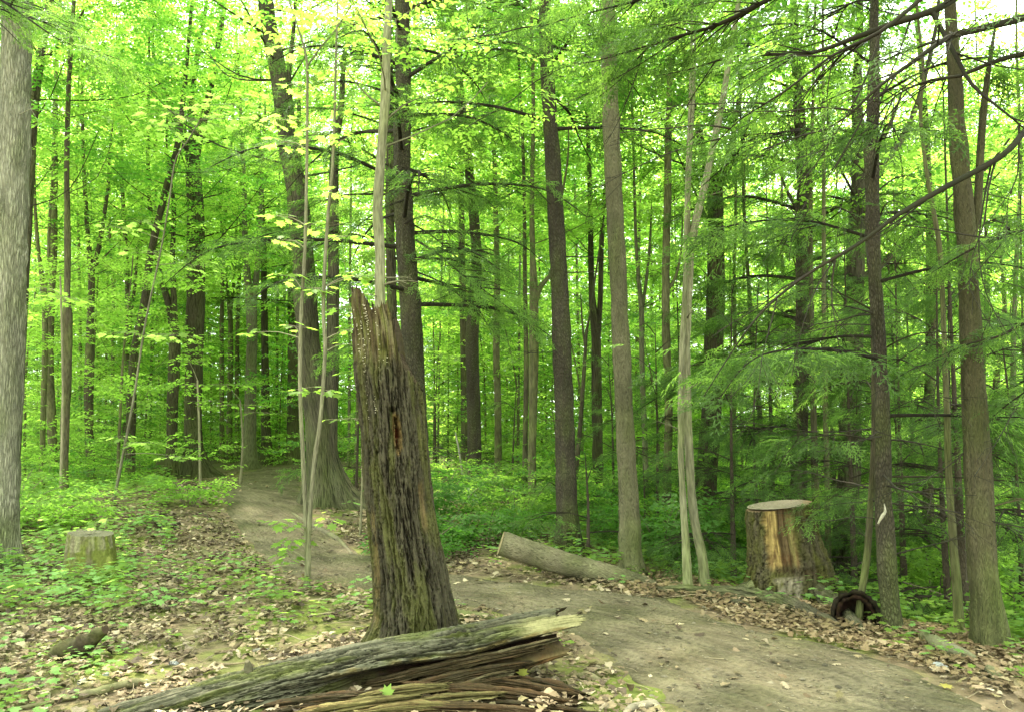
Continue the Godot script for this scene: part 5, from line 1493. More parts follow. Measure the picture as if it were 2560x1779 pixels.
	tree("maple_tree","massive dark trunk with heavy limbs spreading right behind the stump","furrow",Color(0.088,0.076,0.050),[V(4.313,-1.128,-10.500),V(4.324,-0.423,-10.500),V(4.342,0.137,-10.500),V(4.384,0.753,-10.500),V(4.457,2.018,-10.500),V(4.518,2.901,-10.500),V(4.577,3.705,-10.500),V(4.641,4.480,-10.500),V(4.659,5.176,-10.500),V(4.672,6.035,-10.500),V(4.741,6.961,-10.500)],[0.187,0.173,0.158,0.142,0.131,0.126,0.116,0.100,0.079,0.063,0.047],15.0,0.50,["broad",6.2,2.9,405,1,1.00],[[[V(4.647,4.192,-10.500),V(4.780,4.627,-10.500),V(4.941,4.929,-10.500),V(5.139,5.203,-10.500),V(5.310,5.452,-10.500),V(5.519,5.951,-10.500)],[0.058,0.058,0.055,0.053,0.045,0.034]],[[V(4.579,3.436,-10.500),V(4.893,3.624,-10.500),V(5.224,3.910,-10.500),V(5.498,4.110,-10.500),V(5.773,4.300,-10.500)],[0.037,0.037,0.034,0.032,0.024]],[[V(4.626,4.682,-10.500),V(4.514,5.011,-10.500),V(4.313,5.452,-10.500),V(4.164,5.896,-10.500)],[0.034,0.026,0.024,0.018]],[[V(4.717,4.682,-10.500),V(4.951,5.231,-10.500),V(5.156,5.673,-10.500),V(5.319,6.119,-10.500)],[0.032,0.026,0.021,0.016]]])
	tree("hemlock_tree","hemlock trunk dark at its foot with a curl of peeled bark","flake",Color(0.080,0.066,0.046),[V(2.882,-0.120,-6.181),V(2.863,0.290,-6.181),V(2.843,0.904,-6.181),V(2.844,1.098,-6.181),V(2.860,1.467,-6.181),V(2.860,1.973,-6.181),V(2.845,2.492,-6.181),V(2.836,2.934,-6.181),V(2.852,3.656,-6.181),V(2.890,4.293,-6.181),V(2.904,4.580,-6.181),V(2.914,4.956,-6.181)],[0.074,0.068,0.065,0.062,0.054,0.048,0.048,0.050,0.051,0.042,0.037,0.031],9.0,0.15,["hemlock",1.7,1.6,0.90,1.0,1.00],[])
	tree("hemlock_tree","thin black-brown stem curving in front of the curl-barked hemlock","smooth",Color(0.067,0.057,0.034),[V(2.724,-0.129,-6.452),V(2.763,0.202,-6.452),V(2.821,0.513,-6.452),V(2.868,0.953,-6.452),V(2.904,1.429,-6.452),V(2.921,1.912,-6.452),V(2.926,2.400,-6.452),V(2.931,2.728,-6.452)],[0.031,0.027,0.026,0.023,0.019,0.015,0.011,0.008],4.2,0.10,["hemlock",1.2,1.5,0.45,1.0,1.0],[])
	tree("maple_tree","thin crooked olive stem near the right edge of the path","smooth",Color(0.099,0.092,0.046),[V(3.383,-0.161,-6.156),V(3.356,0.497,-6.156),V(3.339,1.100,-6.156),V(3.347,1.845,-6.156),V(3.347,2.207,-6.156),V(3.346,2.866,-6.156),V(3.310,3.196,-6.156),V(3.262,3.558,-6.156),V(3.236,4.014,-6.156),V(3.274,4.384,-6.156),V(3.242,4.943,-6.156)],[0.037,0.031,0.025,0.022,0.018,0.018,0.017,0.015,0.014,0.011,0.009],7.5,0.20,["broad",5.6,1.0,40,1,0.85],[[[V(3.238,4.053,-6.156),V(3.172,4.151,-6.156),V(3.065,4.266,-6.156),V(2.988,4.331,-6.156)],[0.008,0.006,0.005,0.005]]])
	tree("maple_tree","large mossy light-brown trunk at the right edge, tallest there","scale",Color(0.100,0.086,0.047),[V(3.320,-0.115,-5.697),V(3.313,0.338,-5.697),V(3.296,0.579,-5.697),V(3.300,1.028,-5.697),V(3.299,1.309,-5.697),V(3.288,2.018,-5.697),V(3.294,2.335,-5.697),V(3.289,2.995,-5.697),V(3.260,3.666,-5.697),V(3.258,4.091,-5.697),V(3.249,4.693,-5.697)],[0.103,0.090,0.086,0.086,0.086,0.074,0.068,0.066,0.057,0.048,0.040],13.0,0.40,["broad",6.2,2.4,140,1,1.00],[[[V(3.319,2.830,-5.697),V(3.379,3.124,-5.697),V(3.410,3.421,-5.697),V(3.468,3.919,-5.697),V(3.579,4.521,-5.697)],[0.026,0.029,0.027,0.024,0.020]]])
	tree("maple_tree","dim trunk between the crooked olive stem and the curl-barked hemlock","smooth",Color(0.067,0.057,0.034),[V(6.135,-1.676,-12.000),V(6.171,-0.072,-12.000),V(6.226,1.283,-12.000),V(6.300,2.481,-12.000),V(6.362,3.698,-12.000),V(6.385,4.562,-12.000)],[0.084,0.078,0.072,0.069,0.066,0.054],14.0,0.60,["broad",5.7,2.4,432,1,1.00],[])
	tree("maple_tree","black twisted twin stem right of the large mossy trunk","smooth",Color(0.067,0.057,0.034),[V(8.296,-2.234,-14.000),V(8.405,0.884,-14.000),V(8.468,1.926,-14.000),V(8.516,2.628,-14.000),V(8.406,2.981,-14.000),V(8.401,3.477,-14.000),V(8.434,4.191,-14.000)],[0.068,0.063,0.056,0.049,0.035,0.032,0.028],12.0,0.60,["broad",5.2,2.2,260,0,1.00],[[[V(8.516,2.628,-14.000),V(8.645,2.981,-14.000),V(8.704,3.620,-14.000),V(8.690,4.191,-14.000)],[0.035,0.042,0.035,0.028]],[[V(8.645,2.981,-14.000),V(8.772,3.264,-14.000),V(8.839,3.762,-14.000)],[0.021,0.021,0.018]]])
	tree("maple_tree","slim grey trunk near the right border over the valley","smooth",Color(0.116,0.109,0.065),[V(7.446,-1.953,-12.000),V(7.454,-0.943,-12.000),V(7.471,0.103,-12.000),V(7.517,1.283,-12.000),V(7.552,2.481,-12.000),V(7.649,3.698,-12.000)],[0.052,0.048,0.042,0.039,0.036,0.033],13.0,0.60,["broad",5.2,2.2,260,0,1.00],[])
	tree("maple_tree","narrow mossy stem just right of the cut stump","smooth",Color(0.099,0.092,0.046),[V(3.731,-0.857,-9.600),V(3.735,-0.296,-9.600),V(3.747,0.402,-9.600),V(3.757,1.346,-9.600),V(3.768,2.305,-9.600),V(3.788,3.279,-9.600)],[0.042,0.038,0.034,0.031,0.029,0.026],11.0,0.60,["broad",5.2,2.0,200,0,1.00],[])
	tree("maple_tree","dark narrow stem touching the right rim of the cut stump","smooth",Color(0.067,0.057,0.034),[V(3.798,-0.920,-9.900),V(3.777,-0.260,-9.900),V(3.743,0.220,-9.900),V(3.722,0.850,-9.900),V(3.732,1.831,-9.900),V(3.734,2.576,-9.900)],[0.043,0.040,0.045,0.045,0.037,0.032],11.0,0.60,["broad",5.2,2.0,200,0,1.00],[])
	tree("hemlock_tree","hemlock just past the left edge with one dark bough over the pale trunk","flake",Color(0.080,0.066,0.046),[V(-4.979,-0.142,-6.600),V(-4.983,0.138,-6.600),V(-5.085,2.085,-6.600),V(-5.191,4.126,-6.600),V(-5.247,5.184,-6.600)],[0.107,0.099,0.089,0.076,0.066],11.0,0.60,["hemlock",5.6,1.6,0.60,0.0,1.00],[],[[[V(-5.287,5.722,-6.600),V(-4.400,5.157,-6.300),V(-3.929,4.832,-6.200),V(-3.631,4.632,-6.200),V(-3.370,4.549,-6.200),V(-3.142,4.466,-6.200)],0.014,1.1,0.35,0.8],[[V(-5.267,5.398,-6.600),V(-4.529,5.075,-6.400),V(-4.186,4.817,-6.300),V(-4.014,4.647,-6.300)],0.012,1,0.3,0.8]])
	tree("far_tree","far trunk, between the dark slanting trunk behind it and the slim twin-topped trunk","smooth",Color(0.116,0.109,0.065),[V(-20.113,0.131,-34.000),V(-20.113,1.481,-34.000),V(-20.386,5.814,-34.000),V(-20.679,11.049,-34.000)],[0.045,0.039,0.035,0.029],17.8,.3,["broad",2.5,3.1,738,0,1.30],[])
	tree("far_tree","far trunk, right of the grey-brown trunk with the kinked foot","smooth",Color(0.099,0.092,0.046),[V(-20.400,0.166,-36.000),V(-20.400,1.516,-36.000),V(-20.588,6.062,-36.000),V(-20.758,11.605,-36.000)],[0.054,0.047,0.042,0.035],17.4,.3,["broad",3.6,3.3,649,1,1.35],[])
	tree("far_tree","far trunk, between the dark trunk with the swollen knot and the very thin straight trunk","smooth",Color(0.099,0.092,0.046),[V(-21.830,0.275,-40.000),V(-21.830,1.625,-40.000),V(-22.089,6.557,-40.000),V(-22.354,12.717,-40.000)],[0.060,0.052,0.047,0.039],15.0,.3,["broad",3.9,3.0,676,1,1.45],[])
	tree("far_tree","far trunk, left of two, between the wishbone-forked dark trunk and the hair-thin forked trunk","smooth",Color(0.067,0.057,0.034),[V(-19.566,0.227,-38.000),V(-19.566,1.577,-38.000),V(-19.855,6.310,-38.000),V(-20.175,12.161,-38.000)],[0.114,0.099,0.089,0.074],14.1,.3,["broad",2.7,2.6,636,0,1.40],[])
	tree("far_tree","far trunk, right of two, between the wishbone-forked dark trunk and the hair-thin forked trunk","smooth",Color(0.099,0.092,0.046),[V(-17.235,0.093,-34.000),V(-17.235,1.443,-34.000),V(-17.371,5.814,-34.000),V(-17.483,11.049,-34.000)],[0.051,0.044,0.040,0.033],19.1,.3,["broad",3.2,2.4,688,0,1.30],[])
	tree("far_tree","far trunk, right of the hair-thin forked trunk","smooth",Color(0.099,0.092,0.046),[V(-19.520,0.276,-40.000),V(-19.520,1.626,-40.000),V(-19.711,6.557,-40.000),V(-19.891,12.717,-40.000)],[0.105,0.091,0.082,0.068],20.3,.3,["broad",3.6,3.3,792,0,1.45],[])
	tree("far_tree","far trunk, first of four, between the dark curved leaning trunk and the stocky two-stemmed trunk","smooth",Color(0.099,0.092,0.046),[V(-16.636,0.192,-36.000),V(-16.636,1.542,-36.000),V(-16.833,6.062,-36.000),V(-17.035,11.605,-36.000)],[0.081,0.070,0.063,0.053],15.7,.3,["broad",3.0,2.6,735,0,1.35],[])
	tree("far_tree","far trunk, second of four, between the dark curved leaning trunk and the stocky two-stemmed trunk","smooth",Color(0.067,0.057,0.034),[V(-12.632,-0.091,-28.000),V(-12.632,1.259,-28.000),V(-12.697,5.070,-28.000),V(-12.730,9.382,-28.000)],[0.058,0.050,0.045,0.038],19.5,.3,["broad",4.1,2.4,778,0,1.15],[])
	tree("far_tree","far trunk, third of four, between the dark curved leaning trunk and the stocky two-stemmed trunk","smooth",Color(0.116,0.109,0.065),[V(-13.176,-0.007,-30.000),V(-13.176,1.343,-30.000),V(-13.393,5.318,-30.000),V(-13.639,9.938,-30.000)],[0.039,0.034,0.031,0.026],15.9,.3,["broad",2.3,3.0,666,0,1.20],[])
	tree("far_tree","far trunk, last of four, between the dark curved leaning trunk and the stocky two-stemmed trunk","smooth",Color(0.067,0.057,0.034),[V(-16.462,0.260,-38.000),V(-16.462,1.610,-38.000),V(-16.600,6.310,-38.000),V(-16.718,12.161,-38.000)],[0.071,0.062,0.056,0.046],18.1,.3,["broad",2.5,2.9,661,0,1.40],[])
	tree("far_tree","far trunk, between the stocky two-stemmed trunk and the stout dark trunk left of the path","smooth",Color(0.067,0.057,0.034),[V(-13.917,0.155,-34.000),V(-13.917,1.505,-34.000),V(-14.031,5.814,-34.000),V(-14.126,11.049,-34.000)],[0.089,0.077,0.070,0.058],15.7,.3,["broad",2.8,3.4,635,1,1.30],[])
	tree("far_tree","far trunk, left of two, right of the stout dark trunk left of the path","smooth",Color(0.116,0.109,0.065),[V(-15.297,0.291,-40.000),V(-15.297,1.641,-40.000),V(-15.479,6.557,-40.000),V(-15.664,12.717,-40.000)],[0.090,0.078,0.070,0.059],14.4,.3,["broad",2.5,3.2,680,0,1.45],[])
	tree("far_tree","far trunk, right of two, right of the stout dark trunk left of the path","smooth",Color(0.116,0.109,0.065),[V(-13.499,0.137,-36.000),V(-13.499,1.487,-36.000),V(-13.768,6.062,-36.000),V(-14.087,11.605,-36.000)],[0.061,0.053,0.047,0.040],16.3,.3,["broad",3.8,2.6,690,0,1.35],[])
	tree("far_tree","far trunk, right of the thin far trunk nearest the path","smooth",Color(0.067,0.057,0.034),[V(-13.345,0.296,-40.000),V(-13.345,1.646,-40.000),V(-13.443,6.557,-40.000),V(-13.519,12.717,-40.000)],[0.052,0.046,0.041,0.034],20.9,.3,["broad",1.9,2.7,649,0,1.45],[])
	tree("far_tree","far trunk, right of the smooth grey forked trunk at the path bend","smooth",Color(0.116,0.109,0.065),[V(-11.419,0.185,-36.000),V(-11.419,1.535,-36.000),V(-11.555,6.062,-36.000),V(-11.693,11.605,-36.000)],[0.067,0.059,0.053,0.044],16.2,.3,["broad",2.3,3.1,692,0,1.35],[])
	tree("far_tree","far trunk, left of two, right of the dark straight narrow trunk at the bend","smooth",Color(0.099,0.092,0.046),[V(-9.401,0.059,-32.000),V(-9.401,1.409,-32.000),V(-9.465,5.566,-32.000),V(-9.510,10.494,-32.000)],[0.072,0.062,0.056,0.047],18.8,.3,["broad",1.7,2.6,789,1,1.25],[])
	tree("far_tree","far trunk, right of two, right of the dark straight narrow trunk at the bend","smooth",Color(0.116,0.109,0.065),[V(-10.824,0.259,-38.000),V(-10.824,1.609,-38.000),V(-10.914,6.310,-38.000),V(-10.990,12.161,-38.000)],[0.100,0.087,0.078,0.065],17.6,.3,["broad",4.0,2.9,667,1,1.40],[])
	tree("far_tree","far trunk, between the large furrowed double trunk and the pale slender trunk behind the snag","smooth",Color(0.116,0.109,0.065),[V(-5.282,-0.133,-26.000),V(-5.282,1.217,-26.000),V(-5.319,4.822,-26.000),V(-5.345,8.826,-26.000)],[0.058,0.051,0.046,0.038],14.7,.3,["broad",2.4,2.5,759,1,1.10],[])
	tree("far_tree","far trunk, first of four, right of the hemlock trunk behind the snag","smooth",Color(0.116,0.109,0.065),[V(-2.211,-0.179,-24.000),V(-2.211,1.171,-24.000),V(-2.165,4.574,-24.000),V(-2.088,8.270,-24.000)],[0.036,0.031,0.028,0.023],17.1,.3,["broad",2.0,2.9,609,1,1.05],[])
	tree("far_tree","far trunk, second of four, right of the hemlock trunk behind the snag","smooth",Color(0.067,0.057,0.034),[V(-3.255,0.257,-38.000),V(-3.255,1.607,-38.000),V(-3.351,6.310,-38.000),V(-3.472,12.161,-38.000)],[0.064,0.056,0.050,0.042],16.8,.3,["broad",3.5,2.9,668,0,1.40],[])
	tree("far_tree","far trunk, third of four, right of the hemlock trunk behind the snag","smooth",Color(0.067,0.057,0.034),[V(-2.071,-0.149,-26.000),V(-2.071,1.201,-26.000),V(-2.070,4.822,-26.000),V(-2.058,8.826,-26.000)],[0.034,0.030,0.027,0.022],15.5,.3,["broad",4.1,2.7,727,0,1.10],[])
	tree("far_tree","far trunk, last of four, right of the hemlock trunk behind the snag","smooth",Color(0.067,0.057,0.034),[V(-2.474,0.188,-36.000),V(-2.474,1.538,-36.000),V(-2.431,6.062,-36.000),V(-2.357,11.605,-36.000)],[0.054,0.047,0.042,0.035],15.2,.3,["broad",3.1,2.5,626,0,1.35],[])
	tree("far_tree","far trunk, left of two, between the dark cracked trunk and the straight olive trunk","smooth",Color(0.099,0.092,0.046),[V(-1.185,0.032,-34.000),V(-1.185,1.382,-34.000),V(-1.199,5.814,-34.000),V(-1.214,11.049,-34.000)],[0.051,0.044,0.040,0.033],16.5,.3,["broad",1.8,2.9,684,0,1.30],[])
	tree("far_tree","far trunk, right of two, between the dark cracked trunk and the straight olive trunk","smooth",Color(0.067,0.057,0.034),[V(-1.096,0.082,-44.000),V(-1.096,1.432,-44.000),V(-1.064,7.053,-44.000),V(-1.014,13.829,-44.000)],[0.058,0.050,0.045,0.038],21.7,.3,["broad",4.1,3.1,690,0,1.55],[])
	tree("far_tree","far trunk, left of three, between the straight olive trunk and the thin dark companion stem","smooth",Color(0.099,0.092,0.046),[V(-0.209,-0.285,-30.000),V(-0.209,1.065,-30.000),V(-0.166,5.318,-30.000),V(-0.104,9.938,-30.000)],[0.045,0.039,0.035,0.029],15.2,.3,["broad",2.4,2.5,680,1,1.20],[])
	tree("far_tree","far trunk, middle of three, between the straight olive trunk and the thin dark companion stem","smooth",Color(0.067,0.057,0.034),[V(0.100,-0.244,-40.000),V(0.100,1.106,-40.000),V(0.060,6.557,-40.000),V(0.004,12.717,-40.000)],[0.090,0.078,0.070,0.059],20.0,.3,["broad",4.1,3.3,725,0,1.45],[])
	tree("far_tree","far trunk, right of three, between the straight olive trunk and the thin dark companion stem","smooth",Color(0.116,0.109,0.065),[V(0.175,-0.389,-22.000),V(0.175,1.018,-22.000),V(0.200,4.327,-22.000),V(0.233,7.714,-22.000)],[0.041,0.036,0.032,0.027],13.3,.3,["broad",2.3,2.8,756,1,1.00],[])
	tree("far_tree","far trunk, left of two, between the grey-green limbed trunk and the tall reddish-brown trunk","smooth",Color(0.067,0.057,0.034),[V(1.120,-0.677,-30.000),V(1.120,0.807,-30.000),V(1.073,5.318,-30.000),V(1.000,9.938,-30.000)],[0.051,0.044,0.040,0.033],18.5,.3,["broad",3.4,2.8,732,1,1.20],[])
	tree("far_tree","far trunk, right of two, between the grey-green limbed trunk and the tall reddish-brown trunk","smooth",Color(0.116,0.109,0.065),[V(1.269,-0.757,-26.000),V(1.269,0.913,-26.000),V(1.389,4.822,-26.000),V(1.554,8.826,-26.000)],[0.039,0.034,0.030,0.025],17.5,.3,["broad",3.8,3.1,652,1,1.10],[])
	tree("far_tree","far trunk, between the tall reddish-brown trunk and the crooked black stem","smooth",Color(0.099,0.092,0.046),[V(2.032,-0.940,-24.000),V(2.032,0.965,-24.000),V(1.995,4.574,-24.000),V(1.934,8.270,-24.000)],[0.054,0.047,0.042,0.035],19.0,.3,["broad",3.3,2.9,716,1,1.05],[])
	tree("far_tree","far trunk, left of two, between the crooked black stem and the dark fused stems","smooth",Color(0.116,0.109,0.065),[V(3.149,-1.221,-34.000),V(3.149,0.701,-34.000),V(3.289,5.814,-34.000),V(3.474,11.049,-34.000)],[0.064,0.055,0.050,0.041],18.9,.3,["broad",3.3,3.0,692,1,1.30],[])
	tree("far_tree","far trunk, right of two, between the crooked black stem and the dark fused stems","smooth",Color(0.067,0.057,0.034),[V(4.338,-1.517,-44.000),V(4.338,0.437,-44.000),V(4.390,7.053,-44.000),V(4.442,13.829,-44.000)],[0.066,0.057,0.052,0.043],20.3,.3,["broad",2.3,2.8,669,1,1.55],[])
	tree("far_tree","far trunk, between the dark fused stems and the pale tan flaky trunk","smooth",Color(0.067,0.057,0.034),[V(3.615,-1.347,-30.000),V(3.615,0.807,-30.000),V(3.658,5.318,-30.000),V(3.702,9.938,-30.000)],[0.056,0.049,0.044,0.037],18.9,.3,["broad",2.8,2.9,672,0,1.20],[])
	tree("far_tree","far trunk, between the pale tan flaky trunk and the slender grey forked stem","smooth",Color(0.067,0.057,0.034),[V(4.014,-1.546,-26.000),V(4.014,0.913,-26.000),V(4.114,4.822,-26.000),V(4.237,8.826,-26.000)],[0.078,0.068,0.061,0.051],16.2,.3,["broad",2.1,2.7,672,0,1.10],[])
	tree("far_tree","far trunk, left of two, between the slender grey forked stem and the straight olive-brown trunk","smooth",Color(0.116,0.109,0.065),[V(5.258,-1.786,-30.000),V(5.258,0.807,-30.000),V(5.291,5.318,-30.000),V(5.311,9.938,-30.000)],[0.067,0.059,0.053,0.044],13.6,.3,["broad",3.5,2.9,634,0,1.20],[])
	tree("far_tree","far trunk, right of two, between the slender grey forked stem and the straight olive-brown trunk","smooth",Color(0.116,0.109,0.065),[V(6.561,-2.112,-36.000),V(6.561,0.648,-36.000),V(6.693,6.062,-36.000),V(6.851,11.605,-36.000)],[0.061,0.053,0.047,0.040],20.3,.3,["broad",3.2,2.7,754,1,1.35],[])
	tree("far_tree","far trunk, between the straight olive-brown trunk and the pale slim stem left of the V-fork","smooth",Color(0.116,0.109,0.065),[V(6.125,-1.996,-30.000),V(6.125,0.807,-30.000),V(6.122,5.318,-30.000),V(6.088,9.938,-30.000)],[0.051,0.044,0.040,0.033],20.0,.3,["broad",2.0,2.6,688,0,1.20],[])
	tree("far_tree","far trunk, between the broad dark trunk behind the birches and the thin green-grey stem","smooth",Color(0.067,0.057,0.034),[V(8.157,-2.415,-30.000),V(8.157,0.807,-30.000),V(8.253,5.318,-30.000),V(8.352,9.938,-30.000)],[0.045,0.039,0.035,0.029],18.3,.3,["broad",3.2,3.4,608,0,1.20],[])
	tree("far_tree","far trunk, between the thin green-grey stem and the thin dark leaning stem","smooth",Color(0.067,0.057,0.034),[V(7.457,-2.256,-26.000),V(7.457,0.913,-26.000),V(7.585,4.822,-26.000),V(7.732,8.826,-26.000)],[0.058,0.051,0.046,0.038],13.7,.3,["broad",1.9,2.6,793,0,1.10],[])
	tree("far_tree","far trunk, left of two, right of the thin dark leaning stem","smooth",Color(0.099,0.092,0.046),[V(9.063,-2.564,-28.000),V(9.063,0.860,-28.000),V(9.199,5.070,-28.000),V(9.349,9.382,-28.000)],[0.052,0.046,0.041,0.034],13.0,.3,["broad",2.5,3.0,732,1,1.15],[])
	tree("far_tree","far trunk, right of two, right of the thin dark leaning stem","smooth",Color(0.067,0.057,0.034),[V(7.449,-2.238,-22.000),V(7.449,1.018,-22.000),V(7.516,4.327,-22.000),V(7.574,7.714,-22.000)],[0.058,0.050,0.045,0.038],13.7,.3,["broad",1.6,3.3,681,1,1.00],[])
	tree("far_tree","far trunk, between the narrow mossy stem beside the cut stump and the massive dark trunk","smooth",Color(0.099,0.092,0.046),[V(9.621,-2.620,-24.000),V(9.621,0.965,-24.000),V(9.771,4.574,-24.000),V(9.940,8.270,-24.000)],[0.049,0.043,0.039,0.032],18.3,.3,["broad",3.8,2.9,674,0,1.05],[])
	tree("far_tree","far trunk, left of three, right of the hemlock trunk with the peeled bark curl","smooth",Color(0.116,0.109,0.065),[V(10.626,-2.717,-22.000),V(10.626,1.018,-22.000),V(10.719,4.327,-22.000),V(10.801,7.714,-22.000)],[0.058,0.050,0.045,0.038],14.1,.3,["broad",3.0,2.7,667,1,1.00],[])
	tree("far_tree","far trunk, middle of three, right of the hemlock trunk with the peeled bark curl","smooth",Color(0.116,0.109,0.065),[V(13.943,-3.237,-28.000),V(13.943,0.860,-28.000),V(14.179,5.070,-28.000),V(14.449,9.382,-28.000)],[0.052,0.046,0.041,0.034],15.2,.3,["broad",2.7,2.9,762,0,1.15],[])
	tree("far_tree","far trunk, right of three, right of the hemlock trunk with the peeled bark curl","smooth",Color(0.099,0.092,0.046),[V(17.269,-3.548,-34.000),V(17.269,0.701,-34.000),V(17.423,5.814,-34.000),V(17.559,11.049,-34.000)],[0.057,0.050,0.045,0.037],16.8,.3,["broad",3.1,3.4,712,0,1.30],[])
	tree("far_tree","far trunk, between the dim trunk by the crooked stem and the thin crooked olive stem","smooth",Color(0.067,0.057,0.034),[V(13.801,-3.142,-26.000),V(13.801,0.913,-26.000),V(13.991,4.822,-26.000),V(14.196,8.826,-26.000)],[0.049,0.042,0.038,0.032],16.8,.3,["broad",3.7,2.5,732,1,1.10],[])
	tree("far_tree","far trunk, right of the thin crooked olive stem","smooth",Color(0.116,0.109,0.065),[V(14.811,-3.249,-26.000),V(14.811,0.913,-26.000),V(14.987,4.822,-26.000),V(15.167,8.826,-26.000)],[0.058,0.051,0.046,0.038],16.5,.3,["broad",3.0,2.8,665,0,1.10],[])
	tree("far_tree","far trunk, right of the black twisted twin stem","smooth",Color(0.116,0.109,0.065),[V(14.819,-3.245,-24.000),V(14.819,0.965,-24.000),V(14.947,4.574,-24.000),V(15.057,8.270,-24.000)],[0.054,0.047,0.042,0.035],15.3,.3,["broad",2.9,2.8,695,0,1.05],[])
	tree("far_tree","far trunk, first of four, right of the slim grey trunk at the right border","smooth",Color(0.067,0.057,0.034),[V(19.047,-3.616,-30.000),V(19.047,0.807,-30.000),V(19.318,5.318,-30.000),V(19.614,9.938,-30.000)],[0.056,0.049,0.044,0.037],19.7,.3,["broad",3.1,2.9,651,0,1.20],[])
	tree("far_tree","far trunk, second of four, right of the slim grey trunk at the right border","smooth",Color(0.067,0.057,0.034),[V(13.544,-3.088,-20.000),V(13.544,1.071,-20.000),V(13.705,4.079,-20.000),V(13.870,7.159,-20.000)],[0.060,0.052,0.047,0.039],14.7,.3,["broad",4.1,2.5,661,1,1.00],[])
	tree("far_tree","far trunk, third of four, right of the slim grey trunk at the right border","smooth",Color(0.067,0.057,0.034),[V(28.284,-4.014,-40.000),V(28.284,0.542,-40.000),V(28.680,6.557,-40.000),V(29.110,12.717,-40.000)],[0.105,0.091,0.082,0.068],14.4,.3,["broad",3.2,2.6,400,0,1.45],[])
	tree("far_tree","far trunk, last of four, right of the slim grey trunk at the right border","smooth",Color(0.099,0.092,0.046),[V(19.161,-3.627,-26.000),V(19.161,0.913,-26.000),V(19.336,4.822,-26.000),V(19.494,8.826,-26.000)],[0.078,0.068,0.061,0.051],12.8,.3,["broad",3.7,2.9,400,0,1.10],[])
	tree("far_tree","far trunk, right of the brown column left of the double trunk","smooth",Color(0.099,0.092,0.046),[V(-10.666,0.302,-42.000),V(-10.666,1.652,-42.000),V(-10.729,6.805,-42.000),V(-10.768,13.273,-42.000)],[0.079,0.068,0.061,0.051],18.4,.3,["broad",4.0,2.9,756,0,1.50],[])
	tree("far_tree","far trunk, right of the broad pale trunk at the left edge","smooth",Color(0.116,0.109,0.065),[V(-18.225,0.018,-30.000),V(-18.225,1.368,-30.000),V(-18.517,5.318,-30.000),V(-18.846,9.938,-30.000)],[0.056,0.049,0.044,0.037],18.9,.3,["broad",4.2,3.4,658,0,1.20],[])
	tree("far_tree","far trunk, left of three, right of the hemlock past the left edge","smooth",Color(0.099,0.092,0.046),[V(-18.643,-0.141,-26.000),V(-18.643,1.209,-26.000),V(-18.812,4.822,-26.000),V(-18.964,8.826,-26.000)],[0.088,0.076,0.069,0.057],16.1,.3,["broad",3.9,2.4,400,0,1.10],[])
	tree("far_tree","far trunk, middle of three, right of the hemlock past the left edge","smooth",Color(0.067,0.057,0.034),[V(-20.018,-0.035,-30.000),V(-20.018,1.315,-30.000),V(-20.255,5.318,-30.000),V(-20.498,9.938,-30.000)],[0.090,0.078,0.070,0.059],13.9,.3,["broad",3.0,3.1,667,1,1.20],[])
	tree("far_tree","far trunk, right of three, right of the hemlock past the left edge","smooth",Color(0.116,0.109,0.065),[V(-28.921,0.355,-44.000),V(-28.921,1.705,-44.000),V(-29.198,7.053,-44.000),V(-29.454,13.829,-44.000)],[0.115,0.100,0.090,0.075],14.9,.3,["broad",2.5,2.5,749,1,1.55],[])
	tree("young_tree","leafy young tree, between the dark slanting trunk behind it and the slim twin-topped trunk","smooth",Color(0.099,0.092,0.046),[V(-12.703,-0.120,-21.000),V(-12.802,2.730,-21.000),V(-12.671,4.655,-21.000)],[0.035,0.026,0.012],5.5,.2,["broad",0.7,2.2,325,0,0.92],[])
	tree("young_tree","leafy young tree, right of the grey-brown trunk with the kinked foot","smooth",Color(0.099,0.092,0.046),[V(-12.993,-0.098,-23.000),V(-12.909,2.252,-23.000),V(-12.760,3.827,-23.000)],[0.035,0.026,0.012],4.5,.2,["broad",0.7,2.0,295,0,0.96],[])
	tree("young_tree","leafy young tree, between the wishbone-forked dark trunk and the hair-thin forked trunk","smooth",Color(0.099,0.092,0.046),[V(-11.493,-0.105,-22.000),V(-11.555,2.995,-22.000),V(-11.535,5.095,-22.000)],[0.035,0.026,0.012],6.0,.2,["broad",0.7,2.2,340,1,0.94],[])
	tree("young_tree","leafy young tree, right of the hair-thin forked trunk","smooth",Color(0.099,0.092,0.046),[V(-7.839,0.096,-16.000),V(-7.820,2.596,-16.000),V(-7.725,4.276,-16.000)],[0.035,0.026,0.012],4.8,.2,["broad",0.7,2.1,304,0,0.90],[])
	tree("young_tree","leafy young tree, left of two, right of the dark curved leaning trunk","smooth",Color(0.099,0.092,0.046),[V(-11.435,-0.122,-25.000),V(-11.406,2.478,-25.000),V(-11.220,4.228,-25.000)],[0.035,0.026,0.012],5.0,.2,["broad",0.7,2.1,310,1,1.00],[])
	tree("young_tree","leafy young tree, right of two, right of the dark curved leaning trunk","smooth",Color(0.099,0.092,0.046),[V(-14.187,0.161,-33.000),V(-14.192,3.761,-33.000),V(-14.078,6.211,-33.000)],[0.035,0.026,0.012],7.0,.2,["broad",0.7,2.3,370,0,1.16],[])
	tree("young_tree","leafy young tree, right of the stout dark trunk left of the path","smooth",Color(0.099,0.092,0.046),[V(-11.248,0.063,-30.000),V(-11.309,2.663,-30.000),V(-11.370,4.413,-30.000)],[0.035,0.026,0.012],5.0,.2,["broad",0.7,2.1,310,0,1.10],[])
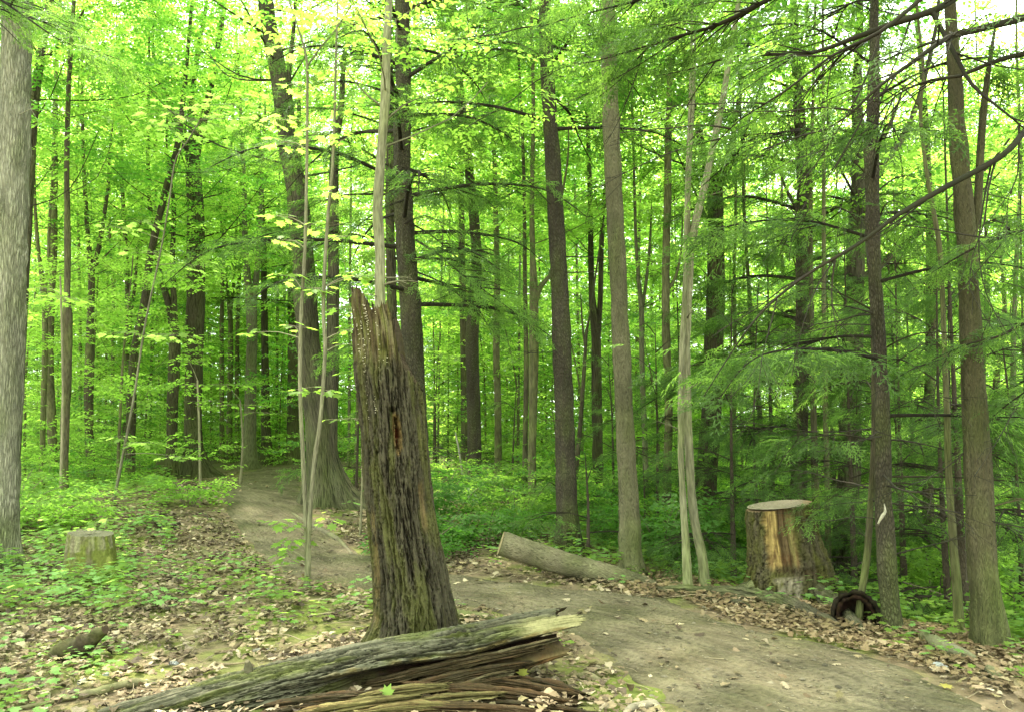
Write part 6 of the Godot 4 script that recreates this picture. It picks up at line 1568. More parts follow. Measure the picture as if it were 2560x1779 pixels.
	tree("young_tree","leafy young tree, right of the thin far trunk nearest the path","smooth",Color(0.099,0.092,0.046),[V(-12.238,0.236,-36.000),V(-12.277,3.586,-36.000),V(-12.536,5.861,-36.000)],[0.035,0.026,0.012],6.5,.2,["broad",0.7,2.3,355,1,1.22],[])
	tree("young_tree","leafy young tree, right of the dark straight narrow trunk at the bend","smooth",Color(0.099,0.092,0.046),[V(-8.698,0.049,-30.000),V(-8.682,2.899,-30.000),V(-8.609,4.824,-30.000)],[0.035,0.026,0.012],5.5,.2,["broad",0.7,2.2,325,1,1.10],[])
	tree("young_tree","leafy young tree, left of two, right of the large furrowed double trunk","smooth",Color(0.099,0.092,0.046),[V(-8.159,0.194,-34.000),V(-8.076,3.794,-34.000),V(-8.373,6.244,-34.000)],[0.035,0.026,0.012],7.0,.2,["broad",0.7,2.3,370,1,1.18],[])
	tree("young_tree","leafy young tree, right of two, right of the large furrowed double trunk","smooth",Color(0.099,0.092,0.046),[V(-3.704,-0.101,-19.000),V(-3.665,2.249,-19.000),V(-3.471,3.824,-19.000)],[0.035,0.026,0.012],4.5,.2,["broad",0.7,2.0,295,1,0.90],[])
	tree("young_tree","leafy young tree, left of two, right of the hemlock trunk behind the snag","smooth",Color(0.099,0.092,0.046),[V(-2.145,-0.071,-22.000),V(-2.137,2.529,-22.000),V(-2.189,4.279,-22.000)],[0.035,0.026,0.012],5.0,.2,["broad",0.7,2.1,310,0,0.94],[])
	tree("young_tree","leafy young tree, right of two, right of the hemlock trunk behind the snag","smooth",Color(0.099,0.092,0.046),[V(-1.890,-0.070,-27.000),V(-1.827,3.030,-27.000),V(-2.149,5.130,-27.000)],[0.035,0.026,0.012],6.0,.2,["broad",0.7,2.2,340,0,1.04],[])
	tree("young_tree","leafy young tree, between the dark cracked trunk and the straight olive trunk","smooth",Color(0.099,0.092,0.046),[V(-0.780,-0.113,-24.000),V(-0.826,2.737,-24.000),V(-1.029,4.662,-24.000)],[0.035,0.026,0.012],5.5,.2,["broad",0.7,2.2,325,0,0.98],[])
	tree("young_tree","leafy young tree, between the straight olive trunk and the thin dark companion stem","smooth",Color(0.099,0.092,0.046),[V(0.100,-0.261,-20.000),V(0.133,2.239,-20.000),V(-0.185,3.919,-20.000)],[0.035,0.026,0.012],4.8,.2,["broad",0.7,2.1,304,0,0.90],[])
	tree("young_tree","leafy young tree, between the grey-green limbed trunk and the tall reddish-brown trunk","smooth",Color(0.099,0.092,0.046),[V(1.020,-0.605,-24.000),V(1.006,2.495,-24.000),V(0.761,4.595,-24.000)],[0.035,0.026,0.012],6.0,.2,["broad",0.7,2.2,340,1,0.98],[])
	tree("young_tree","leafy young tree, between the tall reddish-brown trunk and the crooked black stem","smooth",Color(0.099,0.092,0.046),[V(1.615,-0.654,-19.000),V(1.655,1.946,-19.000),V(1.344,3.696,-19.000)],[0.035,0.026,0.012],5.0,.2,["broad",0.7,2.1,310,0,0.90],[])
	tree("young_tree","leafy young tree, between the dark fused stems and the pale tan flaky trunk","smooth",Color(0.099,0.092,0.046),[V(2.804,-1.051,-22.000),V(2.748,2.049,-22.000),V(2.892,4.149,-22.000)],[0.035,0.026,0.012],6.0,.2,["broad",0.7,2.2,340,0,0.94],[])
	tree("young_tree","leafy young tree, between the slender grey forked stem and the straight olive-brown trunk","smooth",Color(0.099,0.092,0.046),[V(3.239,-1.095,-18.000),V(3.282,1.505,-18.000),V(3.020,3.255,-18.000)],[0.035,0.026,0.012],5.0,.2,["broad",0.7,2.1,310,1,0.90],[])
	tree("young_tree","leafy young tree, right of the pale slim stem left of the V-fork","smooth",Color(0.099,0.092,0.046),[V(4.674,-1.544,-22.000),V(4.715,1.556,-22.000),V(4.637,3.656,-22.000)],[0.035,0.026,0.012],6.0,.2,["broad",0.7,2.2,340,0,0.94],[])
	tree("young_tree","leafy young tree, between the thin green-grey stem and the thin dark leaning stem","smooth",Color(0.099,0.092,0.046),[V(5.129,-1.588,-18.000),V(5.151,1.262,-18.000),V(5.077,3.187,-18.000)],[0.035,0.026,0.012],5.5,.2,["broad",0.7,2.2,325,0,0.90],[])
	tree("young_tree","leafy young tree, right of the thin dark leaning stem","smooth",Color(0.099,0.092,0.046),[V(7.704,-2.213,-23.000),V(7.617,1.387,-23.000),V(7.531,3.837,-23.000)],[0.035,0.026,0.012],7.0,.2,["broad",0.7,2.3,370,0,0.96],[])
	tree("young_tree","leafy young tree, right of the narrow mossy stem beside the cut stump","smooth",Color(0.099,0.092,0.046),[V(7.599,-2.123,-19.000),V(7.520,0.977,-19.000),V(7.526,3.077,-19.000)],[0.035,0.026,0.012],6.0,.2,["broad",0.7,2.2,340,0,0.90],[])
	tree("young_tree","leafy young tree, left of two, right of the hemlock trunk with the peeled bark curl","smooth",Color(0.099,0.092,0.046),[V(9.798,-2.510,-20.000),V(9.754,0.590,-20.000),V(9.841,2.690,-20.000)],[0.035,0.026,0.012],6.0,.2,["broad",0.7,2.2,340,0,0.90],[])
	tree("young_tree","leafy young tree, right of two, right of the hemlock trunk with the peeled bark curl","smooth",Color(0.099,0.092,0.046),[V(7.649,-2.067,-15.000),V(7.697,0.533,-15.000),V(7.876,2.283,-15.000)],[0.035,0.026,0.012],5.0,.2,["broad",0.7,2.1,310,0,0.90],[])
	tree("young_tree","leafy young tree, right of the thin crooked olive stem","smooth",Color(0.099,0.092,0.046),[V(10.078,-2.565,-18.000),V(9.980,0.535,-18.000),V(9.833,2.635,-18.000)],[0.035,0.026,0.012],6.0,.2,["broad",0.7,2.2,340,0,0.90],[])
	tree("young_tree","leafy young tree, right of the black twisted twin stem","smooth",Color(0.099,0.092,0.046),[V(8.748,-2.245,-14.000),V(8.768,0.355,-14.000),V(8.742,2.105,-14.000)],[0.035,0.026,0.012],5.0,.2,["broad",0.7,2.1,310,0,0.90],[])
	tree("young_tree","leafy young tree, right of the large mossy trunk at the right edge","smooth",Color(0.099,0.092,0.046),[V(12.978,-3.013,-22.000),V(12.952,0.587,-22.000),V(12.711,3.037,-22.000)],[0.035,0.026,0.012],7.0,.2,["broad",0.7,2.3,370,0,0.94],[])
	tree("young_tree","leafy young tree, right of the broad pale trunk at the left edge","smooth",Color(0.099,0.092,0.046),[V(-9.998,-0.095,-16.000),V(-10.039,2.255,-16.000),V(-9.957,3.830,-16.000)],[0.035,0.026,0.012],4.5,.2,["broad",0.7,2.0,295,0,0.90],[])
	tree("young_tree","leafy young tree, between the slim trunk against the cracked one and the dark cracked trunk","smooth",Color(0.099,0.092,0.046),[V(-1.732,0.151,-33.000),V(-1.731,3.751,-33.000),V(-1.486,6.201,-33.000)],[0.035,0.026,0.012],7.0,.2,["broad",0.7,2.3,370,0,1.16],[])
	tree("young_tree","leafy young tree, between the pale tan flaky trunk and the slender grey forked stem","smooth",Color(0.099,0.092,0.046),[V(4.799,-1.629,-30.000),V(4.809,2.471,-30.000),V(4.631,5.271,-30.000)],[0.035,0.026,0.012],8.0,.2,["broad",0.7,2.5,400,0,1.10],[])
	tree("young_tree","leafy young tree, right of the thin black-brown stem","smooth",Color(0.099,0.092,0.046),[V(12.878,-3.026,-28.000),V(12.888,1.074,-28.000),V(12.730,3.874,-28.000)],[0.035,0.026,0.012],8.0,.2,["broad",0.7,2.5,400,1,1.06],[])
	for c in get_children():
		if str(c.get_meta("label", "")).begins_with("hemlock trunk dark at its foot"):
			var cb := MB.new()
			var o: Vector3 = c.position
			tube(cb, [V(2.728,0.824,-6.030) - o, V(2.746,0.881,-6.000) - o, V(2.771,0.916,-6.000) - o, V(2.774,0.973,-6.020) - o], [0.006, 0.011, 0.009, 0.003], 7, 0.02, Color(0.34, 0.31, 0.23), 0.3)
			obj("bark_curl", cb.mesh(M.wood), c)
	near_hemlock()
	snag()
	fallen_log()
	rotten_log()
	cut_stump()
	low_stump()
	leaning_log()
	hollow_log()
	sapling("sapling","young pale two-stemmed maple with bright leaf tiers at the path edge",[[[V(-1.891,-0.011,-7.500), V(-1.890,0.300,-7.500), V(-1.913,0.701,-7.500), V(-1.950,1.253,-7.500), V(-1.989,1.850,-7.500), V(-1.995,2.530,-7.500), V(-1.972,3.219,-7.500), V(-1.970,3.880,-7.500), V(-1.977,4.629,-7.500), V(-1.994,5.067,-7.500), V(-2.082,5.389,-7.500), V(-2.178,5.672,-7.500), V(-2.249,5.916,-7.500)],[0.0285, 0.0240, 0.0225, 0.0225, 0.0195, 0.0180, 0.0165, 0.0150, 0.0135, 0.0120, 0.0090, 0.0075, 0.0060]], [[V(-1.867,0.165,-7.450), V(-1.863,0.671,-7.450), V(-1.829,1.219,-7.450), V(-1.784,1.588,-7.450), V(-1.751,2.222,-7.450), V(-1.775,2.675,-7.450), V(-1.751,3.439,-7.450), V(-1.709,4.059,-7.450), V(-1.699,4.846,-7.450), V(-1.694,5.404,-7.450), V(-1.686,5.887,-7.450)],[0.0209, 0.0209, 0.0209, 0.0194, 0.0179, 0.0179, 0.0164, 0.0149, 0.0119, 0.0089, 0.0060]], [[V(-1.985,5.007,-7.500), V(-1.864,5.188,-7.500), V(-1.720,5.369,-7.500), V(-1.560,5.632,-7.500)],[0.0090, 0.0090, 0.0075, 0.0075]]],Color(0.17,0.155,0.095),[[V(-2.185,4.253,-7.500),0.2,11], [V(-2.246,4.508,-7.600),0.16,9], [V(-1.848,4.351,-7.500),0.22,12], [V(-1.557,4.256,-7.400),0.14,8], [V(-1.629,4.621,-7.500),0.16,10], [V(-2.223,5.236,-7.600),0.18,10], [V(-2.128,4.828,-7.500),0.15,9], [V(-1.744,4.987,-7.500),0.16,9], [V(-1.933,5.480,-7.600),0.2,11], [V(-1.536,5.378,-7.400),0.22,12], [V(-2.253,3.529,-7.500),0.14,8], [V(-2.207,3.330,-7.650),0.14,8], [V(-1.915,3.451,-7.500),0.16,9], [V(-1.600,3.762,-7.500),0.16,9], [V(-1.552,3.358,-7.600),0.18,10], [V(-1.480,2.950,-7.500),0.16,10], [V(-2.125,2.950,-7.500),0.14,9], [V(-1.858,2.835,-7.500),0.14,9], [V(-1.416,2.454,-7.500),0.2,11], [V(-1.566,2.311,-7.600),0.14,8], [V(-2.058,2.472,-7.500),0.12,8], [V(-1.952,1.887,-7.500),0.14,8], [V(-1.726,1.868,-7.500),0.12,7], [V(-2.074,0.628,-7.500),0.15,9], [V(-2.186,0.664,-7.500),0.12,8], [V(-1.705,0.664,-7.500),0.12,8], [V(-2.016,0.500,-7.500),0.14,8], [V(-2.099,0.391,-7.500),0.1,7], [V(-2.049,0.318,-7.500),0.12,7], [V(-1.366,2.950,-7.500),0.14,8], [V(-2.480,2.437,-7.700),0.12,8]],0.105,0,true)
	sapling("sapling","pale thin leaning pole with flat tiers of light leaves left of the path",[[[V(-6.251,0.028,-12.600), V(-6.152,0.707,-12.600), V(-6.041,1.392,-12.600), V(-5.951,2.019,-12.600), V(-5.865,2.779,-12.600), V(-5.784,3.354,-12.600), V(-5.677,3.932,-12.600), V(-5.582,4.515,-12.600), V(-5.502,5.167,-12.600), V(-5.431,5.759,-12.600), V(-5.236,6.090,-12.600), V(-5.052,6.421,-12.600)],[0.0227, 0.0227, 0.0202, 0.0177, 0.0177, 0.0151, 0.0151, 0.0126, 0.0126, 0.0101, 0.0126, 0.0101]]],Color(0.15,0.135,0.09),[[V(-5.052,6.421,-12.600),0.9,40], [V(-5.641,6.673,-12.900),0.7,26], [V(-4.541,6.688,-12.600),0.8,30], [V(-5.565,6.289,-12.600),0.6,20], [V(-4.244,6.536,-12.900),0.5,14], [V(-5.898,4.743,-12.600),0.4,14], [V(-6.343,4.658,-12.600),0.35,12], [V(-5.752,4.242,-12.600),0.4,12], [V(-5.042,4.029,-12.600),0.4,14], [V(-6.024,2.957,-12.600),0.5,20], [V(-5.325,2.919,-12.600),0.45,18], [V(-6.151,1.329,-12.600),0.2,8], [V(-5.771,1.236,-12.600),0.35,14], [V(-5.262,1.018,-12.600),0.25,10]],0.15,3,true)
	sapling("sapling","tiny bright sprig of leaves rising behind the mossy low stump",[[[V(-4.715,-0.134,-9.000), V(-4.676,0.214,-9.000), V(-4.523,0.390,-9.000)],[0.0108, 0.0090, 0.0072]], [[V(-4.715,-0.134,-9.000), V(-4.767,0.171,-9.000), V(-4.840,0.302,-9.000)],[0.0108, 0.0072, 0.0054]]],Color(0.2,0.18,0.1),[[V(-4.500,0.477,-9.000),0.16,9], [V(-4.684,0.429,-9.100),0.14,7], [V(-4.852,0.367,-9.100),0.22,10], [V(-4.952,0.346,-9.000),0.14,7]],0.10,3,true)
	sapling("sapling","bare grey pole leaning left among shrubs below the cracked trunk",[[[V(-0.830,-0.198,-15.000), V(-0.892,0.316,-15.000), V(-0.970,0.907,-15.000), V(-1.061,1.352,-15.000)],[0.0210, 0.0210, 0.0180, 0.0120]]],Color(0.32,0.30,0.22),[],0.1,1,false)
	sapling("sapling","slim upright sapling stem before the stout dark trunk",[[[V(-6.563,-0.147,-17.000), V(-6.598,0.730,-17.000), V(-6.639,1.488,-17.000), V(-6.701,2.421,-17.000)],[0.0306, 0.0272, 0.0238, 0.0204]]],Color(0.27,0.24,0.15),[[V(-6.809,2.336,-17.000),0.5,14], [V(-6.459,1.996,-17.000),0.5,14], [V(-6.992,2.863,-17.200),0.6,16]],0.13,0,false)
	sapling("sapling","sapling with pale flat leaf sprays right of the broad pale left trunk",[[[V(-6.990,0.275,-12.500), V(-7.030,2.042,-12.500), V(-7.148,3.850,-12.500)],[0.0225, 0.0175, 0.0125]]],Color(0.22,0.19,0.12),[[V(-7.323,3.531,-12.500),0.5,16], [V(-7.062,3.514,-12.600),0.4,12], [V(-7.424,3.658,-12.500),0.3,10]],0.14,0,false)
	sapling("sapling","feathery young maple before the smooth forked trunk at the bend",[[[V(-6.405,0.042,-19.000), V(-6.375,1.038,-19.000), V(-6.459,2.043,-19.000)],[0.0342, 0.0266, 0.0190]]],Color(0.22,0.19,0.12),[[V(-6.551,1.948,-19.000),0.9,30], [V(-6.072,1.758,-19.000),0.7,24], [V(-6.994,2.440,-19.400),0.8,26]],0.14,0,false)
	sapling("sapling","leafy sapling between the double trunk and the broken snag",[[[V(-2.062,0.024,-11.000), V(-2.043,0.907,-11.000), V(-2.089,1.801,-11.000)],[0.0198, 0.0154, 0.0110]]],Color(0.22,0.19,0.12),[[V(-2.196,1.609,-11.000),0.4,14], [V(-2.068,2.242,-11.000),0.35,12], [V(-2.220,3.131,-11.000),0.5,16], [V(-2.472,4.389,-11.300),0.5,16]],0.14,0,false)
	shrub("broad low shrub just right of the snag, across the path",V(-1.029,-0.015,-11.586),0.9,1,150,2)
	shrub("leafy shrub under the cracked trunk",V(-0.680,-0.016,-13.757),1,1.1,150,1)
	shrub("small dark green shrub hugging the right side of the snag",V(-1.011,0.027,-9.335),0.5,0.6,80,2)
	shrub("shrub on the slope left of the cut end of the tilted log",V(-0.332,0.007,-10.346),0.55,0.7,90,2)
	shrub("shrub behind the raised end of the tilted log",V(0.056,0.006,-11.436),0.8,0.8,110,1)
	shrub("shrub between the tall reddish trunk and the pale tan one",V(1.547,-0.385,-14.244),0.9,0.9,120,2)
	shrub("shrub right of the pale tan trunk",V(1.777,-0.188,-9.768),0.9,0.9,130,2)
	shrub("shrub left of the tall rotted stump",V(3.829,-0.990,-14.154),1,0.9,130,2)
	shrub("taller shrub close behind the pale birch stems",V(2.895,-0.759,-13.998),1.1,0.8,110,1)
	shrub("pale shrub behind the low mossy stump at left",V(-5.969,0.183,-10.164),0.5,0.9,110,0)
	shrub("shrub at the foot of the broad pale left trunk",V(-6.735,0.240,-10.905),0.7,0.8,100,1)
	shrub("small fresh shrub on the leaf-strewn slope left of the path",V(-5.072,0.238,-12.655),0.45,0.5,60,1)
	shrub("shrub on the verge right of the large double trunk",V(-4.335,0.019,-19.009),0.6,0.7,80,1)
	shrub("shrubbery behind the snag at the verge",V(-4.002,-0.011,-24.431),0.9,1.2,130,1)
	shrub("bright shrub in the hollow right of the curl-barked hemlock",V(4.410,-0.664,-8.500),1.3,1,140,1)
	shrub("light green shrub deeper in the valley at right",V(5.732,-1.173,-10.000),1.6,1.2,160,0)
	shrub("shrub below the bank at the right border",V(4.447,-0.452,-7.200),1,1,130,1)
	shrub("dark shrub down the slope behind the curl-barked hemlock",V(5.435,-1.277,-11.000),1.5,1.2,150,2)
	young_hemlock("small young hemlock at the foot of the tall reddish trunk",V(0.869,0.011,-9.294),1.2,0.8,0.8)
	young_hemlock("little hemlock behind the tilted log",V(0.648,-0.005,-10.943),1,0.7,0.8)
	young_hemlock("young hemlock right of the pale tan trunk",V(1.784,-0.303,-10.981),1.3,0.8,0.8)
	young_hemlock("young hemlock left behind the tall reddish trunk",V(0.812,-0.190,-14.933),2,1,0.7)
	young_hemlock("bushy young hemlock right of the straight olive trunk",V(0.000,-0.013,-16.481),2.4,1.1,0.7)
	young_hemlock("dark young hemlock behind the straight olive-brown trunk",V(2.054,-0.411,-11.500),3.4,1.5,0.8)
	young_hemlock("tall young hemlock left behind the rotted stump",V(3.229,-0.687,-10.500),4.2,1.7,0.8)
	young_hemlock("young hemlock left of the large mossy right trunk",V(5.000,-0.852,-9.000),4,1.6,0.8)
	young_hemlock("young hemlock at the right border",V(5.000,-0.722,-8.000),3.4,1.5,0.8)
	young_hemlock("young hemlock left behind the pale tan trunk",V(1.612,-0.362,-13.000),3,1.4,0.8)
	young_hemlock("young hemlock between the birches and the rotted stump",V(2.537,-0.370,-9.300),3.6,1.5,0.9)
	young_hemlock("dense young hemlock before the massive dark trunk",V(3.626,-0.490,-8.600),4.2,1.5,1)
	young_hemlock("dense young hemlock beside the crooked olive stem",V(4.071,-0.430,-7.600),3.8,1.5,1)
	young_hemlock("tall young hemlock in the hollow behind the large mossy trunk",V(5.952,-1.212,-10.000),5.5,1.9,1)
	young_hemlock("tall young hemlock far behind the curl-barked hemlock",V(5.238,-1.249,-11.000),5.5,1.9,1)
	young_hemlock("young hemlock in the shade of the broad dark trunk",V(2.917,-0.649,-12.000),4.8,1.7,0.9)
	young_hemlock("dense young hemlock straight behind the rotted stump",V(3.500,-0.700,-9.800),5,1.7,1)
	young_hemlock("tall dark hemlock behind the massive dark trunk",V(5.625,-1.500,-14.000),8.5,2.3,1)
	young_hemlock("tall dark hemlock behind the brown-grey trunk and rotted stump",V(4.191,-1.045,-13.000),8,2.2,1)
	young_hemlock("young hemlock right of the curl-barked hemlock",V(4.042,-0.564,-8.400),4.6,1.6,1)
	young_hemlock("slender hemlock rising between the crooked stem and the mossy right trunk",V(4.111,-0.403,-7.400),5.5,1.6,1)
	young_hemlock("tall dark hemlock right of the curl-barked hemlock, down the slope",V(6.262,-1.599,-12.500),8,2.2,0.9)
	young_hemlock("tall dark hemlock behind the large mossy right trunk",V(7.415,-1.860,-13.000),8,2.2,0.9)
	young_hemlock("tall dark hemlock cut by the right border",V(6.448,-1.293,-10.000),7,2,0.9)
	young_hemlock("tall dark hemlock behind the pale birch stems",V(3.125,-0.841,-15.000),7,2,0.8)
	young_hemlock("dark young hemlock left behind the snag",V(-2.998,0.045,-15.500),3.4,1.4,0.7)
	young_hemlock("young hemlock far behind the shrubs right of the snag",V(-1.885,-0.005,-20.000),3.8,1.6,0.7)
	stick("broken_stub","short dark curved broken branch stub standing in the leaves at left","branch",[V(-2.959,0.051,-5.300), V(-2.857,0.091,-5.300), V(-2.771,0.137,-5.280), V(-2.708,0.183,-5.260), V(-2.663,0.223,-5.240), V(-2.598,0.264,-5.220)],[0.075,0.085,0.075,0.055,0.045,0.03],Color(0.034,0.026,0.016),0.4,16,0.2)
	stick("bark_slab","long weathered strip of split wood lying in the leaves at lower left","wood",[V(-2.496,0.056,-4.547), V(-2.357,0.061,-4.664), V(-2.238,0.052,-4.843), V(-2.110,0.034,-4.885)],[0.012, 0.022, 0.022, 0.008],Color(0.15,0.125,0.075),0.5,10,0.3)
	stick("bark_slab","thinner grey strip of wood beside the weathered strip, toward the corner","wood",[V(-2.726,0.051,-4.390), V(-2.554,0.052,-4.496), V(-2.410,0.048,-4.635)],[0.008, 0.011, 0.007],Color(0.13,0.11,0.065),0.5,8,0.3)
	stick("stick","crooked pale root-like stick with an upturned end left of the log","stick",[V(-2.106,0.025,-4.919), V(-2.038,0.021,-5.075), V(-1.961,0.018,-5.162), V(-1.914,0.030,-5.204), V(-1.900,0.049,-5.247)],[0.008, 0.013, 0.015, 0.014, 0.01],Color(0.25,0.20,0.12),0.3,9,0.0)
	stick("stick","thin stick running right from the crooked pale one","stick",[V(-1.921,0.030,-5.304), V(-1.870,0.012,-5.329), V(-1.756,0.008,-5.378)],[0.01, 0.009, 0.005],Color(0.22,0.17,0.10),0.3,8,0.0)
	stick("stick","short upright peg of wood at the lower left corner","stick",[V(-2.508,0.036,-4.441), V(-2.595,0.039,-4.598), V(-2.631,0.070,-4.674)],[0.012, 0.013, 0.012],Color(0.34,0.29,0.20),0.3,8,0.0)
	stick("stick","small broken stick with a dark upturned tip amid moss left of snag","stick",[V(-2.027,0.018,-5.578), V(-1.931,0.021,-5.613), V(-1.883,0.051,-5.632), V(-1.862,0.071,-5.647)],[0.01, 0.014, 0.013, 0.008],Color(0.12,0.09,0.05),0.3,8,0.0)
	stick("stick","dark curved stick lying on the leafy slope left of the path","stick",[V(-5.071,0.228,-11.351), V(-4.745,0.188,-10.894), V(-4.544,0.171,-10.700), V(-4.565,0.182,-11.107)],[0.02, 0.028, 0.028, 0.02],Color(0.055,0.045,0.03),0.3,8,0.0)
	stick("stick","dark short stick above the curved one on the leafy slope","stick",[V(-5.008,0.231,-11.514), V(-5.025,0.253,-11.815)],[0.025, 0.02],Color(0.07,0.055,0.035),0.3,8,0.0)
	stick("stick","mossy little log on the slope near the inner bend of the path","stick",[V(-3.652,0.044,-9.567), V(-3.443,0.040,-9.261), V(-3.273,0.023,-9.049)],[0.03, 0.035, 0.02],Color(0.13,0.10,0.06),0.3,9,0.5)
	stick("stick","pale flat chip of wood in the leaves left of the log","stick",[V(-1.787,0.010,-5.652), V(-1.633,0.012,-5.673)],[0.014, 0.008],Color(0.36,0.33,0.26),0.3,8,0.0)
	stick("stick","white-grey stub of wood lying near the weathered strip","stick",[V(-2.557,0.050,-4.849), V(-2.553,0.051,-4.903)],[0.012, 0.013],Color(0.42,0.39,0.32),0.3,8,0.0)
	stick("root","worn root along the path edge left of the snag","root",[V(-3.407,0.141,-12.530), V(-2.906,0.090,-11.651), V(-2.537,0.059,-11.056), V(-2.228,0.023,-10.509), V(-1.904,-0.005,-9.663)],[0.02, 0.035, 0.04, 0.03, 0.015],Color(0.14,0.12,0.08),0.3,10,0.3)
	stick("root","grey mossy root along the leafy bank at the far right","root",[V(2.967,0.040,-5.896), V(2.903,0.077,-5.583), V(2.927,0.072,-5.406), V(3.014,0.043,-5.330)],[0.035, 0.05, 0.045, 0.02],Color(0.15,0.13,0.09),0.3,12,0.3)
	stick("root","worn half-buried root knuckle low on the bank near the right corner","root",[V(2.943,0.036,-5.207), V(2.934,0.050,-5.043), V(2.939,0.031,-4.951)],[0.03, 0.04, 0.03],Color(0.15,0.13,0.09),0.3,12,0.3)
	stick("root","thick mossy root behind the log, at the right foot of the snag","root",[V(-0.494,-0.004,-6.730), V(-0.325,0.001,-6.644), V(-0.163,-0.017,-6.651), V(-0.032,-0.033,-6.626)],[0.05, 0.04, 0.03, 0.012],Color(0.14,0.135,0.06),0.3,12,0.6)
	stick("root","exposed root across the path at the lower right of the log","root",[V(0.555,-0.043,-5.185), V(0.480,-0.021,-5.195), V(0.409,-0.041,-5.258)],[0.015, 0.03, 0.015],Color(0.2,0.16,0.10),0.3,9,0.2)
	stick("root","knuckled grey root at the bottom edge right of the rotten log","root",[V(0.618,-0.012,-4.553), V(0.715,0.003,-4.601), V(0.810,-0.001,-4.637), V(0.839,-0.030,-4.609)],[0.015, 0.025, 0.025, 0.015],Color(0.24,0.2,0.14),0.3,9,0.0)
	stone("small grey stone in the moss left of the log",V(-2.204,0.011,-5.333),0.028)
	stone("pale chip of stone in bare soil at lower left",V(-2.490,0.032,-5.055),0.022)
	stone("rounded grey stone at the foot of the leafy bank",V(2.697,0.029,-5.175),0.05)
	stone("pebble on the path in front of the leafy bank",V(1.888,-0.002,-4.945),0.012)
	single_leaf("yellow-green maple leaf standing against the rotten wood right of the log",V(0.061,0.041,-4.980),V(0.1,1.0,0.35),V(0,0.3,1.0),0.075,Color(0.24,0.24,0.05),Color(0.4,0.42,0.08))
	single_leaf("curled green leaf propped on the splintered wood below the log",V(-0.714,0.031,-4.620),V(0.35,1.0,0.1),V(-0.2,0.2,1.0),0.095,Color(0.13,0.19,0.04),Color(0.3,0.45,0.08))
	single_leaf("yellow-green leaf lying alone on the right half of the path",V(2.113,0.043,-4.990),V(1.0,0.05,0.2),V(0,1,0.2),0.09,Color(0.22,0.23,0.04),Color(0.35,0.4,0.06))
	single_leaf("small yellow leaf on the path close to the right leafy bank",V(2.491,0.056,-4.765),V(1.0,0.1,-0.3),V(0,1,0.1),0.08,Color(0.24,0.20,0.05),Color(0.3,0.3,0.05))
	single_leaf("pale yellow leaf in the bare soil between strip of wood and log",V(-1.935,0.035,-4.853),V(0.8,0.1,0.5),V(0,1,0.2),0.085,Color(0.28,0.26,0.07),Color(0.4,0.4,0.08))
	single_leaf("pale brown leaf lying on the path above the log tip",V(1.261,0.026,-6.290),V(1,0.05,0.1),V(0,1,0.1),0.09,Color(0.40,0.33,0.20),Color(0.3,0.24,0.1))
	litter()
	herbs()
	undergrowth()
	far_wood()
	ground_twigs()

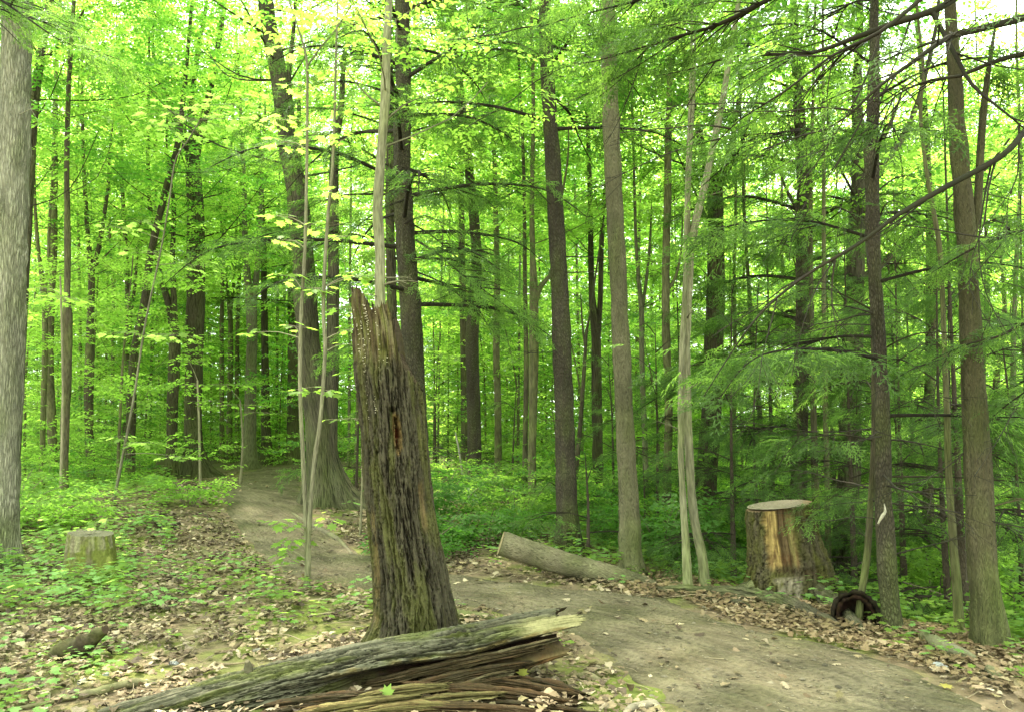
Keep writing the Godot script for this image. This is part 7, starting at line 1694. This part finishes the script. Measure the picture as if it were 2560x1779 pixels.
# the hemlock just outside the view on the right, whose long limbs arch across the picture
func near_hemlock() -> void:
	rng.seed = 606
	tree_count += 1
	var base := Vector3(4.6, -0.35, -4.9)
	var t := thing("hemlock_tree", "hemlock beyond the right edge whose dark limbs arch across the upper right", "tree")
	t.position = base
	var tint := Color(0.024, 0.022, 0.015)
	var b := MB.new()
	var made := tube(b, [Vector3(0, -0.2, 0), Vector3(0.02, 2.0, 0.0), Vector3(-0.05, 5.0, 0.05), Vector3(0.0, 9.0, 0.0), Vector3(0.05, 12.0, 0.0)], [0.17, 0.15, 0.12, 0.07, 0.02], 20, 0.12, Color(0.15, 0.115, 0.09), 0.12, 0.4, 0.3, 4.0)
	obj("trunk", b.mesh(M.flake), t)
	hemlock_crown(t, made[0], made[1], ["hemlock", 4.6, 3.0, 1.0, 0.0, 1.1], tint, M.flake)
	var buf_a := PackedFloat32Array()
	var buf_b := PackedFloat32Array()
	# [points, thickness, leaf density, share that is bare]
	for q in [[[V(3.438,3.523,-4.700), V(2.938,3.249,-4.400), V(2.635,3.008,-4.200), V(2.338,2.844,-4.200), V(2.074,2.691,-4.200), V(1.877,2.544,-4.250), V(1.588,2.369,-4.300), V(1.387,2.190,-4.400), V(1.243,1.976,-4.500), V(1.104,1.730,-4.600)],0.022,0.25,0.8,7], [[V(3.545,4.180,-4.800), V(3.010,3.973,-4.600), V(2.708,3.861,-4.500), V(2.486,3.764,-4.400), V(2.298,3.634,-4.400), V(2.088,3.482,-4.400), V(1.901,3.307,-4.400), V(1.739,3.214,-4.400)],0.026,0.35,0.45,9], [[V(2.990,4.420,-4.900), V(2.747,4.206,-4.800), V(2.565,4.081,-4.700), V(2.318,4.000,-4.700), V(2.114,3.953,-4.800), V(1.902,3.913,-4.900), V(1.682,3.949,-5.000), V(1.451,3.980,-5.100), V(1.209,3.943,-5.200), V(0.985,3.937,-5.300)],0.028,0.4,0.55,8], [[V(2.565,4.081,-4.700), V(2.620,3.800,-4.600), V(2.670,3.537,-4.500), V(2.763,3.353,-4.400), V(2.827,3.200,-4.300), V(2.924,2.986,-4.200)],0.016,0.2,0.6,4], [[V(3.603,3.944,-4.900), V(3.179,3.858,-4.800), V(2.953,3.793,-4.800), V(2.834,3.761,-4.900), V(2.710,3.778,-5.000), V(2.473,3.672,-5.000), V(2.285,3.434,-5.000), V(2.201,3.250,-5.000)],0.018,0.3,0.5,7], [[V(2.098,4.500,-4.900), V(1.787,4.340,-4.900), V(1.580,4.234,-4.900), V(1.350,4.153,-5.000), V(1.110,4.122,-5.100), V(0.862,4.088,-5.200), V(0.603,4.050,-5.300), V(0.335,4.039,-5.400)],0.02,1.25,0.12,3], [[V(1.882,4.641,-5.000), V(1.487,4.505,-5.000), V(1.116,4.452,-5.100), V(0.757,4.395,-5.200), V(0.441,4.363,-5.300), V(0.168,4.328,-5.400)],0.02,1.3,0.1,2], [[V(1.957,4.823,-5.600), V(1.457,4.671,-5.600), V(1.163,4.459,-5.600), V(0.927,4.219,-5.600), V(0.780,4.040,-5.600), V(0.635,3.921,-5.600)],0.016,1.2,0.15,2], [[V(1.416,4.876,-5.200), V(0.978,4.734,-5.200), V(0.553,4.650,-5.300), V(0.141,4.561,-5.400), V(-0.143,4.497,-5.500)],0.018,1.2,0.15,1], [[V(2.501,4.109,-4.200), V(2.229,3.880,-4.200), V(2.004,3.699,-4.200), V(1.780,3.611,-4.300), V(1.542,3.447,-4.400), V(1.318,3.322,-4.500), V(1.179,3.191,-4.600)],0.015,0.5,0.4,6], [[V(3.539,2.809,-4.900), V(3.253,2.783,-5.000), V(3.047,2.731,-5.000), V(2.896,2.649,-5.100), V(2.683,2.509,-5.200)],0.018,1,0.2,2], [[V(3.779,2.350,-5.200), V(3.526,2.284,-5.300), V(3.314,2.160,-5.400), V(3.152,2.115,-5.500), V(2.951,2.011,-5.600)],0.016,1.1,0.2,2], [[V(4.047,2.011,-5.600), V(3.701,1.842,-5.600), V(3.532,1.704,-5.700), V(3.353,1.504,-5.800)],0.014,1.1,0.2,2]]:
		var p := []
		for v in q[0]: p.append(v - base)
		bough(t, p, q[1], q[2] * 1.3, 0.75, tint, M.twig, buf_a, buf_b, q[3], "limb")
		for k in q[4]:
			var i := rng.randi_range(1, p.size() - 2)
			var s: Vector3 = p[i].lerp(p[i + 1], rng.randf())
			var d: Vector3 = (p[i + 1] - p[i]).normalized()
			dead_branch(t, s, (d * 0.8 + Vector3(rr(-0.6, 0.6), rr(-0.75, 0.55), rr(-0.6, 0.6))).normalized(), rr(0.35, 1.2), rr(0.004, 0.008), Color(0.03, 0.027, 0.02))
	scatter("foliage", hem_spray[0], buf_a, false, t)
	scatter("foliage", hem_spray[1], buf_b, false, t)

func stone(label: String, p: Vector3, s: float) -> void:
	var b := MB.new()
	var P := PackedVector3Array(); var C := PackedColorArray(); var T := PackedVector2Array()
	for i in 13:
		for j in 21:
			var th := TAU * float(j % 20) / 20
			var ph := PI * (float(i) / 12.0 - 0.5)
			var d := Vector3(cos(th) * cos(ph), sin(ph), sin(th) * cos(ph))
			var q := s * (1.0 + 0.5 * noise.get_noise_3d(d.x * 1.5 + s * 90.0, d.y * 1.5, d.z * 1.5))
			P.append(d * q * Vector3(1.3, 0.75, 1.0))
			C.append(Color(0.27, 0.27, 0.25) * (1.0 + 0.5 * noise.get_noise_3d(d.x * 6.0, d.y * 6.0, d.z * 6.0)))
			T.append(Vector2(i, j))
	b.grid(P, 21, 13, C, T, true)
	var o := obj("stone", b.mesh(M.wood))
	o.position = p
	tag(o, label, "stone", "small stones on the ground")
